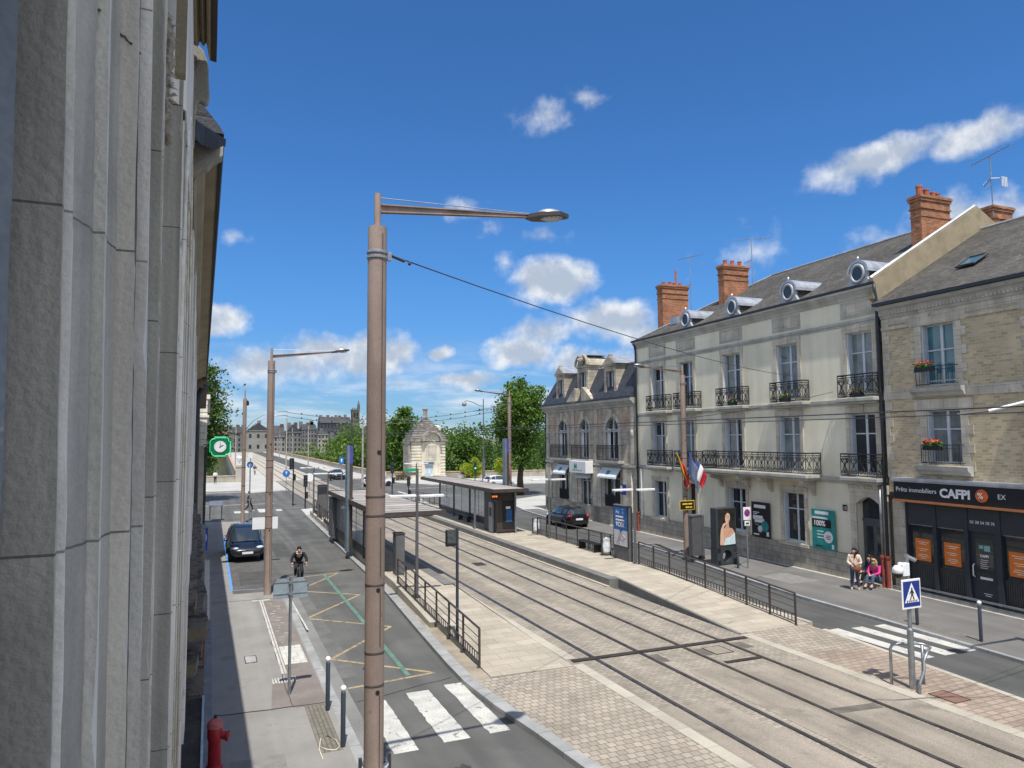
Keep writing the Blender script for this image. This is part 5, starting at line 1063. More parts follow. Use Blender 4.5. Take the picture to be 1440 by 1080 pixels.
# ---- C: smaller mansard house at the end of the row
HC = thing('mansard_house', 'small stone house with slate mansard roof and carved stone dormers at the row end', 'building', HP0, HRZ)
M_cst = mat('warm_weathered_stone', (.46, .41, .33), .92, var=.2, vscale=1.2, bump=.3, streak=.16, brick=dict(plane='wall', w=.6, h=.3, msize=.008, var=.12, mortar=(.17, .15, .12)), stain=((.19, .165, .13), .55, .72, 1.3))
M_band = mat('banded_red_brick', (.42, .19, .11), .92, var=.2, vscale=1.2, brick=dict(plane='wall', w=.9, h=.22, msize=.03, var=.3, mortar=(.42, .38, .31), col2=(.42, .36, .27)))
BU = [(30.05, 31.25), (26.35, 27.35), (21.9, 23.1)]; BC = [30.95, 26.85, 22.5]
opC = [(29.8, 31.6, 4.62, 7.55), (26.05, 27.65, 4.62, 7.55), (21.55, 23.45, 4.62, 7.55), (29.75, 31.5, 1.25, 4.1), (25.9, 27.5, .1, 4.1), (21.5, 23.7, 1.3, 4.1)]
b = MB(); wall(b, 19.2, 34.0, -.1, 8.3, opC); b.build('wall', M_cst, HC)
for a, c, e, f in opC[:3]:
    b = MB(); m, r = (a + c) / 2, (c - a) / 2; n = 12
    for i in range(n):
        t0, t1 = PI * i / n, PI * (i + 1) / n
        q = [(m + r * math.cos(t0), f - r + r * math.sin(t0)), (m + r * math.cos(t1), f - r + r * math.sin(t1))]
        b.add([(q[0][0], .0, q[0][1]), (q[1][0], .0, q[1][1]), (q[1][0], .0, f + .01), (q[0][0], .0, f + .01)], [(0, 1, 2, 3)])
        b.add([(q[0][0], .0, q[0][1]), (q[1][0], .0, q[1][1]), (q[1][0], -.35, q[1][1]), (q[0][0], -.35, q[0][1])], [(0, 1, 2, 3)])
    b.build('arch_spandrel', M_cst, HC)
b = MB()
for a, c, e, f in opC[:3]:
    m, r = (a + c) / 2, (c - a) / 2; n = 14
    for r0, r1, p in ((r + .0, r + .34, .06),):
        vs = [(m + rr * math.cos(PI * i / n), v_, f - r + rr * math.sin(PI * i / n)) for i in range(n + 1) for rr, v_ in ((r0, -.02), (r0, p), (r1, p), (r1, -.02))]
        b.add(vs, [(4 * i + k, 4 * i + (k + 1) % 4, 4 * i + 4 + (k + 1) % 4, 4 * i + 4 + k) for i in range(n) for k in range(4)])
    b.box(a - .3, a, -.02, .055, e, f - r); b.box(c, c + .3, -.02, .055, e, f - r); b.box(m - .2, m + .2, 0, .2, f + .05, f + .62)
for u in (33.7, 28.75, 24.85, 19.65): b.box(u - .25, u + .25, 0, .08, 4.4, 8.3); b.ball((u, .1, 6.4), (.16, .1, .3), 8, 6)
for u in (33.6, 28.75, 24.85, 20.4): b.bbox(u - .62, u + .62, -.02, .1, 0, 4.0, .04)
b.build('stone_trim', M_rstone, HC, auto=40)
for a, c in ((31.95, 33.4), (27.95, 29.4), (24.05, 25.5), (20., 21.2)): b = MB(); b.box(a, c, 0, .03, 6.75, 7.95); b.build('brick_panel', M_band, HC)
b = MB(); b.box(19.2, 34.05, 0, .14, 4.12, 4.3); b.extr([(0, 8.28), (.1, 8.28), (.14, 8.42), (.28, 8.5), (.34, 8.62), (.46, 8.66), (.46, 8.84), (0, 8.86)], 'x', 19.2, 34.25); b.box(19.2, 34.05, 0, .07, 6.55, 6.68); b.build('cornice', M_cornice, HC)
for i, (a, c, e, f) in enumerate(opC[:3]):
    w = window(HC, a, c, e, f - .02, M_pane, v=-.13, shutter=False, bars=(.27,))
    for uu in ((c - .5, c - .06), (a + .06, a + .34)): b = MB(); b.box(uu[0], uu[1], -.118, -.105, e + .05, f - .75); b.build('curtain_board', M_wht, w)
    m = (a + c) / 2; h = 1.62 if i != 1 else 1.5
    b = MB(); b.box(m - h, m + h, -.05, .5, e - .25, e - .07); b.box(m - h + .1, m + h - .1, -.05, .4, e - .36, e - .25); s = b.build('balcony', M_cornice, HC)
    b = MB(); z0, z1 = e - .05, e + .98
    b.tube([(m - h + .05, .44, z1), (m + h - .05, .44, z1)], .025, 5); b.tube([(m - h + .05, .44, z0), (m + h - .05, .44, z0)], .02, 5); b.tube([(m - h + .05, .44, z1 - .2), (m + h - .05, .44, z1 - .2)], .012, 4)
    for sg in (-1, 1): b.tube([(m + sg * (h - .05), 0, z1), (m + sg * (h - .05), .44, z1)], .02, 4); b.tube([(m + sg * (h - .05), .44, z0), (m + sg * (h - .05), .44, z1)], .025, 5)
    k = int(2 * h / .12)
    for j in range(k + 1):
        u = m - h + .05 + (2 * h - .1) * j / k; b.tube([(u, .44, z0), (u, .44 + .03 * (j % 2), z0 + .3), (u, .44, z1)], .014, 4)
    b.build('railing', M_iron, s)
for k, (a, c, e, f) in enumerate(opC[3:]):
    w = window(HC, a, c, e, f, M_pane, shutter=False, bars=(.3,), v=-.16)
    if k != 1:
        b = MB(); b.box(a + .05, c - .05, .02, .04, e, e + .75)
        for j in range(14): u = a + .08 + (c - a - .16) * j / 13; b.tube([(u, .05, e), (u, .05, e + .8)], .014, 4)
        b.tube([(a, .05, e + .8), (c, .05, e + .8)], .02, 4); b.build('window_guard', M_iron, w)
for lab, a, c, z0, z1 in (('awning', 29.5, 31.7, 3.25, 4.0), ('awning', 21.3, 23.9, 3.3, 4.05)):
    b = MB(); b.extr([(.05, z1), (.55, z0 + .12), (.56, z0), (.5, z0), (.05, z1 - .06)], 'x', a, c); aw = b.build('awning', mat('pale_awning', (.62, .68, .72), .7, var=.06), HC)
    b = MB(); m = (a + c) / 2; b.extr([(.262, z1 - .22), (.44, z0 + .26), (.446, z0 + .27), (.268, z1 - .21)], 'x', m - .22, m + .22); b.build('awning_emblem', mat('emblem_slate_green', (.1, .2, .22), .6), aw)
b = MB(); b.bbox(25.3, 28.1, .1, .75, 3.52, 4.4, .02); sg_ = b.build('shop_sign', M_signw, HC)
text('IM', .5, mat('sign_green', (.02, .28, .16), .5), sg_, (27.25, .76, 3.85), FT, bold=.015); b = MB(); b.box(27.6, 25.9, .75, .757, 3.7, 3.74); b.build('sign_line', MATS['sign_green'], sg_)
b = MB(); b.extr([(.05, 3.5), (.4, 3.2), (.4, 3.1), (.05, 3.2)], 'x', 25.8, 27.9); b.build('door_awning', MATS['pale_awning'], HC)
b = MB(); b.box(19.2, 34.0, 0, .1, -.05, 1.15); b.build('plinth', M_plinth, HC)
b = MB(); b.tube([(34.1, .05, 8.6), (34.1, .05, .2)], .07, 8); b.build('rain_pipe', M_bluegrey, HC)
b = MB(); b.box(19.25, 19.62, .02, .12, 2.1, 2.9) if False else b.box(20.0, 20.6, .4, .5, 2.3, 3.0); b.build('blue_hanging_sign', M_navy, HC)
b = MB(); b.box(20.35, 20.6, .505, .51, 2.5, 2.9); b.build('sign_patch', M_signw, HC)
# mansard
b = MB(); E = [(19.2, .40, 8.86), (34.15, .40, 8.86)]; T = [(19.2, -.85, 11.4), (33.2, -.85, 11.4)]; K = [(34.15, -9, 8.86), (33.2, -8, 11.4)]; Rg = [(19.2, -4.5, 12.3), (30., -4.5, 12.3)]
b.add(E + T + K + Rg + [(19.2, -9, 8.86), (19.2, -8, 11.4)], [(1, 0, 2, 3), (4, 1, 3, 5), (3, 2, 6, 7), (5, 3, 7), (5, 7, 6, 9), (8, 4, 5, 9), (0, 8, 9, 6, 2)]); rC = b.build('roof', M_slate, HC)
b = MB(); b.tube([T[0], T[1], K[1]], .07, 6); b.tube([Rg[0], Rg[1]], .06, 6); b.build('roof_capping', M_zinc, rC)
b = MB(); b.extr([(.40, 8.84), (.5, 8.86), (.5, 8.98), (.40, 8.98)], 'x', 19.2, 34.3); b.build('gutter', M_dgrey, rC)
def lucarne(u, w, zt, kind):
    b = MB(); z0 = 8.9; v0, v1 = -1.6, .12
    b.box(u - w, u - w + .3, v0, v1, z0, zt); b.box(u + w - .3, u + w, v0, v1, z0, zt); b.box(u - w + .3, u + w - .3, v0, v1 - .01, zt - .35, zt); b.box(u - w - .08, u + w + .08, v0, v1 + .1, zt, zt + .14)
    for sg in (-1, 1): b.extr([(u + sg * (w - .05), z0), (u + sg * (w + .45), z0), (u + sg * (w + .35), z0 + .35), (u + sg * (w + .12), z0 + .6), (u + sg * (w - .05), z0 + 1.1)], 'y', -.15, .10)
    if kind == 0:
        b.extr([(u - w - .16, zt + .14), (u + w + .16, zt + .14), (u, zt + .72)], 'y', v0, v1 + .14); b.box(u - .12, u + .12, -.1, .2, zt + .55, zt + .85)
    else:
        n = 10; arc = [(u + (w + .18) * math.cos(PI * i / n), zt + .14 + .75 * math.sin(PI * i / n)) for i in range(n + 1)]; b.extr(arc, 'y', v0, .05)
        for sg in (-1, 1):
            a2 = [(u + sg * (w + .2) * math.cos(PI * .40 * i / 6), zt + .14 + .85 * math.sin(PI * .40 * i / 6)) for i in range(7)]; b.tube([(x, .2, z) for x, z in a2], .11, 6); b.ball((u + sg * .32, .22, zt + .62), .17, 8, 6)
        b.ball((u, .18, zt + .5), (.3, .14, .32), 9, 6)
        for sg in (-1, 1): b.extr([(u + sg * .5, 8.9), (u + sg * 2.1, 8.9), (u + sg * 2.1, 9.05), (u + sg * .7, 10.0), (u + sg * .5, 9.9)], 'y', .15, .5)
    d = b.build('dormer', M_cst, rC)
    b = MB(); b.box(u - w + .28, u + w - .28, -.2, -.12, 9.0, zt - .33); b.build('dormer_window', M_pane, d)
    b = MB(); b.box(u - .05, u + .05, -.12, -.06, 9.0, zt - .36); b.box(u - w + .28, u - w + .36, -.12, -.06, 9.0, zt - .36); b.box(u + w - .36, u + w - .28, -.12, -.06, 9.0, zt - .36); b.build('dormer_frame', M_wframe, d)
    b = MB(); b.add([(u - w - .2, v1 + .1, zt + .16), (u, v1 + .1, zt + .78), (u, v0, zt + .78), (u - w - .2, v0, zt + .16), (u + w + .2, v1 + .1, zt + .16), (u + w + .2, v0, zt + .16)], [(0, 1, 2, 3), (1, 4, 5, 2)]) if kind == 0 else b.box(u - w, u + w, v0, .0, zt + .9, zt + .93); b.build('dormer_capping', M_zinc, d)
lucarne(30.9, .78, 11.25, 0); lucarne(26.85, .85, 11.55, 1); lucarne(22.5, .85, 11.25, 0)
# ---------------------------------------------------------------- tram stop
M_slat = mat('grey_roof_slats', (.36, .33, .30), .75, var=.15, vscale=1.5, streak=.0, brick=dict(w=30., h=1.05, msize=.10, var=.2, mortar=(.06, .055, .05), rot=0.0, offset=0))
M_cab = mat('grey_cabinet', (.115, .115, .12), .55, metal=.1, var=.1, vscale=3., streak=.08)
M_lens = mat('pale_luminaire', (.62, .62, .62), .5, var=.08)
def shelter(name, label, x0, x1, y0, y1, zb, zr, back, n_posts, group='tram shelters'):
    t = thing(name, label, 'tram shelter', (0, 0, 0), 0, group)
    b = MB(); b.prism([(x0, y0), (x1, y0), (x1, y1), (x0, y1)], zr, zr + .07); rf = b.build('roof', M_slat, t, bevel=.01)
    b = MB(); e = .06
    b.box(x0 - .02, x1 + .02, y0 - e, y0, zr - .10, zr + .10); b.box(x0 - .02, x1 + .02, y1, y1 + e, zr - .10, zr + .10)
    b.box(x0 - e, x0 - .02, y0 - e, y1 + e, zr - .12, zr + .11); b.box(x1 + .02, x1 + e, y0 - e, y1 + e, zr - .08, zr + .09); b.build('roof_edge', M_brown, rf)
    b = MB()
    for k in range(n_posts): y = y0 + .9 + (y1 - y0 - 1.8) * k / (n_posts - 1); b.box(x0 + .1 if back < (x0 + x1) / 2 else x0 + .4, x1 - .3, y - .05, y + .05, zr - .24, zr - .003)
    b.build('roof_beam', M_dgrey, rf)
    for k in range(n_posts):
        y = y0 + .9 + (y1 - y0 - 1.8) * k / (n_posts - 1); b = MB(); b.box(back - .06, back + .06, y - .06, y + .06, zb, zr - .1); b.build('post', M_dgrey, t)
    for k in range(n_posts - 1):
        ya = y0 + .9 + (y1 - y0 - 1.8) * k / (n_posts - 1) + .08; yb = y0 + .9 + (y1 - y0 - 1.8) * (k + 1) / (n_posts - 1) - .08
        b = MB(); b.box(back - .012, back + .012, ya, yb, zb + .55, zr - .3); g = b.build('glass_panel', M_glass, t)
        b = MB(); b.box(back - .03, back + .03, ya, yb, zb + .12, zb + .5); b.box(back - .025, back + .025, ya, yb, zb + .5, zb + .56); b.box(back - .025, back + .025, ya, yb, zr - .32, zr - .25)
        for q in (.5,): b.box(back - .014, back + .014, ya + (yb - ya) * q - .012, ya + (yb - ya) * q + .012, zb + .56, zr - .32)
        b.build('panel_frame', M_dgrey, t)
    return t
SL = shelter('tram_shelter', 'tram shelter with slatted roof on the left platform behind the front lamp pole', 6.86, 9.7, 30.6, 45.2, .30, 2.92, 7.16, 4)
SR = shelter('tram_shelter', 'longer tram shelter with dark ticket booth on the right platform', 15.95, 18.15, 40.4, 56.6, .30, 2.98, 17.25, 5)
# benches inside
for Y0, X, lab in ((35.5, 7.65, 'slatted bench under the left tram shelter'), (48.5, 16.85, 'slatted bench under the right tram shelter')):
    t = thing('platform_bench', lab, 'bench', (X, Y0, .3)); b = MB()
    for i in range(4): b.box(-.2 + i * .11, -.11 + i * .11, -1.2, 1.2, .42, .46)
    b.build('seat', M_brown, t)
    for y in (-.9, .9): b = MB(); b.box(-.16, .16, y - .04, y + .04, 0, .42); b.build('leg', M_dgrey, t)
# ticket booth under the right roof
t = thing('ticket_booth', 'dark brown ticket and display booth under the near end of the right shelter', 'booth', (0, 0, 0))
b = MB()
for i in range(14): b.box(16.45 + i * .0857, 16.45 + i * .0857 + .075, 41.2, 43.5, .32, 2.84)
b.build('cladding', M_brown, t)
b = MB(); b.box(16.44, 17.64, 41.19, 41.205, .32, .42); b.box(16.80, 17.52, 41.17, 41.2, .62, 2.3); b.build('front_panel', M_black, t)
b = MB(); b.box(17.02, 17.42, 41.155, 41.175, 1.0, 1.75); b.build('screen', mat('blue_poster', (.03, .12, .3), .3), t)
b = MB(); b.box(17.0, 17.3, 41.155, 41.175, 1.8, 1.95); b.build('notice', M_signw, t)
b = MB(); b.bbox(16.30, 16.45, 41.7, 42.35, .32, 2.2, .03); vm = b.build('ticket_machine', M_galv, t)
b = MB(); b.box(16.285, 16.305, 41.85, 42.2, 1.3, 1.85); b.build('machine_screen', M_black, vm)
b = MB(); b.box(15.95, 16.4, 40.95, 41.3, 2.42, 2.8); ds = b.build('display', M_black, t)
b = MB()
for i in range(7): b.box(16.01 + i * .05, 16.04 + i * .05, 40.93, 40.952, 2.55 + .05 * (i % 3 == 1), 2.66)
b.build('lettering', mat('led_orange', (.8, .25, .05), .5, emit=((1., .25, .04), .9)), ds)
for x, y in ((17.55, 40.95), (15.95, 43.9)): b = MB(); b.box(x - .05, x + .05, y - .05, y + .05, .3, 2.9); b.build('post', M_galv, t)
# tall totems
def stele(label, x, y, h, zb):
    t = thing('stop_totem', label, 'totem', (x, y, 0), rad(4), 'tall tram stop totems'); b = MB(); b.box(-.15, -.02, -.20, .20, zb, h); b.build('light_side', mat('steel_blue_panel', (.17, .22, .26), .45, metal=.2, var=.1), t)
    b = MB(); b.box(-.02, .15, -.21, .21, zb, h - .95); b.build('dark_side', M_brown, t)
    b = MB(); b.box(-.02, .15, -.212, .212, h - .95, h - .02); b.build('blue_head', mat('totem_blue', (.07, .07, .30), .5, var=.08), t)
    b = MB()
    for i in range(20): b.box(-.152, -.165, -.18, -.15, zb + .3 + i * .24, zb + .36 + i * .24)
    b.build('rivet_strip', M_galv, t); return t
stele('tall blue-topped totem at the left shelter corner nearest the road', 6.86, 38.4, 5.85, .3)
stele('tall blue-topped totem rising just behind the right shelter roof', 18.72, 45.3, 6.15, .3)
# platform lights with two flat pale arms
def plight(label, x, y, h=3.7, zb=.3, L_=.62):
    t = thing('platform_light', label, 'platform light', (x, y, zb), 0, 'platform lights with two flat arms'); b = MB(); b.tube([(0, 0, 0), (0, 0, h - zb - .02)], [.07, .05], 10); b.box(-.13, .13, -.13, .13, 0, .02); b.build('pole', M_cab, t)
    for s, dy in ((-1, .16), (1, -.16)):
        b = MB(); b.bbox(min(0, s * 1.0) + .05 * s, max(0, s * 1.0), dy - .12, dy + .12, h - zb - .02, h - zb + .07, .03); b.build('arm', M_lens, t)
    return t
plight('two-armed platform light beside the white-bag bin near the booth', 18.50, 38.1)
plight('two-armed platform light beside the VOIX advertising panel', 18.42, 28.8)
plight('two-armed platform light at the near end of the left shelter', 7.3, 26.5, 4.0)
plight('two-armed platform light on the left platform just past the shelter', 8.2, 54.6, 3.6)
plight('two-armed platform light at the far end of the left platform', 7.7, 58.6, 3.9)
plight('two-armed platform light at the far end of the right platform', 16.6, 60.5, 4.0)
# railings
def fence(label, pts, zf, n, name='platform_railing'):
    t = thing(name, label, 'railing', (0, 0, 0), 0, 'grey platform railings'); P_ = [Vector((x, y, zf(y))) for x, y in pts]
    seg = [(P_[i + 1] - P_[i]).length for i in range(len(P_) - 1)]; Ltot = sum(seg)
    def at(s):
        for i, q in enumerate(seg):
            if s <= q + 1e-6 or i == len(seg) - 1: return P_[i].lerp(P_[i + 1], min(1, s / q))
            s -= q
    for k in range(n + 1):
        p = at(Ltot * k / n); b = MB(); b.box(p.x - .025, p.x + .025, p.y - .03, p.y + .03, p.z - .05, p.z + 1.02); b.box(p.x - .07, p.x + .07, p.y - .06, p.y + .06, p.z - .05, p.z + .015); b.build('post', M_brown, t)
    b = MB()
    for z, r in ((1.03, .032), (.78, .011), (.56, .011), (.34, .018), (.10, .018)): b.tube([at(Ltot * k / n) + Vector((0, 0, z)) for k in range(n + 1)], r, 6)
    b.build('rail', M_brown, t)
    b = MB(); m = n * 7
    for k in range(m + 1): p = at(Ltot * k / m); b.box(p.x - .01, p.x + .01, p.y - .014, p.y + .014, p.z + .10, p.z + .34)
    b.build('infill_bars', M_brown, t); return t  # short upright infill bars between the two lower rails
fence('railing along the left platform ramp ending by the zebra stripes', [(6.86, 18.55), (7.0, 23.), (7.16, 28.9)], pz, 7)
fence('railing along the right platform ramp before the white zebra stripes', [(17.85, 18.35), (18.2, 22.8), (18.48, 28.6)], rz_, 8)
fence('railing behind the bench and bins on the right platform', [(18.55, 30.9), (18.56, 39.9)], lambda y: .3, 7)
fence('railing at the far end of the right platform', [(18.6, 57.5), (18.4, 62.), (17.6, 66.)], lambda y: .2, 7)
fence('railing on the left platform between the shelter and the last light', [(7.35, 46.4), (7.55, 52.)], lambda y: .3, 5)
fence('short railing at the far end of the left platform', [(7.62, 53.6), (7.9, 60.2)], lambda y: .3, 5)
# grey cabinets on the left platform
def cabinet(label, x, y, w, d, h, zb=.3, m=None):
    t = thing('equipment_cabinet', label, 'cabinet', (x, y, zb)); b = MB(); b.bbox(-w / 2, w / 2, -d / 2, d / 2, 0, h, .02); b.build('body', m or M_cab, t); b = MB(); b.box(-w / 2 - .02, w / 2 + .02, -d / 2 - .02, d / 2 + .02, h, h + .05); b.build('lid', M_dgrey, t)
    b = MB(); b.box(-w / 2 + .04, w / 2 - .04, -d / 2 - .012, -d / 2, .1, h - .08); b.build('door', m or M_cab, t); return t
cabinet('tall grey cabinet left of the shelter, below the blue-topped totem', 7.3, 44.8, .8, 1.4, 2.3)
cabinet('grey panel cabinet on the left platform by the far light', 7.95, 55.6, .7, .5, 2.4)
cabinet('low grey cabinet at the near end of the left shelter', 7.7, 30.9, .4, .55, 1.75)
# advertising panels
t = thing('advertising_stand', 'free-standing advertising panel with blue VOIX poster on the right platform', 'advertising panel', (18.48, 29.95, .3))
b = MB(); b.bbox(-.11, .11, -.72, .72, 0, 2.62, .03); b.build('housing', M_cab, t)
b = MB(); b.box(-.135, -.11, -.66, .66, .62, 2.56); fr = b.build('frame', M_black, t)
b = MB(); b.box(-.14, -.134, -.60, .60, 1.42, 2.5); b.build('poster_blue', mat('advert_blue', (.02, .12, .36), .3, var=.08), fr)
b = MB(); b.box(-.14, -.134, -.60, .60, .68, 1.42); b.build('poster_pale', mat('advert_pale', (.5, .52, .56), .3, var=.06), fr)
AD = (PI / 2, 0, -PI / 2)
text('À la', .2, M_signw, fr, (-.145, .42, 2.2), AD); text('VOIX', .32, M_signw, fr, (-.145, .40, 1.58), AD, bold=.006)
b = MB(); b.box(-.145, -.139, -.28, .42, 2.02, 2.10); b.box(-.145, -.139, -.36, .42, 1.86, 1.94); b.build('poster_print', M_signw, fr)
b = MB(); b.extr([(-.14, 1.43), (.08, 1.43), (-.03, 1.28)], 'x', -.146, -.139); b.build('speech_tip', MATS['advert_blue'], fr)
b = MB(); b.tube([(-.142, -.25, 1.2), (-.142, -.4, 1.1), (-.142, -.3, .98), (-.142, -.15, 1.1)], .02, 5, closed=True); b.tube([(-.142, .35, .8), (-.142, .1, 1.15)], .02, 5); b.tube([(-.142, -.0, .8), (-.142, .2, 1.1)], .016, 5); b.build('poster_drawing', mat('advert_rose', (.6, .3, .3), .4), fr)
b = MB(); r = random.Random(2)
for _ in range(10): y, z = r.uniform(-.5, -.2), r.uniform(1.95, 2.4); b.tube([(-.142, y, z), (-.142, y + .07, z + .05)], .006, 4)
b.build('poster_leaf_pattern', mat('advert_light_blue', (.2, .38, .6), .4), fr)
# totem with a beauty poster
t = thing('advertising_totem', 'dark grey advertising totem showing a dark-haired woman, round hole in its foot', 'advertising panel', (23.15, 28.3, 0), rad(5))
W2, D2, HT = .63, .22, 2.74
b = MB(); n = 20; ring = [(.30 * math.cos(2 * PI * i / n), .42 + .30 * math.sin(2 * PI * i / n)) for i in range(n)]
def sq(i):
    a = 2 * PI * i / n; c, s_ = math.cos(a), math.sin(a); k = min(W2 / abs(c) if abs(c) > 1e-6 else 9, .42 / abs(s_) if abs(s_) > 1e-6 else 9); return (c * k, .42 + s_ * k)
outr = [sq(i) for i in range(n)]; corners = {}
for y, fl in ((-D2, 0), (D2, 1)):
    o = len(b.v); b.v += [(x, y, z) for x, z in ring] + [(x, y, z) for x, z in outr]
    for i in range(n):
        f = (o + i, o + (i + 1) % n, o + n + (i + 1) % n, o + n + i); b.f.append(f if fl else f[::-1]); b.m.append(0)
for i in range(n): b.f.append((i, (i + 1) % n, 2 * n + (i + 1) % n, 2 * n + i)); b.m.append(0)
for x in (-W2, W2): b.box(x - .012, x + .012, -D2 - .002, D2 + .002, 0, .86)
b.box(-W2 - .012, W2 + .012, -D2 - .002, D2 + .002, .84, .88); b.box(-W2, W2, -D2, D2, 0, .04); 
for sx in (-1, 1):
    for z0 in (0, .6): b.box(sx * .42, sx * W2, -D2, -D2 + .02, z0, z0 + .24)
M_anth = mat('anthracite_panel', (.05, .058, .066), .4, metal=.1, var=.08); b.build('foot', M_anth, t)
b = MB(); b.bbox(-W2 - .012, W2 + .012, -D2, D2, .88, HT, .03); b.build('case', M_anth, t)
b = MB(); b.box(-.54, .54, -D2 - .02, -D2, .94, HT - .06); pf = b.build('poster', mat('poster_dark_ground', (.028, .027, .028), .25, var=.3), t)
def flat(name, pts, m, k): b = MB(); b.extr(pts, 'y', -D2 - .020 - .003 * k, -D2 - .018 - .003 * k); return b.build(name, m, pf)
M_skin_p = mat('printed_skin', (.62, .36, .24), .4, var=.12, vscale=4); M_hair_p = mat('printed_hair', (.035, .02, .015), .4); M_sk2 = mat('printed_skin_light', (.72, .47, .34), .4, var=.1, vscale=5)
def ell(cx, cz, rx, rz, rot=0, n=22): return [(cx + rx * math.cos(a) * math.cos(rot) - rz * math.sin(a) * math.sin(rot), cz + rx * math.cos(a) * math.sin(rot) + rz * math.sin(a) * math.cos(rot)) for a in [2 * PI * i / n for i in range(n)]]
flat('printed_shoulder', [(-.42, .96), (-.40, 1.35), (-.30, 1.68), (-.12, 1.80), (-.04, 1.92), (.10, 1.90), (.14, 1.78), (.36, 1.72), (.47, 1.58), (.5, 1.3), (.52, .96)], M_skin_p, 1)
flat('printed_hair_shape', ell(-.02, 2.36, .23, .27, -.15), M_hair_p, 1); flat('printed_hair_side', [(-.24, 2.35), (-.28, 2.05), (-.2, 1.86), (-.08, 1.98), (-.1, 2.3)], M_hair_p, 1.5)
flat('printed_face', ell(.05, 2.25, .16, .235, -.12), M_sk2, 2); flat('printed_neck', [(-.08, 2.1), (.12, 2.05), (.14, 1.78), (-.06, 1.82)], M_skin_p, 1.6)
flat('printed_arm', [(-.47, .98), (-.45, 1.4), (-.40, 1.72), (-.24, 1.98), (-.05, 2.04), (.02, 1.98), (-.12, 1.92), (-.22, 1.8), (-.26, 1.4), (-.2, 1.0)], M_sk2, 3)
flat('printed_dress', [(-.24, .96), (-.1, 1.28), (.2, 1.34), (.5, 1.52), (.53, .98)], mat('printed_dress_pale_blue', (.62, .76, .80), .4, var=.12, vscale=9), 3.5)
flat('printed_brow', [(-.03, 2.325), (.04, 2.35), (.04, 2.335), (-.03, 2.31)], M_hair_p, 3); flat('printed_brow', [(.09, 2.33), (.16, 2.30), (.16, 2.285), (.09, 2.315)], M_hair_p, 3)
flat('printed_eye', ell(.005, 2.285, .026, .012), M_hair_p, 3); flat('printed_eye', ell(.125, 2.265, .024, .012), M_hair_p, 3); flat('printed_lip', ell(.085, 2.115, .045, .018, -.1), mat('printed_lip', (.5, .1, .1), .4), 3)
flat('printed_nose_shadow', [(.06, 2.27), (.095, 2.18), (.06, 2.175)], M_skin_p, 3)
t = thing('grey_case', 'narrow grey upright case with a pale edge just behind the advertising totem', 'cabinet', (22.6, 29.75, 0), rad(5))
b = MB(); b.bbox(-.34, .3, -.15, .15, .25, 2.2, .02); b.build('body', M_cab, t); b = MB(); b.box(.3, .42, -.17, .17, .05, 2.25); b.build('pale_edge', M_galv, t); b = MB(); b.box(-.36, .3, -.17, .17, 2.2, 2.28); b.build('lid', M_galv, t)
for x in (-.25, .25): b = MB(); b.box(x - .04, x + .04, -.08, .08, 0, .25); b.build('leg', M_dgrey, t)
# bins with white bags, bench
def bin_(label, x, y, zb, name='litter_bin'):
    t = thing(name, label, 'litter bin', (x, y, zb), 0, 'litter bins with white bags')
    b = MB()
    for sx in (-.24, .24): b.box(sx - .025, sx + .025, -.03, .03, 0, 1.0)
    b.build('frame', M_dgrey, t)
    b = MB(); b.tube([(.2 * math.cos(a), .2 * math.sin(a), .9) for a in [2 * PI * i / 16 for i in range(16)]], .018, 5, closed=True); b.box(-.24, .24, -.02, .02, .86, .9); b.build('ring', M_galv, t)
    b = MB(); r = random.Random(int(x * 10)); n = 18; prof = [(.205, .9), (.215, .86), (.2, .7), (.215, .45), (.2, .22), (.13, .14), (.02, .13)]
    vs = [(rr * (1 + r.uniform(-.09, .09)) * math.cos(2 * PI * i / n), rr * (1 + r.uniform(-.09, .09)) * math.sin(2 * PI * i / n), z) for rr, z in prof for i in range(n)]
    b.add(vs, [(k * n + i, k * n + (i + 1) % n, (k + 1) * n + (i + 1) % n, (k + 1) * n + i) for k in range(len(prof) - 1) for i in range(n)]); b.build('bag', mat('white_bag', (.66, .67, .70), .4, var=.1, vscale=6.), t); return t
bin_('litter bin with white bag between the bench and the VOIX panel', 18.36, 31.35, .3); bin_('litter bin with white bag beside the booth', 18.62, 40.2, .3)
bin_('litter bin with white bag at the foot of the front lamp pole', 2.62, 12.05, 0.)
t = thing('platform_bench', 'low dark bench on the right platform beside the litter bin', 'bench', (18.38, 33.1, .3)); b = MB()
for i in range(4): b.box(-.22 + i * .115, -.125 + i * .115, -1.0, 1.0, .42, .46)
b.build('seat', M_black, t)
for y in (-.8, .8): b = MB(); b.box(-.2, .2, y - .04, y + .04, 0, .42); b.build('leg', M_black, t)
# bollards
def bollard(label, x, y, white=True, h=1.2, zb=0.):
    t = thing('bollard', label, 'bollard', (x, y, zb), 0, 'white-topped bollards'); b = MB(); b.lathe([(.05, 0), (.05, h - .14), (.042, h - .13)], n=14); b.build('post', M_bluegrey, t, auto=40)
    b = MB(); b.lathe([(.045, h - .135), (.045, h - .10)], n=14); b.build('collar', M_galv, t); b = MB(); b.ball((0, 0, h - .055), .062, 14, 8); b.build('ball', M_signw if white else M_bluegrey, t, smooth=True); return t
bollard('white-topped bollard by the tactile paving, nearer the lamp pole', 2.62, 15.05); bollard('white-topped bollard by the tactile paving, farther from the lamp pole', 2.63, 17.15)
bollard('white-topped bollard on the right pavement in front of the shop', 21.46, 14.65); bollard('bollard on the right pavement hidden behind the crossing sign', 21.46, 16.75, False)
bollard('thin bollard at the foot of the no-parking sign', 23.05, 27.2, False, .75)
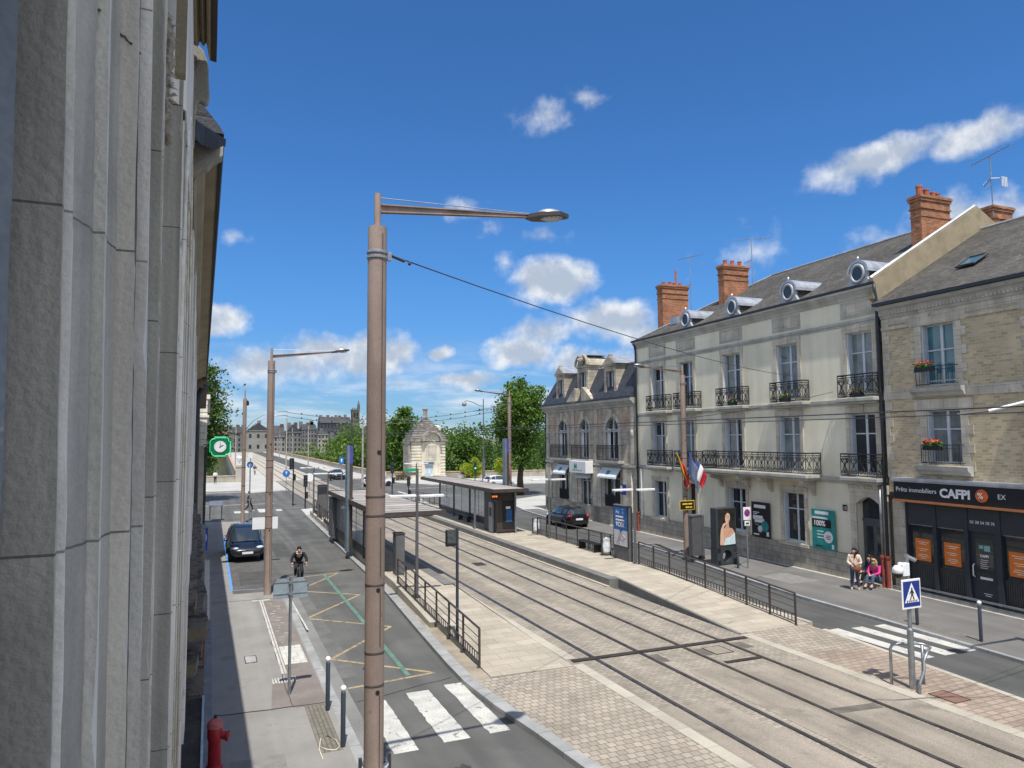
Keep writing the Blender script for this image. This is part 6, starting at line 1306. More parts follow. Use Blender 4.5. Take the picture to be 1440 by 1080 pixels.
# signs
t = thing('sign_back', 'grey back of a road sign on a thin post in the left pavement', 'sign', (1.92, 18.55, 0))
b = MB(); b.tube([(0, 0, 0), (0, 0, 2.82)], .038, 10); b.build('post', M_galv, t)
b = MB(); w = .40; b.extr([(-w, 2.30), (w, 2.30), (w, 2.66), (w - .10, 2.78), (.12, 2.78), (.05, 2.72), (-.05, 2.72), (-.12, 2.78), (-w + .10, 2.78), (-w, 2.66)], 'y', .04, .065); b.build('plate', mat('grey_sign_back', (.30, .36, .40), .5, metal=.2, var=.12), t)
b = MB(); b.box(-w, w, .03, .04, 2.68, 2.70); b.box(-w, w, .03, .04, 2.4, 2.42); b.box(-.05, .05, -.05, .04, 2.66, 2.71); b.box(-.05, .05, -.05, .04, 2.39, 2.44); b.build('clamp', M_galv, t)
t = thing('white_panel_sign', 'white blank rectangular sign behind the second lamp pole', 'sign', (2.72, 39., 0)); b = MB(); b.tube([(0, 0, 0), (0, 0, 2.2)], .035, 8); b.build('post', M_galv, t); b = MB(); b.box(-.62, .62, -.05, -.02, 1.62, 2.22); b.build('plate', M_signw, t)
t = thing('camera_mirror', 'dark traffic monitor panel on a tall post behind the left railing', 'monitor', (7.02, 20.9, 0)); b = MB(); b.tube([(0, 0, .05), (0, 0, 3.46)], .045, 10); b.build('post', M_bluegrey, t)
b = MB(); b.bbox(-.36, -.04, -.08, .08, 2.93, 3.42, .02); b.build('housing', M_black, t); b = MB(); b.box(-.34, -.06, -.09, -.078, 3.02, 3.40); b.build('screen', mat('mirror_screen', (.25, .28, .28), .08, metal=.9, var=.3, vscale=9.), t)
t = thing('crossing_sign', 'blue pedestrian crossing sign with white dome camera on a galvanised post', 'sign', (15.98, 12.68, 0))
b = MB(); b.tube([(0, 0, 0), (0, 0, 1.42)], .075, 14); b.tube([(0, 0, 1.40), (0, 0, 3.25)], .05, 12); b.lathe([(.075, 1.42), (.05, 1.47)], n=14); b.build('post', M_galv, t, auto=40)
b = MB(); b.bbox(-.33, .33, -.09, -.065, 1.95, 2.66, .01); pl = b.build('plate', M_signw, t)
b = MB(); b.box(-.285, .285, -.096, -.088, 2.00, 2.61); b.build('blue_field', M_navy, pl)
b = MB(); b.extr([(-.25, 2.1), (.25, 2.1), (0, 2.57)], 'y', -.10, -.095); b.build('white_triangle', M_signw, pl)
b = MB(); y0, y1 = -.105, -.099
b.extr(ell(.0, 2.43, .025, .025), 'y', y0, y1); b.extr([(-.03, 2.40), (.03, 2.40), (.035, 2.28), (-.03, 2.28)], 'y', y0, y1); b.extr([(-.03, 2.28), (.0, 2.28), (-.05, 2.16), (-.08, 2.16)], 'y', y0, y1); b.extr([(.0, 2.28), (.035, 2.28), (.08, 2.17), (.05, 2.16)], 'y', y0, y1); b.extr([(-.03, 2.39), (-.09, 2.31), (-.08, 2.30), (-.02, 2.36)], 'y', y0, y1); b.extr([(.03, 2.39), (.08, 2.31), (.07, 2.30), (.02, 2.36)], 'y', y0, y1)
for i in range(6): b.box(-.19 + i * .066, -.16 + i * .066, y0, y1, 2.11, 2.155)
b.build('walking_figure', M_black, pl)
b = MB(); b.bbox(-.20, .03, -.06, .12, 2.74, 3.05, .02); b.build('camera_box', M_whtp, t)
b = MB(); b.tube([(-.1, 0, 2.98), (-.25, 0, 3.02), (-.32, 0, 2.96)], .03, 8); b.lathe([(.1, 2.80), (.13, 2.84), (.12, 2.94), (.06, 3.0)], (-.33, 0, 0), 16); b.build('dome_housing', M_whtp, t, smooth=True)
b = MB(); b.ball((-.33, 0, 2.80), .115, 14, 8); b.build('dome_lens', M_black, t, smooth=True)
b = MB(); b.tube([(.0, 0, 3.2), (.18, -.1, 3.1)], .05, 8); b.box(-.12, .03, -.03, .03, 3.18, 3.24); b.build('small_camera', M_galv, t)
t = thing('hoop_barrier', 'bent galvanised hoop barrier around the crossing sign post', 'barrier', (0, 0, 0))
b = MB(); b.tube([(15.78, 13.1, 0), (15.78, 13.1, .88), (15.82, 13.08, .97), (15.95, 13.02, 1.0), (16.4, 12.85, 1.0), (16.55, 12.78, .98), (16.55, 12.6, .95), (16.3, 12.5, .88), (16.12, 12.45, .72), (16.08, 12.43, .5), (15.85, 12.38, .25), (15.8, 12.36, 0)], .035, 10); b.build('hoop', M_galv, t, smooth=True)
b = MB(); b.tube([(16.5, 12.78, 0), (16.5, 12.78, .97)], .035, 10); b.build('leg', M_galv, t, smooth=True)
t = thing('no_parking_sign', 'round red and blue no-parking sign on a thin post by the black poster', 'sign', (23.46, 27.0, 0)); b = MB(); b.tube([(0, 0, 0), (0, 0, 2.8)], .03, 8); b.build('post', M_galv, t)
b = MB(); b.bbox(-.22, .22, -.05, -.03, 2.25, 2.85, .01); pl = b.build('plate', M_signw, t)
b = MB(); b.lathe([(.175, -.056), (.175, -.049)], (0, 0, 2.58), 24, 'y'); b.build('red_ring', M_sred, pl); b = MB(); b.lathe([(.135, -.06), (.135, -.055)], (0, 0, 2.58), 24, 'y'); b.build('blue_disc', mat('disc_blue', (.03, .07, .4), .45), pl)
b = MB(); b.box(-.10, .10, -.064, -.0595, 2.565, 2.595) if False else b.extr([(-.11, 2.67), (-.09, 2.69), (.11, 2.49), (.09, 2.47)], 'y', -.064, -.0595); b.build('red_bar', M_sred, pl)
b = MB(); b.bbox(-.16, .16, -.05, -.03, 1.98, 2.2, .01); lp = b.build('lower_plate', M_signw, t); b = MB(); b.box(-.09, .09, -.056, -.049, 2.06, 2.12); b.build('arrow', M_black, lp)
# manhole covers and a loose wire
def cover(label, x0, x1, y0, y1, z, m): t = thing('manhole_cover', label, 'manhole cover', (0, 0, 0)); b = MB(); b.box(x0, x1, y0, y1, z - .02, z); b.build('plate', m, t); b = MB(); b.tube([(x0, y0, z), (x1, y0, z), (x1, y1, z), (x0, y1, z)], .012, 4, closed=True); b.build('rim', M_slot, t)
cover('pale square cover in the left pavement', 1.06, 1.36, 21.55, 22.2, .012, mat('pale_cover', (.34, .34, .33), .8)); cover('grey square cover between the tracks by the drain', 13.42, 14.02, 16.85, 17.5, .016, M_trackc); cover('rust-brown cover in the pink setts right of the crossing sign', 15.98, 16.52, 11.6, 12.28, .018, mat('rust_cover', (.21, .12, .09), .85, var=.15)); cover('small cover between the far rails', 12.1, 12.6, 33., 33.8, .012, M_slot)
b = MB(); b.tube([(2.16, 14.6, .012), (2.16, 15.1, .012), (2.26, 15.6, .012), (2.40, 15.68, .012), (2.54, 15.4, .012), (2.56, 15.05, .012), (2.46, 14.92, .012), (2.3, 15.02, .012), (2.19, 15.2, .012)], .011, 6)
tag(b.build('wire_loop', mat('pale_cord', (.6, .55, .45), .7), smooth=True), 'pale loop of cord lying on the tactile paving', 'cord')
# traffic lights and small signs at the junction
def traffic_light(label, x, y, h, green=False, side=0):
    t = thing('traffic_light', label, 'traffic light', (x, y, 0), 0, 'black traffic lights at the junction'); b = MB(); b.tube([(0, 0, -.1), (0, 0, h)], .06, 8); b.build('post', M_black, t)
    b = MB(); b.bbox(-.17 + side, .17 + side, -.18, .1, h - 1.05, h, .03)
    if not green: b.bbox(.06, .22, -.16, .05, h - 2.1, h - 1.5, .02)
    hd = b.build('signal_head', M_black, t)
    for k in range(3):
        b = MB(); b.lathe([(.10, -.20), (.10, -.178)], (side, 0, h - .2 - k * .33), 14, 'y'); b.build('lens', mat('lit_green_lens', (.05, .7, .5), .3, emit=((.05, .9, .6), 2.5)) if green and k == 2 else M_dgrey, hd)
    return t
traffic_light('traffic light at the far tip of the left platform', 7.4, 70.8, 4.4, side=-.2); traffic_light('shorter black signal post next to the far railing of the left platform', 8.0, 66.4, 3.0)
traffic_light('black traffic light between the tracks and the stone pavilion', 16.6, 69.4, 3.9); traffic_light('traffic light showing green before the lime shrubs', 33.47, 92., 2.95, True)
traffic_light('small traffic light on a short post right of the pavilion junction', 20.5, 78., 2.0); traffic_light('black traffic light partly behind the front lamp pole', 14.9, 72., 3.1)
def disc_sign(label, x, y, h, m, r=.32, post=True, rect=None):
    t = thing('road_sign', label, 'sign', (x, y, 0)); b = MB(); b.tube([(0, 0, -.1), (0, 0, h)], .035, 7); b.build('post', M_galv, t); b = MB()
    if rect: b.box(-rect[0], rect[0], -.06, -.04, h - rect[1], h)
    else: b.lathe([(r, -.06), (r, -.04)], (0, 0, h - r), 20, 'y')
    pl = b.build('plate', m, t)
    if m is M_sblue: b = MB(); b.extr([(-.05, h - .5), (.05, h - .5), (.05, h - .3), (.12, h - .3), (0, h - .12), (-.12, h - .3), (-.05, h - .3)], 'y', -.068, -.058); b.build('white_arrow', M_signw, pl)
    return t
disc_sign('round blue sign near the left tracks at the junction', 8.4, 88., 2.6, M_sblue, .42); disc_sign('pale round sign back beside the traffic light on the left', 10.1, 80.5, 2.5, M_signw, .45)
disc_sign('pale round sign back beside the black traffic light near the pavilion', 16.2, 72.5, 3.1, M_signw, .5); disc_sign('round blue sign on the camera pole', 2.85, 57.3, 4.55, M_sblue, .24); disc_sign('round white sign above the blue one by the camera pole', 2.86, 57.1, 5.2, M_signw, .2)
disc_sign('blue rectangular sign behind the blue-topped totem', 12.1, 72., 4.4, M_sblue, rect=(.22, .7)); 
t = thing('direction_sign', 'green and white direction sign on a grey post before the pavilion', 'sign', (19.05, 68.9, 0)); b = MB(); b.tube([(0, 0, -.1), (0, 0, 3.2)], .08, 8); b.bbox(-.2, .2, -.2, .2, 0, .6, .02); b.build('post', M_cab, t)
b = MB(); b.box(-1.35, 0, -.05, .0, 2.95, 3.25); b.build('green_plate', mat('dir_green', (.02, .3, .15), .5), t); b = MB(); b.box(-1.3, 0, -.05, 0, 2.58, 2.88); b.build('grey_plate', mat('dir_grey', (.12, .13, .13), .5), t)
# street lamp with hanging globe
t = thing('globe_lamp', 'slim grey street lamp with a globe hanging from a curved arm', 'street lamp', (35.6, 94.3, 0)); b = MB(); b.tube([(0, 0, 0), (0, 0, 3.2)], .22, 10); b.tube([(0, 0, 3.2), (0, 0, 11.7)], [.10, .07], 8); b.build('pole', M_cab, t)
b = MB(); b.tube([(0, 0, 10.7), (-.6, .05, 10.75), (-1.5, .1, 11.2), (-2.4, .15, 11.45), (-2.75, .2, 11.3)], .05, 6); b.tube([(0, 0, 10.2), (-.9, 0, 10.0)], .06, 6); b.build('arm', M_cab, t, smooth=True); b = MB(); b.ball((-2.8, .2, 10.95), (.36, .36, .34), 12, 8); b.build('globe', mat('dull_globe', (.3, .27, .24), .35, var=.2), t, smooth=True)
t = thing('globe_lamp', 'dark lamp post with short raised arm just right of the front lamp pole', 'street lamp', (18.2, 100, 0)); b = MB(); b.tube([(0, 0, 0), (0, 0, 9.5)], .08, 7); b.build('pole', M_dgrey, t); b = MB(); b.tube([(0, 0, 8.6), (-.8, 0, 9.1), (-1.4, 0, 9.2)], .04, 6); b.ball((-1.45, 0, 9.1), .18, 8, 6); b.build('arm', M_dgrey, t)
# small grey stand beside the left houses
t = thing('street_table', 'small grey slanted stand on two legs at the left house corner', 'stand', (.55, 60.8, 0)); b = MB(); b.add([(-.5, -.3, 1.05), (.55, -.3, 1.05), (.45, .5, 1.35), (-.4, .5, 1.35), (-.5, -.3, 1.1), (.55, -.3, 1.1), (.45, .5, 1.4), (-.4, .5, 1.4)], [(0, 3, 2, 1), (4, 5, 6, 7), (0, 1, 5, 4), (1, 2, 6, 5), (2, 3, 7, 6), (3, 0, 4, 7)]); b.build('top', M_galv, t)
for x in (-.4, .45): b = MB(); b.tube([(x, 0, 0), (x, 0, 1.12)], .04, 6); b.build('leg', M_dgrey, t)
# ---------------------------------------------------------------- vehicles
M_navycar = mat('dark_blue_grey_car_paint', (.022, .026, .036), .25, metal=.35, var=.04, fine=0, coat=.8); M_blackcar = mat('black_car_paint', (.010, .010, .013), .22, metal=.2, var=.04, fine=0, coat=.9); M_whitecar = mat('white_car_paint', (.72, .73, .75), .3, var=.03, fine=0, coat=.6)
M_cglass = mat('car_glass', (.03, .042, .055), .05, var=.1, spec=.9); M_plast = mat('black_plastic', (.02, .02, .022), .55); M_chrome = mat('chrome', (.6, .62, .64), .12, metal=1., var=.03); M_hl = mat('headlight_glass', (.6, .64, .68), .1, var=.2, vscale=9., spec=.9); M_tl = mat('tail_light_red', (.4, .012, .015), .2)
def loft(b, secs, close=True):
    o = len(b.v); k = len(secs[0])
    for s in secs: b.v.extend(s)
    for i in range(len(secs) - 1):
        for j in range(k - 1): b.f.append((o + i * k + j, o + i * k + j + 1, o + (i + 1) * k + j + 1, o + (i + 1) * k + j)); b.m.append(b.c)
    if close: b.f.append(tuple(o + j for j in range(k - 1, -1, -1))); b.f.append(tuple(o + (len(secs) - 1) * k + j for j in range(k))); b.m += [b.c] * 2
def car(label, loc, rz, paint, kind='mpv'):
    """nose towards +y; kind sets the side profile"""
    t = thing('parked_car', label, 'car', loc, rz)
    if kind == 'mpv':
        Ln, Wd = 4.4, .88; st = [(-2.18, .60, .42, .95), (-2.1, .78, .30, 1.0), (-1.7, .87, .24, 1.02), (-.8, .88, .22, 1.0), (.3, .88, .22, .98), (.95, .88, .22, .98), (1.45, .87, .24, .90), (1.85, .82, .26, .80), (2.1, .72, .30, .68), (2.22, .55, .40, .58)]
        gh = [(-2.08, .68, 1.0, .60, 1.02), (-1.75, .79, 1.0, .60, 1.52), (-1.0, .82, 1.0, .62, 1.65), (-.1, .82, .98, .62, 1.66), (.45, .81, .98, .58, 1.55), (1.35, .72, .95, .60, .97)]; wy = (1.35, -1.38)
    else:
        Ln, Wd = 4.1, .87; st = [(-2.04, .62, .40, .86), (-1.98, .80, .30, .98), (-1.6, .87, .24, 1.02), (-.8, .88, .22, .98), (.3, .87, .22, .94), (.9, .87, .22, .92), (1.4, .86, .24, .84), (1.8, .80, .26, .74), (2.0, .68, .32, .64), (2.06, .5, .40, .56)]
        gh = [(-1.92, .66, .98, .60, 1.0), (-1.55, .76, 1.0, .56, 1.33), (-.9, .80, .98, .58, 1.46), (-.1, .80, .95, .58, 1.46), (.35, .79, .94, .55, 1.36), (1.15, .70, .9, .58, .92)]; wy = (1.25, -1.3)
    secs = []
    for y, w, z0, zt in st:
        h = [(0, y, z0), (w * .8, y, z0), (w * .97, y, z0 + .10), (w, y, z0 + (zt - z0) * .45), (w * .985, y, zt - .10), (w * .90, y, zt - .01), (w * .5, y, zt + .025), (0, y, zt + .035)]; secs.append(h + [(-x, yy, z) for x, yy, z in h[-2:0:-1]] + [h[0]])
    b = MB(); loft(b, secs); body = b.build('body', paint, t, auto=50, subsurf=1)
    secs = []
    for y, wb, zb, wr, zr in gh:
        h = [(wb, y, zb), (wb * .55 + wr * .47, y, (zb + zr) / 2 + .03), (wr, y, zr - .05), (wr * .8, y, zr), (0, y, zr + .015)]; secs.append(h + [(-x, yy, z) for x, yy, z in h[-2::-1]])
    b = MB(); o = 0; k = len(secs[0]); b.v = [v for s in secs for v in s]; ns = len(secs)
    for i in range(ns - 1):
        for j in range(k - 1):
            top = 2 <= j <= k - 4
            b.f.append((i * k + j, i * k + j + 1, (i + 1) * k + j + 1, (i + 1) * k + j)); b.m.append(0 if (top and 1 <= i <= ns - 3) else 1)
    b.build('cabin', [paint, M_cglass], t, auto=55)
    b = MB()
    for sx in (-1, 1):
        for i, r in ((1, .035), (3 if kind == 'mpv' else 2, .03)): s = secs[i]; q = s[:3] if sx > 0 else s[-3:]; b.tube([(x * 1.012, y, z) for x, y, z in q], r, 5)
        b.tube([(s[2] if sx > 0 else s[-3]) for s in secs], .028, 5)
    b.build('pillar', paint, t)
    for y in wy:
        for sx in (-1, 1):
            b = MB(); x = sx * (Wd - .1); b.lathe([(.20, -.1), (.29, -.10), (.315, -.07), (.315, .07), (.29, .10), (.20, .1)], (x, y, .315), 20, 'x'); wh = b.build('wheel', M_rubber, t, auto=40)
            b = MB(); b.lathe([(.205, .05 * 1), (.21, .085), (.19, .09), (.05, .075), (.02, .075)] if sx > 0 else [(.205, -.05), (.21, -.085), (.19, -.09), (.05, -.075), (.02, -.075)], (x, y, .315), 14, 'x'); b.build('rim', M_galv, wh)
            b = MB(); b.tube([(sx * (Wd - .005), y + .37 * math.cos(a), .315 + .37 * math.sin(a)) for a in [PI * i / 10 for i in range(11)]], .03, 5); b.build('wheel_arch', M_plast, t)
    yf, yr = st[-1][0], st[0][0]
    for sx in (-1, 1):
        b = MB(); b.ball((sx * .60, yf - .24, .70), (.20, .16, .085), 12, 6); b.v = [(x, y + abs(x - sx * .45) * -.35, z + .0) for x, y, z in b.v]; b.build('headlight', M_hl, t, smooth=True)
        b = MB(); b.ball((sx * .70, yr + .10, .88), (.16, .14, .10 if kind != 'mpv' else .18), 12, 6); b.build('tail_light', M_tl, t, smooth=True)
        b = MB(); b.ball((sx * (Wd + .10), .75 if kind == 'mpv' else .6, 1.02), (.11, .07, .075), 10, 6); b.build('wing_mirror', paint, t, smooth=True)
    b = MB(); b.box(-.6, .6, yf - .12, yf + .012, .32, .44); b.box(-.5, .5, yf - .12, yf + .02, .50, .56); b.build('grille', M_plast, t)
    b = MB(); b.tube([(-.42, yf - .02, .61), (-.15, yf + .03, .615), (0, yf + .035, .64), (.15, yf + .03, .615), (.42, yf - .02, .61)], .018, 5); b.tube([(-.1, yf + .03, .66), (0, yf + .045, .70), (.1, yf + .03, .66)], .014, 5); b.build('badge', M_chrome, t)
    b = MB(); b.box(-.26, .26, yf + .0, yf + .035, .44, .55) if kind == 'mpv' else b.box(-.26, .26, yr - .03, yr + .02, .62, .74); b.build('number_plate', M_signw, t)
    b = MB(); b.box(-.55, .55, yr - .012, yr + .1, .34, .44); b.build('bumper_trim', M_plast, t)
    b = MB(); b.tube([(-.45, (gh[-1][0]) - .02, gh[-1][2] + .04), (.1, gh[-1][0] - .16, gh[-1][2] + .12)], .012, 4); b.build('wiper', M_plast, t)
    return t
car('dark blue-grey people carrier parked in the bay facing the view', (1.86, 41.1, -.01), PI + .02, M_navycar, 'mpv')
car('black hatchback seen from behind on the right side road', (23.55, 45.7, -.09), -.03, M_blackcar, 'hatch')
car('white car beside the far lamp pole under the big tree', (34.6, 86.3, -.09), -PI / 2 + .2, M_whitecar, 'hatch')
car('white car half hidden behind the front lamp pole at the junction', (20.6, 94.6, -.09), -PI / 2 + .25, M_whitecar, 'hatch')
car('dark car waiting at the bridge end behind the motorcycle', (18.6, 114., -.03), PI, M_blackcar, 'hatch')
def two_wheeler(name, label, cat, loc, rz, moto=False):
    t = thing(name, label, cat, loc, rz); R_ = .34 if not moto else .32; wb = .52 if not moto else .68
    for y in (-wb, wb):
        b = MB(); b.tube([(0, y + (R_ - .02) * math.cos(a), R_ + (R_ - .02) * math.sin(a)) for a in [2 * PI * i / 24 for i in range(24)]], .022 if not moto else .06, 7, closed=True); wh = b.build('wheel', M_rubber, t, smooth=True)
        b = MB(); 
        for i in range(10): a = PI * i / 10; b.tube([(0, y + (R_ - .04) * math.cos(a), R_ + (R_ - .04) * math.sin(a)), (0, y - (R_ - .04) * math.cos(a), R_ - (R_ - .04) * math.sin(a))], .003, 3)
        b.build('spokes', M_galv, wh)
    b = MB()
    if moto: b.ball((0, .1, .75), (.17, .38, .17), 12, 7); b.ball((0, -.45, .78), (.15, .4, .09), 10, 6); b.ball((0, 0, .45), (.16, .28, .2), 10, 6); b.ball((0, .55, .95), (.22, .16, .22), 10, 6)
    else:
        for p in (((0, .38, .92), (0, -.12, .42)), ((0, .36, .82), (0, -.28, .80)), ((0, -.12, .42), (0, -.32, .95)), ((0, -.12, .42), (0, -wb, R_)), ((0, -.28, .80), (0, -wb, R_)), ((0, .36, .98), (0, .40, .75), (0, wb, R_))): b.tube(p, .02, 7)
    b.build('frame', M_bluegrey if not moto else M_blackcar, t, smooth=True)
    b = MB(); b.tube([(-.31, .30, 1.04), (-.18, .38, 1.06), (0, .36, 1.02), (.18, .38, 1.06), (.31, .30, 1.04)], .016, 7); b.build('handlebar', M_black, t, smooth=True)
    if not moto: b = MB(); b.ball((0, -.33, .97), (.07, .14, .035), 10, 6); b.build('saddle', M_black, t, smooth=True); b = MB(); b.tube([(-.16, -.02, .34), (-.07, -.12, .42), (.07, -.12, .42), (.16, -.22, .50)], .014, 5); b.build('crank', M_dgrey, t)
    return t
two_wheeler('bicycle', 'dark bicycle ridden towards the view on the left road', 'bicycle', (3.62, 31.9, -.1), PI - .06)
two_wheeler('bicycle', 'bicycle on the bridge cycle path far off', 'bicycle', (7.4, 133, 0), PI); two_wheeler('motorcycle', 'black motorcycle waiting at the bridge end', 'motorcycle', (17.0, 110.7, -.03), PI - .1, True)
# ---------------------------------------------------------------- people: one skinned body each, clothing and hair as children
M_skin = mat('skin', (.52, .31, .22), .55, var=.06, fine=0); M_hdark = mat('dark_hair', (.02, .013, .01), .5, var=.2); M_hbrown = mat('brown_hair', (.10, .05, .025), .5, var=.2); M_hblond = mat('blond_hair', (.38, .26, .14), .5, var=.2)
def cloth(n, c): return mat(n, c, .85, var=.12, vscale=7., fine=.06)
def skin_obj(name, parent, verts, edges, radii, m, lv=2):
    me = bpy.data.meshes.new(name); me.from_pydata([tuple(v) for v in verts], edges, []); o = bpy.data.objects.new(name, me); COL.objects.link(o); o.parent = parent; me.materials.append(m)
    md = o.modifiers.new('Skin', 'SKIN'); md.use_smooth_shade = True
    for i, sv in enumerate(me.skin_vertices[0].data): r = radii[i]; sv.radius = r if isinstance(r, tuple) else (r, r); sv.use_root = (i == 0)
    s = o.modifiers.new('Subsurf', 'SUBSURF'); s.levels = s.render_levels = lv; return o
def person(label, loc, rz, J, hair, top, legs, shoe, sleeves=True, long_hair=False, sc=1.0, group=None):
    """J: joint positions; the figure faces +y"""
    t = thing('person', label, 'person', loc, rz, group); t.scale = (sc, sc, sc); V = {k: Vector(v) for k, v in J.items()}
    for s in 'LR':
        if s + 'toe' not in V: d = (V[s + 'an'] - V[s + 'kn']).normalized(); V[s + 'toe'] = V[s + 'an'] + Vector((0, .15, -.06))
    names = ['pel', 'wai', 'che', 'nek', 'hd0', 'hd1']; rad_ = {'pel': (.135, .10), 'wai': (.115, .085), 'che': (.14, .095), 'nek': .05, 'hd0': (.072, .08), 'hd1': (.075, .09), 'sh': .055, 'el': .042, 'wr': .030, 'hp': .085, 'kn': .058, 'an': .04, 'toe': .035}
    vs, es, rs, ix = [], [], [], {}
    def addv(k, p, r): ix[k] = len(vs); vs.append(p); rs.append(r)
    for k in names: addv(k, V[k], rad_[k])
    for a, c in zip(names, names[1:]): es.append((ix[a], ix[c]))
    for s in 'LR':
        for k in ('sh', 'el', 'wr', 'hp', 'kn', 'an', 'toe'): addv(s + k, V[s + k], rad_[k])
        es += [(ix['che'], ix[s + 'sh']), (ix[s + 'sh'], ix[s + 'el']), (ix[s + 'el'], ix[s + 'wr']), (ix['pel'], ix[s + 'hp']), (ix[s + 'hp'], ix[s + 'kn']), (ix[s + 'kn'], ix[s + 'an']), (ix[s + 'an'], ix[s + 'toe'])]
        d = (V[s + 'wr'] - V[s + 'el']).normalized(); side = d.cross(Vector((0, 0, 1))); side = side.normalized() if side.length > .1 else Vector((1, 0, 0)); pal = V[s + 'wr'] + d * .075; addv(s + 'pal', pal, (.035, .02)); es.append((ix[s + 'wr'], ix[s + 'pal']))
        cv = d.cross(side) * (.02)
        for q, (o_, l_) in enumerate(((-.03, .065), (-.01, .075), (.01, .07), (.03, .055))):
            a = addv(f'{s}f{q}', pal + side * o_ + d * l_ * .55 + cv * .4, .009); addv(f'{s}g{q}', pal + side * o_ + d * l_ + cv, .008); es += [(ix[s + 'pal'], ix[f'{s}f{q}']), (ix[f'{s}f{q}'], ix[f'{s}g{q}'])]
        sg = 1 if s == 'L' else -1; addv(s + 'th', V[s + 'wr'] + d * .05 + side * .05 * sg + cv, .010); es.append((ix[s + 'wr'], ix[s + 'th']))
    hd = (V['hd1'] - V['hd0']).normalized(); fwd = (V.get('look', Vector((0, 1, 0)))); fwd = (fwd - hd * fwd.dot(hd)).normalized(); rt = fwd.cross(hd); mid = (V['hd0'] + V['hd1']) / 2
    addv('nose', mid + fwd * .105 - hd * .015, .012); es.append((ix['hd0'], ix['nose']))
    skin_obj('body', t, vs, es, rs, M_skin)
    b = MB()
    for sg in (-1, 1): b.ball(tuple(mid + fwd * .088 + rt * sg * .032 + hd * .02), (.013, .013, .009), 8, 5)
    b.build('eyes', M_black, t, smooth=True); b = MB(); b.ball(tuple(mid + fwd * .09 - hd * .06), (.024, .012, .008), 8, 5); b.build('mouth', mat('lips', (.4, .14, .12), .5), t, smooth=True)
    b = MB()
    for sg in (-1, 1): b.ball(tuple(mid + rt * sg * .082 - hd * .01), (.014, .02, .03), 7, 5)
    b.build('ears', M_skin, t, smooth=True)
    b = MB(); c = mid + hd * .035 - fwd * .022; b.ball((0, 0, 0), (.098, .105, .115), 16, 10)
    Mx = Matrix((rt, fwd, hd)).transposed(); b.v = [tuple(c + Mx @ (Vector(v) if not (v[1] > .035 and v[2] < .045) else Vector((v[0], .035, v[2])))) for v in b.v]
    if long_hair:
        o0 = len(b.v); p = [c - fwd * .05, c - fwd * .095 - hd * .1, V['nek'] - fwd * .10, V['che'] - fwd * .13]; b.tube(p, [.09, .09, .085, .05], 10)
        for sg in (-1, 1): b.tube([c + rt * sg * .07 - fwd * .02, c + rt * sg * .085 - hd * .1 - fwd * .01, V['nek'] + rt * sg * .09 + fwd * .03, V['che'] + rt * sg * .1 + fwd * .08], [.05, .05, .045, .02], 8)
    b.build('hair', hair, t, smooth=True)
    k = ['pel', 'wai', 'che', 'nek']; tv = [V['wai'] * .55 + V['pel'] * .45, V['wai'], V['che'], V['nek'] * .75 + V['che'] * .25]; tr = [(.155, .125), (.145, .115), (.175, .125), (.075, .07)]; te = [(0, 1), (1, 2), (2, 3)]
    for s in 'LR':
        n0 = len(tv); tv += [V[s + 'sh'], V[s + 'el'], V[s + 'wr'] * .92 + V[s + 'el'] * .08] if sleeves else [V[s + 'sh'], V[s + 'sh'] * .5 + V[s + 'el'] * .5]; tr += [.075, .062, .05] if sleeves else [.075, .065]; te += [(2, n0), (n0, n0 + 1)] + ([(n0 + 1, n0 + 2)] if sleeves else [])
    skin_obj('top', t, tv, te, tr, top)
    tv = [V['pel']]; tr = [(.155, .12)]; te = []
    for s in 'LR': n0 = len(tv); tv += [V[s + 'hp'], V[s + 'kn'], V[s + 'an'] * .93 + V[s + 'kn'] * .07]; tr += [.10, .075, .062]; te += [(0, n0), (n0, n0 + 1), (n0 + 1, n0 + 2)]
    skin_obj('trousers', t, tv, te, tr, legs)
    for s in 'LR':
        a, e = V[s + 'an'], V[s + 'toe']; hl = a + Vector((0, -.04, -.05)); d2 = e - a; hl = a - Vector((d2.x, d2.y, 0)).normalized() * .04 + Vector((0, 0, -.04)); skin_obj('shoe', t, [hl, (a + e) / 2 + Vector((0, 0, -.02)), e + Vector((0, 0, -.0))], [(0, 1), (1, 2)], [.045, .048, .042], shoe, 1)
    return t
def stand(h=1.0, **kw):
    J = dict(pel=(0, 0, .93), wai=(0, 0, 1.08), che=(0, 0, 1.32), nek=(0, .0, 1.47), hd0=(0, .02, 1.55), hd1=(0, .02, 1.66), Lsh=(-.19, 0, 1.40), Lel=(-.25, -.02, 1.13), Lwr=(-.24, .06, .88), Rsh=(.19, 0, 1.40), Rel=(.25, -.02, 1.13), Rwr=(.24, .06, .88), Lhp=(-.09, 0, .88), Lkn=(-.10, .02, .48), Lan=(-.11, 0, .08), Rhp=(.09, 0, .88), Rkn=(.10, .02, .48), Ran=(.11, 0, .08)); J.update(kw); return J
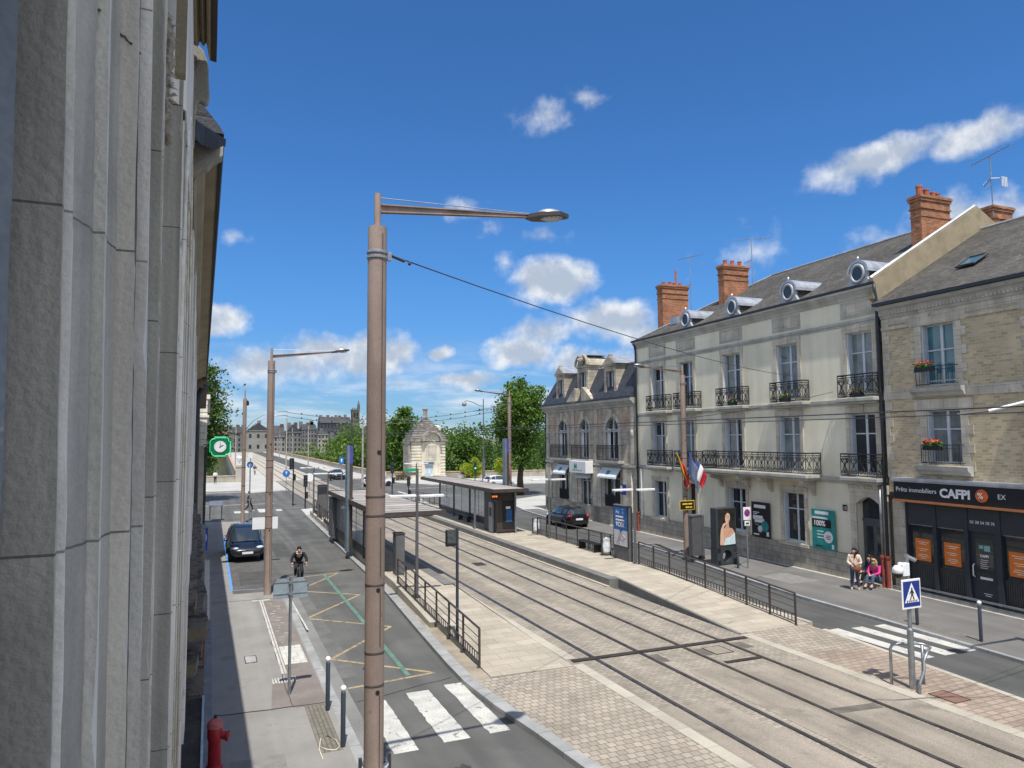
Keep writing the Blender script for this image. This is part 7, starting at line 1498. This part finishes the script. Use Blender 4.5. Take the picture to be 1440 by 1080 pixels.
# standing woman in front of the doorway
wm = person('woman in cream jacket and jeans with a brown shoulder bag standing before the grey door', (24.1, 21.5, 0), PI - .9, stand(Lel=(-.26, .02, 1.12), Lwr=(-.12, .22, 1.10), Rel=(.25, .04, 1.12), Rwr=(.10, .24, 1.05), look=(.6, .6, -.2), Lan=(-.14, -.04, .08), Ran=(.13, .06, .08)), M_hdark, cloth('cream_jacket', (.68, .56, .46)), cloth('blue_jeans', (.045, .07, .13)), cloth('white_shoes', (.7, .7, .7)), long_hair=True, sc=.96)
hb = thing('handbag', 'brown leather shoulder bag hanging at the standing woman\'s hip', 'handbag', (23.97, 21.28, .86), PI - .6); b = MB(); b.ball((0, 0, 0), (.17, .07, .12), 14, 8); b.build('body', cloth('tan_leather', (.20, .07, .03)), hb, smooth=True); b = MB(); b.tube([(-.14, 0, .06), (-.08, -.02, .30), (.05, -.05, .5)], .012, 5); b.build('strap', MATS['tan_leather'], hb)
sit = dict(pel=(0, -.05, .33), wai=(0, -.03, .48), che=(0, .04, .72), nek=(0, .09, .86), hd0=(0, .14, .93), hd1=(0, .17, 1.03), Lsh=(-.18, .05, .79), Rsh=(.18, .05, .79), Lel=(-.24, .18, .56), Rel=(.24, .18, .56), Lwr=(-.08, .36, .5), Rwr=(.08, .36, .5), Lhp=(-.09, 0, .30), Rhp=(.09, 0, .30), Lkn=(-.12, .42, .48), Rkn=(.12, .42, .46), Lan=(-.10, .50, .10), Ran=(.12, .56, .10))
person('person in bright pink top and jeans sitting bent forward on the doorstep', (25.1, 21.35, .08), PI / 2 + .2, dict(sit, look=(0, .7, -.7)), M_hblond, cloth('pink_top', (.62, .04, .24)), cloth('mid_jeans', (.07, .11, .18)), cloth('pale_shoes', (.6, .58, .55)), long_hair=True)
person('person in dark clothes sitting in the shade of the doorway', (25.4, 21.9, .08), PI / 2 - .15, dict(sit, che=(0, -.05, .75), nek=(0, -.03, .9), hd0=(0, 0, .97), hd1=(0, .02, 1.08), Lsh=(-.18, -.05, .83), Rsh=(.18, -.05, .83)), M_hdark, cloth('dark_blue_top', (.02, .028, .045)), cloth('black_trousers', (.012, .012, .014)), cloth('dark_shoes', (.02, .02, .02)), long_hair=True)
# cyclist (rides towards the view)
person('cyclist in black top with a pale hood riding towards the view', (3.62, 31.9, -.1), PI - .06, dict(pel=(0, -.30, 1.02), wai=(0, -.22, 1.15), che=(0, -.06, 1.36), nek=(0, .04, 1.5), hd0=(0, .09, 1.56), hd1=(0, .11, 1.67), Lsh=(-.2, -.03, 1.43), Rsh=(.2, -.03, 1.43), Lel=(-.31, .12, 1.22), Rel=(.31, .12, 1.22), Lwr=(-.29, .26, 1.07), Rwr=(.29, .26, 1.07), Lhp=(-.09, -.26, .97), Rhp=(.09, -.26, .97), Lkn=(-.13, .12, .72), Rkn=(.13, .10, .86), Lan=(-.13, -.08, .36), Ran=(.13, -.18, .52), look=(0, 1, -.2)), M_hdark, cloth('black_hoodie', (.014, .014, .016)), cloth('black_jeans', (.018, .018, .022)), cloth('dark_trainers', (.05, .05, .06)))
t = [o for o in bpy.data.objects if o.get('label', '').startswith('cyclist')][0]; b = MB(); b.tube([(-.11, -.02, 1.46), (-.07, .06, 1.45), (0, .09, 1.43), (.07, .06, 1.45), (.11, -.02, 1.46), (.07, -.09, 1.5), (0, -.11, 1.52), (-.07, -.09, 1.5)], .035, 8, closed=True); b.build('hood', cloth('pale_fleece', (.6, .57, .5)), t, smooth=True)
stride = dict(Lkn=(-.09, .22, .52), Lan=(-.10, .30, .10), Rkn=(.09, -.05, .48), Ran=(.10, -.38, .14), Lel=(-.24, -.14, 1.14), Lwr=(-.22, -.06, .92), Rel=(.24, .08, 1.13), Rwr=(.2, .28, 1.05))
person('man in dark green jacket striding across the far zebra crossing', (3.3, 66.8, -.09), -PI / 2 - .1, stand(**stride), M_hdark, cloth('dark_green_jacket', (.05, .055, .045)), cloth('dark_trousers', (.02, .022, .03)), cloth('white_shoes', (.7, .7, .7)), sc=1.03)
person('person in white shirt and dark trousers by the river wall on the left', (.85, 110.2, 0), .3, stand(), M_hdark, cloth('white_shirt', (.75, .75, .75)), cloth('dark_trousers', (.02, .022, .03)), cloth('dark_shoes', (.02, .02, .02)), sc=1.05)
person('far cyclist in black and white on the bridge cycle path', (7.4, 133, 0), PI, dict(pel=(0, -.30, 1.02), wai=(0, -.24, 1.15), che=(0, -.12, 1.38), nek=(0, -.05, 1.52), hd0=(0, -.02, 1.58), hd1=(0, 0, 1.69), Lsh=(-.2, -.1, 1.45), Rsh=(.2, -.1, 1.45), Lel=(-.3, .08, 1.24), Rel=(.3, .08, 1.24), Lwr=(-.29, .26, 1.07), Rwr=(.29, .26, 1.07), Lhp=(-.09, -.26, .97), Rhp=(.09, -.26, .97), Lkn=(-.13, .12, .72), Rkn=(.13, .10, .86), Lan=(-.13, -.08, .36), Ran=(.13, -.18, .52)), M_hdark, cloth('black_hoodie', (.014, .014, .016)), cloth('pale_trousers', (.5, .5, .5)), cloth('dark_shoes', (.02, .02, .02)))
person('person in dark top and pale trousers walking by the river wall near the green signal', (33.2, 96.5, 0), PI / 2, stand(**stride), M_hdark, cloth('dark_blue_top', (.02, .028, .045)), cloth('grey_trousers', (.3, .32, .35)), cloth('dark_shoes', (.02, .02, .02)))
person('motorcyclist in black with pale helmet waiting at the bridge end', (17.0, 110.6, -.03), PI - .1, dict(pel=(0, -.3, .86), wai=(0, -.25, 1.0), che=(0, -.15, 1.24), nek=(0, -.08, 1.38), hd0=(0, -.04, 1.46), hd1=(0, -.02, 1.56), Lsh=(-.2, -.12, 1.32), Rsh=(.2, -.12, 1.32), Lel=(-.3, .08, 1.12), Rel=(.3, .08, 1.12), Lwr=(-.29, .26, 1.05), Rwr=(.29, .26, 1.05), Lhp=(-.12, -.26, .82), Rhp=(.12, -.26, .82), Lkn=(-.24, .12, .60), Rkn=(.24, .12, .60), Lan=(-.26, -.05, .10), Ran=(.26, -.05, .10)), mat('pale_helmet', (.6, .6, .62), .3), cloth('black_hoodie', (.014, .014, .016)), cloth('black_jeans', (.018, .018, .022)), cloth('dark_shoes', (.02, .02, .02)))
# ---------------------------------------------------------------- trees, pavilion, bridge walls, far town
M_bark = mat('bark', (.07, .055, .04), .95, var=.3, vscale=4., bump=.4)
def leafmat(n, c, v=.35):
    m = mat(n, c, .7, var=v, vscale=.55, fine=.28, fscale=5., spec=.25); bs = m.node_tree.nodes['Principled BSDF']
    nt_ = m.node_tree; tr = nt_.nodes.new('ShaderNodeBsdfTranslucent'); tr.inputs[0].default_value = (c[0] * 1.6, c[1] * 1.7, c[2] * 1.0, 1); mx = nt_.nodes.new('ShaderNodeMixShader'); mx.inputs[0].default_value = .3
    out = nt_.nodes['Material Output']; nt_.links.new(bs.outputs[0], mx.inputs[1]); nt_.links.new(tr.outputs[0], mx.inputs[2]); nt_.links.new(mx.outputs[0], out.inputs['Surface']); return m
LG = leafmat('leaf_mid_green', (.10, .175, .035)); LD = leafmat('leaf_dark_green', (.08, .135, .038)); LB = leafmat('leaf_bright', (.14, .22, .045)); LL = leafmat('leaf_lime', (.30, .36, .03)); LW = leafmat('leaf_willow', (.15, .225, .06))
def leaves(blobs, n, size, name, m, parent, seed=0, shell=.55):
    """leaf-sized faces gathered in clumps through a set of ellipsoids (x, y, z, rx, ry, rz)"""
    rg = np.random.default_rng(seed); B = np.array(blobs); vol = B[:, 3] * B[:, 4] * B[:, 5]; vol = vol ** .8; w = vol / vol.sum(); nc = max(8, n // 26)
    k = rg.choice(len(B), nc, p=w); d = rg.normal(size=(nc, 3)); d /= np.linalg.norm(d, axis=1)[:, None]; r = (shell + (1 - shell) * rg.random(nc)) ** .8 * np.where(rg.random(nc) < .12, 1.12, 1.)
    cc = B[k, :3] + d * B[k, 3:] * r[:, None]; cs = (B[k, 3:].mean(1) * .16 + size * .9) * (.6 + .8 * rg.random(nc))
    per = n // nc; c = np.repeat(cc, per, 0) + rg.normal(size=(nc * per, 3)) * np.repeat(cs, per)[:, None] * np.array([1, 1, .75]); N = len(c)
    a = rg.normal(size=(N, 3)); a[:, 2] = np.abs(a[:, 2]) + .3; a /= np.linalg.norm(a, axis=1)[:, None]; e = np.cross(a, rg.normal(size=(N, 3))); e /= np.linalg.norm(e, axis=1)[:, None]; f = np.cross(a, e); s = size * (.6 + .8 * rg.random(N))[:, None]
    V = np.stack([c - e * s, c - f * s * .62, c + e * s, c + f * s * .62], 1).reshape(-1, 3)
    me = bpy.data.meshes.new(name); me.vertices.add(4 * N); me.vertices.foreach_set('co', V.astype(np.float32).ravel()); me.loops.add(4 * N); me.loops.foreach_set('vertex_index', np.arange(4 * N, dtype=np.int32)); me.polygons.add(N); me.polygons.foreach_set('loop_start', np.arange(0, 4 * N, 4, dtype=np.int32)); me.update(); me.validate(); me.materials.append(m)
    o = bpy.data.objects.new(name, me); COL.objects.link(o); o.parent = parent; return o
def tree(name, label, x, y, z0, trunk_h, r, blobs, n, size, m, seed=0, cat='tree', group=None):
    t = thing(name, label, cat, (x, y, z0), 0, group); rr = random.Random(seed); b = MB()
    b.tube([(0, 0, -.2), (rr.uniform(-.1, .1), 0, trunk_h * .5), (rr.uniform(-.15, .15), rr.uniform(-.15, .15), trunk_h)], [r * 1.25, r, r * .8], 9)
    for bl in blobs: p = Vector(bl[:3]); q = Vector((0, 0, trunk_h * .95)); m_ = q.lerp(p, .5) + Vector((rr.uniform(-.2, .2), rr.uniform(-.2, .2), .2)); b.tube([q, m_, p], [r * .5, r * .32, r * .12], 6)
    b.build('trunk', M_bark, t, smooth=True); leaves(blobs, n, size, 'crown', m, t, seed); return t
def blobset(w, h, zc, n, seed, taper=.0):
    r = random.Random(seed); out = [(0, 0, zc, w * .62, w * .62, h * .42)]
    for i in range(n):
        a = r.uniform(0, 2 * PI); q = r.uniform(.25, .95); dz = r.uniform(-.42, .46) * h; f = 1 - taper * (dz / h + .5); s = r.uniform(.28, .44)
        out.append((math.cos(a) * w * .6 * q * f, math.sin(a) * w * .6 * q * f, zc + dz, w * s * f, w * s * f, w * s * f * .85))
    return out
tree('street_tree', 'big leafy street tree in front of the slate-roofed corner house', 31.6, 72.2, -.02, 3.4, .34, blobset(3.55, 8.6, 7.6, 17, 3), 17000, .17, LG, 1)
tree('street_tree', 'dark leafy tree rising behind the left houses above the pharmacy clock', -1.0, 80., -.1, 4., .35, blobset(4.0, 12., 8.9, 18, 9, .4), 15000, .17, LD, 2)
tree('river_tree', 'tall dark poplar directly left of the stone pavilion', 38.6, 150., -6, 6., .4, blobset(3.7, 15., 11., 16, 5), 7000, .34, LG, 4)
tree('river_tree', 'pale green willow drooping beyond the totem on the river bank', 33.0, 175., -6, 4., .4, blobset(5.6, 10., 8., 12, 6, .5), 6000, .36, LW, 5)
tree('river_tree', 'bushy green tree in the gap between the pharmacy clock and the bridge wall', -1.2, 128., -6, 3., .3, blobset(3.6, 6.5, 5.6, 9, 8), 5000, .26, LB, 6)
for i, (x, y, w, h, lab) in enumerate(((36.8, 105, 1.15, 1.9, 'lime green shrub left of the green signal by the river wall'), (38.2, 104.6, 1.3, 2.9, 'taller lime green shrub just right of the green signal'), (42.0, 103.5, 1.35, 2.9, 'lime green shrub between the globe lamp and the far totem'))):
    tree('lime_shrub', lab, x, y, 0, .6, .05, blobset(w, h, h * .52, 7, 20 + i), 2200, .12, LL, 30 + i, 'shrub', 'lime green shrubs by the river wall')
b_ = [];r = random.Random(12)
for i in range(46):
    x = 34 + i * 2.2 + r.uniform(-1.5, 1.5); y = r.uniform(132, 200) + .15 * x; h = r.uniform(4.2, 6.2); b_.append((x, y, -4 + h, r.uniform(3.6, 5.2), 4.4, h + r.uniform(.6, 3.4)))
o = leaves(b_, 62000, .36, 'riverside_wood', LD, None, 11, .6); stuff(o)
b_ = []
for i in range(20): x = 29.0 + i * 1.5 + r.uniform(-.8, .8); h = r.uniform(5.6, 7.4) - (1.4 if i < 2 else 0); b_.append((x, r.uniform(158, 200), -5 + h, 3.4, 3.4, h + r.uniform(.2, 2.2)))
o = leaves(b_, 34000, .34, 'riverside_thicket', LG, None, 17, .6); stuff(o)
b_ = []
for i in range(26): x = 40 + i * 2.8 + r.uniform(-1, 1); b_.append((x, r.uniform(240, 330), -3.5 + r.uniform(0, 1.2), 5.5, 5., r.uniform(4.2, 6.6)))
o = leaves(b_, 22000, .5, 'far_bank_wood', LW, None, 12, .6); stuff(o)
b_ = [(x, r.uniform(119, 128), -2.5, 4., 4., 3.8) for x in range(58, 110, 5)]; o = leaves(b_, 14000, .3, 'bank_bushes', LG, None, 13, .6); stuff(o)
# dry shrub at the pavilion foot
tree('dry_shrub', 'brownish dry shrub at the foot of the pavilion', 26.6, 104.5, 0, .3, .04, [(0, 0, .7, .8, .6, .6), (.7, .2, .5, .6, .5, .5), (-.7, 0, .5, .6, .5, .45)], 900, .10, leafmat('leaf_dry', (.17, .13, .07)), 44, 'shrub')
# stone pavilion
M_pav = mat('bright_pavilion_stone', (.68, .62, .50), .9, var=.1, vscale=.8, streak=.1, stain=((.34, .31, .26), .6, .76, 1.)); M_pavr = mat('lichened_roof_stone', (.30, .28, .25), .9, var=.22, vscale=1.4, streak=.18, stain=((.14, .13, .115), .52, .7, 1.2))
t = thing('stone_pavilion', 'bright stone toll pavilion with stepped roof and urn finial by the bridge', 'pavilion', (30.9, 107.6, 0), rad(4))
b = MB(); W3 = 2.75
for k in range(12): z = .1 + k * .47; g = 0 if k % 2 == 0 else 0; b.box(-W3, W3, -1.6, 1.6, z, z + .35); b.box(-W3 + .14, W3 - .14, -1.46, 1.46, z + .35, z + .47)
b.box(-W3 - .1, W3 + .1, -1.7, 1.7, 0, .5); b.build('wall', M_pav, t)
b = MB(); b.box(-1.15, 1.85, -1.78, -1.5, .5, 5.6); b.build('door_bay', M_pav, t)
b = MB(); b.box(-.5, 1.2, -1.83, -1.7, 2.9, 4.9); b.box(-.7, 1.4, -1.8, -1.7, 5.05, 5.25); b.box(-.6, 1.3, -1.86, -1.7, 4.9, 5.05); b.build('panel', M_rstone, t)
b = MB(); b.box(-.65, .65, -1.80, -1.7, .1, 2.5); b.build('door', mat('pale_blue_door', (.5, .58, .65), .6), t); b = MB(); b.box(-.65, .65, -1.85, -1.72, 1.7, 2.5); b.box(-.85, .85, -1.95, -1.7, 2.5, 2.62); b.build('door_head', mat('grey_lintel', (.2, .24, .28), .6), t)
b = MB(); n = 16; pts = [(.35 + 1.3 * math.cos(PI * i / n), 5.75 + 1.3 * math.sin(PI * i / n)) for i in range(n + 1)]
for i in range(n): (x0, z0), (x1, z1) = pts[i], pts[i + 1]; k = 1.28; b.extr([(x0, z0), (x1, z1), (.35 + (x1 - .35) * k, 5.75 + (z1 - 5.75) * k), (.35 + (x0 - .35) * k, 5.75 + (z0 - 5.75) * k)], 'y', -2.5, -1.3)
b.build('arch_hood', M_pavr, t, auto=30)
b = MB(); b.extr(pts, 'y', -1.9, -1.4); rr = random.Random(4)
for _ in range(40): a = rr.uniform(0, PI); q = rr.uniform(.1, 1.05); b.ball((.35 + q * math.cos(a), -1.9, 5.8 + q * math.sin(a)), (rr.uniform(.1, .24), .09, rr.uniform(.1, .2)), 7, 5)
b.build('carved_tympanum', M_pav, t)
b = MB(); b.box(-3.02, -1.35, -1.9, 1.9, 5.72, 6.0); b.box(2.05, 3.02, -1.9, 1.9, 5.72, 6.0); b.box(-3.0, 3.0, -1.3, 1.8, 5.6, 5.9); b.build('cornice', M_pavr, t)
b = MB(); z = 6.0
for k, (hw, h) in enumerate(((2.85, .32), (2.72, .38), (2.5, .40), (2.2, .38), (1.85, .34), (1.58, .30), (1.32, .30), (1.06, .28), (.8, .27), (.58, .26))): b.box(-hw, hw, -hw * .55, hw * .55, z, z + h); b.box(-hw - .06, hw + .06, -hw * .55 - .05, hw * .55 + .05, z + h * .6, z + h - .004); z += h
b.build('stepped_roof', M_pavr, t)
b = MB(); b.lathe([(.42, 0), (.42, .2), (.28, .3), (.36, .55), (.3, .8), (.36, 1.1), (.3, 1.3), (.44, 1.45), (.48, 1.6), (.3, 1.7)], (0, 0, z), 14); b.build('urn_finial', M_pavr, t, smooth=True)
b = MB(); b.box(1.5, 2.5, -.3, .7, 6.6, 8.0); b.ball((2.0, .2, 8.0), (.55, .5, .3), 10, 6); b.build('roof_pier', M_pav, t)
b = MB(); b.box(-3.15, -2.7, -1.2, 1.2, 0, 5.4); b.box(-3.2, -2.7, -1.3, 1.3, 5.4, 5.6); b.build('side_wing', M_pavr, t)
# parapets and quay walls
M_para = mat('parapet_stone', (.37, .345, .29), .9, var=.18, vscale=.7, brick=dict(plane='wall', w=1.2, h=.45, msize=.012, var=.1), stain=((.2, .185, .155), .55, .72, .9))
def wall_run(label, pts, h, w=.4, m=None):
    t = thing('stone_parapet', label, 'wall', (0, 0, 0)); b = MB(); c = MB()
    for (x0, y0), (x1, y1) in zip(pts, pts[1:]):
        d = Vector((x1 - x0, y1 - y0)).normalized(); n = Vector((-d.y, d.x)) * w / 2; q = n * 1.25
        b.prism([(x0 + n.x, y0 + n.y), (x1 + n.x, y1 + n.y), (x1 - n.x, y1 - n.y), (x0 - n.x, y0 - n.y)], -7.4 if w > .5 else -.3, h - .12); c.prism([(x0 + q.x, y0 + q.y), (x1 + q.x, y1 + q.y), (x1 - q.x, y1 - q.y), (x0 - q.x, y0 - q.y)], h - .12, h)
    b.build('wall', m or M_para, t); c.build('coping', M_band, t); return t
wall_run('bridge parapet on the left, running away to the far bank', [(bx(113.5, 4.05), 113.5), (bx(372, 4.05), 372)], 1.05)
wall_run('bridge parapet on the right, running away to the far bank', [(bx(113.5, 24.7), 113.5), (bx(372, 24.7), 372)], 1.05)
wall_run('low river wall on the left below the pharmacy clock', [(-40, 115.5), (-8, 113.9), (4.0, 113.2)], .95, .55)
wall_run('low river wall between the bridge and the stone pavilion', [(24.8, 113.3), (28.5, 109.2)], 1.0, .55)
wall_run('low river wall right of the pavilion, behind the white car', [(33.6, 108.2), (50, 104.8), (85, 97)], 1.0, .55)
t = thing('gate_pier', 'white stone pier with a lamp where the left bridge parapet begins', 'pier', (4.1, 112.4, 0)); b = MB(); b.box(-.5, .5, -.5, .5, 0, 2.2); b.box(-.6, .6, -.6, .6, 2.2, 2.45); b.build('pier', M_bstone, t); b = MB(); b.cyl(0, 0, 2.45, 3.0, .1, n=8); b.lathe([(.25, 3.0), (.42, 3.5), (.3, 3.7), (.05, 3.85)], n=8); b.build('lamp', M_wht, t)
# bridge piers and arches under the deck
t = thing('bridge_arches', 'stone river bridge with arches under its roadway', 'bridge', (0, 0, 0)); b = MB()
for k in range(9): y = 113 + k * 32.; b.box(bx(y, 4.3), bx(y, 24.5), y - 1.8, y + 1.8, -8.2, -1.4)
b.build('pier', M_bstone, t)
for k in range(8):
    b = MB(); y0 = 114.8 + k * 32.; n = 14
    arc = [(y0 + 28.4 * i / n, -6.9 + 5.3 * math.sin(PI * i / n)) for i in range(n + 1)]; xa = bx(y0, 4.4)
    for (ya, za), (yb, zb) in zip(arc, arc[1:]): b.extr([(ya, za), (yb, zb), (yb, -1.38), (ya, -1.38)], 'x', xa, xa + 20)
    b.build('arch', M_bstone, t)
# far town across the river
M_fw = [mat('town_wall_grey', (.17, .168, .165), .9, var=.1, vscale=.2), mat('town_wall_pale', (.27, .26, .24), .9, var=.1, vscale=.2), mat('town_wall_cream', (.33, .31, .27), .9, var=.1, vscale=.2)]; M_fr = mat('town_slate', (.05, .052, .062), .7, var=.2, vscale=.3); M_frb = mat('town_tile', (.15, .08, .06), .8, var=.2, vscale=.3); M_fwin = mat('town_window', (.03, .033, .04), .2, var=.3)
wm_ = MB(); wm_.box(-.5, .5, -.06, .03, -.9, .9); WINM = None
def block(label, x0, x1, y, zt0, roof_h, cols, rows, wallm, roofm, pediment=False, zb=-.6, depth=12, chim=2, mans=False):
    global WINM; zt = zt0 - (1.6 if y < 410 else 0.)
    t = thing('town_building', label, 'building', (x0, y, zb), 0, 'old town buildings across the river'); W_ = x1 - x0; H_ = zt - zb
    b = MB(); b.box(0, W_, 0, depth, 0, H_); b.box(-.2, W_ + .2, -.35, depth, H_, H_ + .35); b.build('wall', wallm, t)
    b = MB()
    if pediment: b.extr([(0, H_ + .35), (W_, H_ + .35), (W_ / 2, H_ + roof_h)], 'y', -.3, depth)
    else: s = .25 if mans else .48; b.add([(0, 0, H_ + .35), (W_, 0, H_ + .35), (W_, depth, H_ + .35), (0, depth, H_ + .35), (.2, depth * s, H_ + roof_h), (W_ - .2, depth * s, H_ + roof_h), (W_ - .2, depth * (1 - s), H_ + roof_h), (.2, depth * (1 - s), H_ + roof_h)], [(0, 1, 5, 4), (1, 2, 6, 5), (2, 3, 7, 6), (3, 0, 4, 7), (4, 5, 6, 7)])
    rf = b.build('roof', roofm, t)
    rr = random.Random(int(x0 * 7 + 50))
    for k in range(chim): b = MB(); x = W_ * (k + .5) / max(1, chim) + rr.uniform(-1, 1); b.box(x - .9, x + .9, depth * .4, depth * .5, H_ + 1, H_ + roof_h + rr.uniform(.8, 2.0)); b.build('chimney', M_frb if k % 2 else M_fw[0], rf)
    for i in range(cols):
        for j in range(rows):
            if WINM is None: o = wm_.build('window', M_fwin, t); WINM = o.data
            else: o = bpy.data.objects.new('window', WINM); COL.objects.link(o); o.parent = t
            o.location = (W_ * (i + .5) / cols, 0, H_ * (j + .55) / rows); o.scale = (min(1.25, W_ / cols * .45), 1, min(1.1, H_ / rows * .32))
    return t
block('dark-roofed grey building at the far left end of the bridge', -6, 9.0, 402, 10.5, 3.2, 6, 4, M_fw[0], M_frb, chim=4)
block('grey building beside the pedimented front across the river', 9.2, 17.2, 398, 11.5, 3., 4, 4, M_fw[0], M_fr, chim=3)
block('pedimented pale stone building facing the end of the bridge', 17.4, 29.2, 394, 12.2, 4.2, 3, 2, M_fw[1], M_fr, True, chim=1)
block('pale grey building right of the pedimented one', 29.4, 37.0, 397, 9.0, 6.2, 4, 3, M_fw[1], M_fr, chim=2)
block('gabled dark-roofed building in the middle of the far row', 37.2, 45.2, 396, 11.2, 4.6, 4, 4, M_fw[0], M_fr, True, chim=2)
block('five-storey building with dark shopfront right of the gabled one', 45.4, 53.2, 396, 13., 3., 5, 5, M_fw[0], M_fr, chim=4)
block('narrow cream building before the white terrace', 53.4, 59.0, 393, 10.0, 2.2, 3, 4, M_fw[2], M_fr, chim=1)
block('low white terrace with mansard roof along the far quay', 59.2, 73., 390, 4.6, 5.2, 8, 2, M_fw[2], M_fr, mans=True, chim=3)
block('big dark-clad block rising behind the far quay', 66, 86, 476, 16.5, 4.2, 9, 4, mat('dark_cladding', (.06, .062, .075), .7, var=.15, vscale=.2), M_fr, chim=5, mans=True)
block('long dark roof left of the church tower', 58., 112, 520, 9., 5., 14, 2, M_fw[0], M_fr, chim=4)
t = thing('church_tower', 'square stone church tower with corner turret on the skyline', 'church tower', (149, 800, -.6)); b = MB(); b.box(-4.0, 4.0, -4.5, 4.5, 0, 39); b.box(-4.3, 4.3, -4.8, 4.8, 26, 27.2); b.box(-4.4, 4.4, -4.9, 4.9, 38, 39.5)
for x in (-3.6, -1.2, 1.2, 3.6): b.box(x - .5, x + .5, -4.8, -4.0, 39.5, 41.2)
b.build('tower', mat('dark_tower_stone', (.12, .11, .10), .9, var=.2, vscale=.15), t); b = MB(); b.box(1.8, 4.4, -4.6, -2, 39, 44.); b.add([(1.8, -4.6, 44), (4.4, -4.6, 44), (4.4, -2, 44), (1.8, -2, 44), (3.1, -3.3, 50)], [(0, 1, 4), (1, 2, 4), (2, 3, 4), (3, 0, 4)]); b.build('turret', MATS['dark_tower_stone'], t); b = MB(); b.box(-2.6, -.5, -4.85, -4.5, 29, 36); b.box(.5, 2.6, -4.85, -4.5, 29, 36); b.build('belfry_opening', M_black, t)
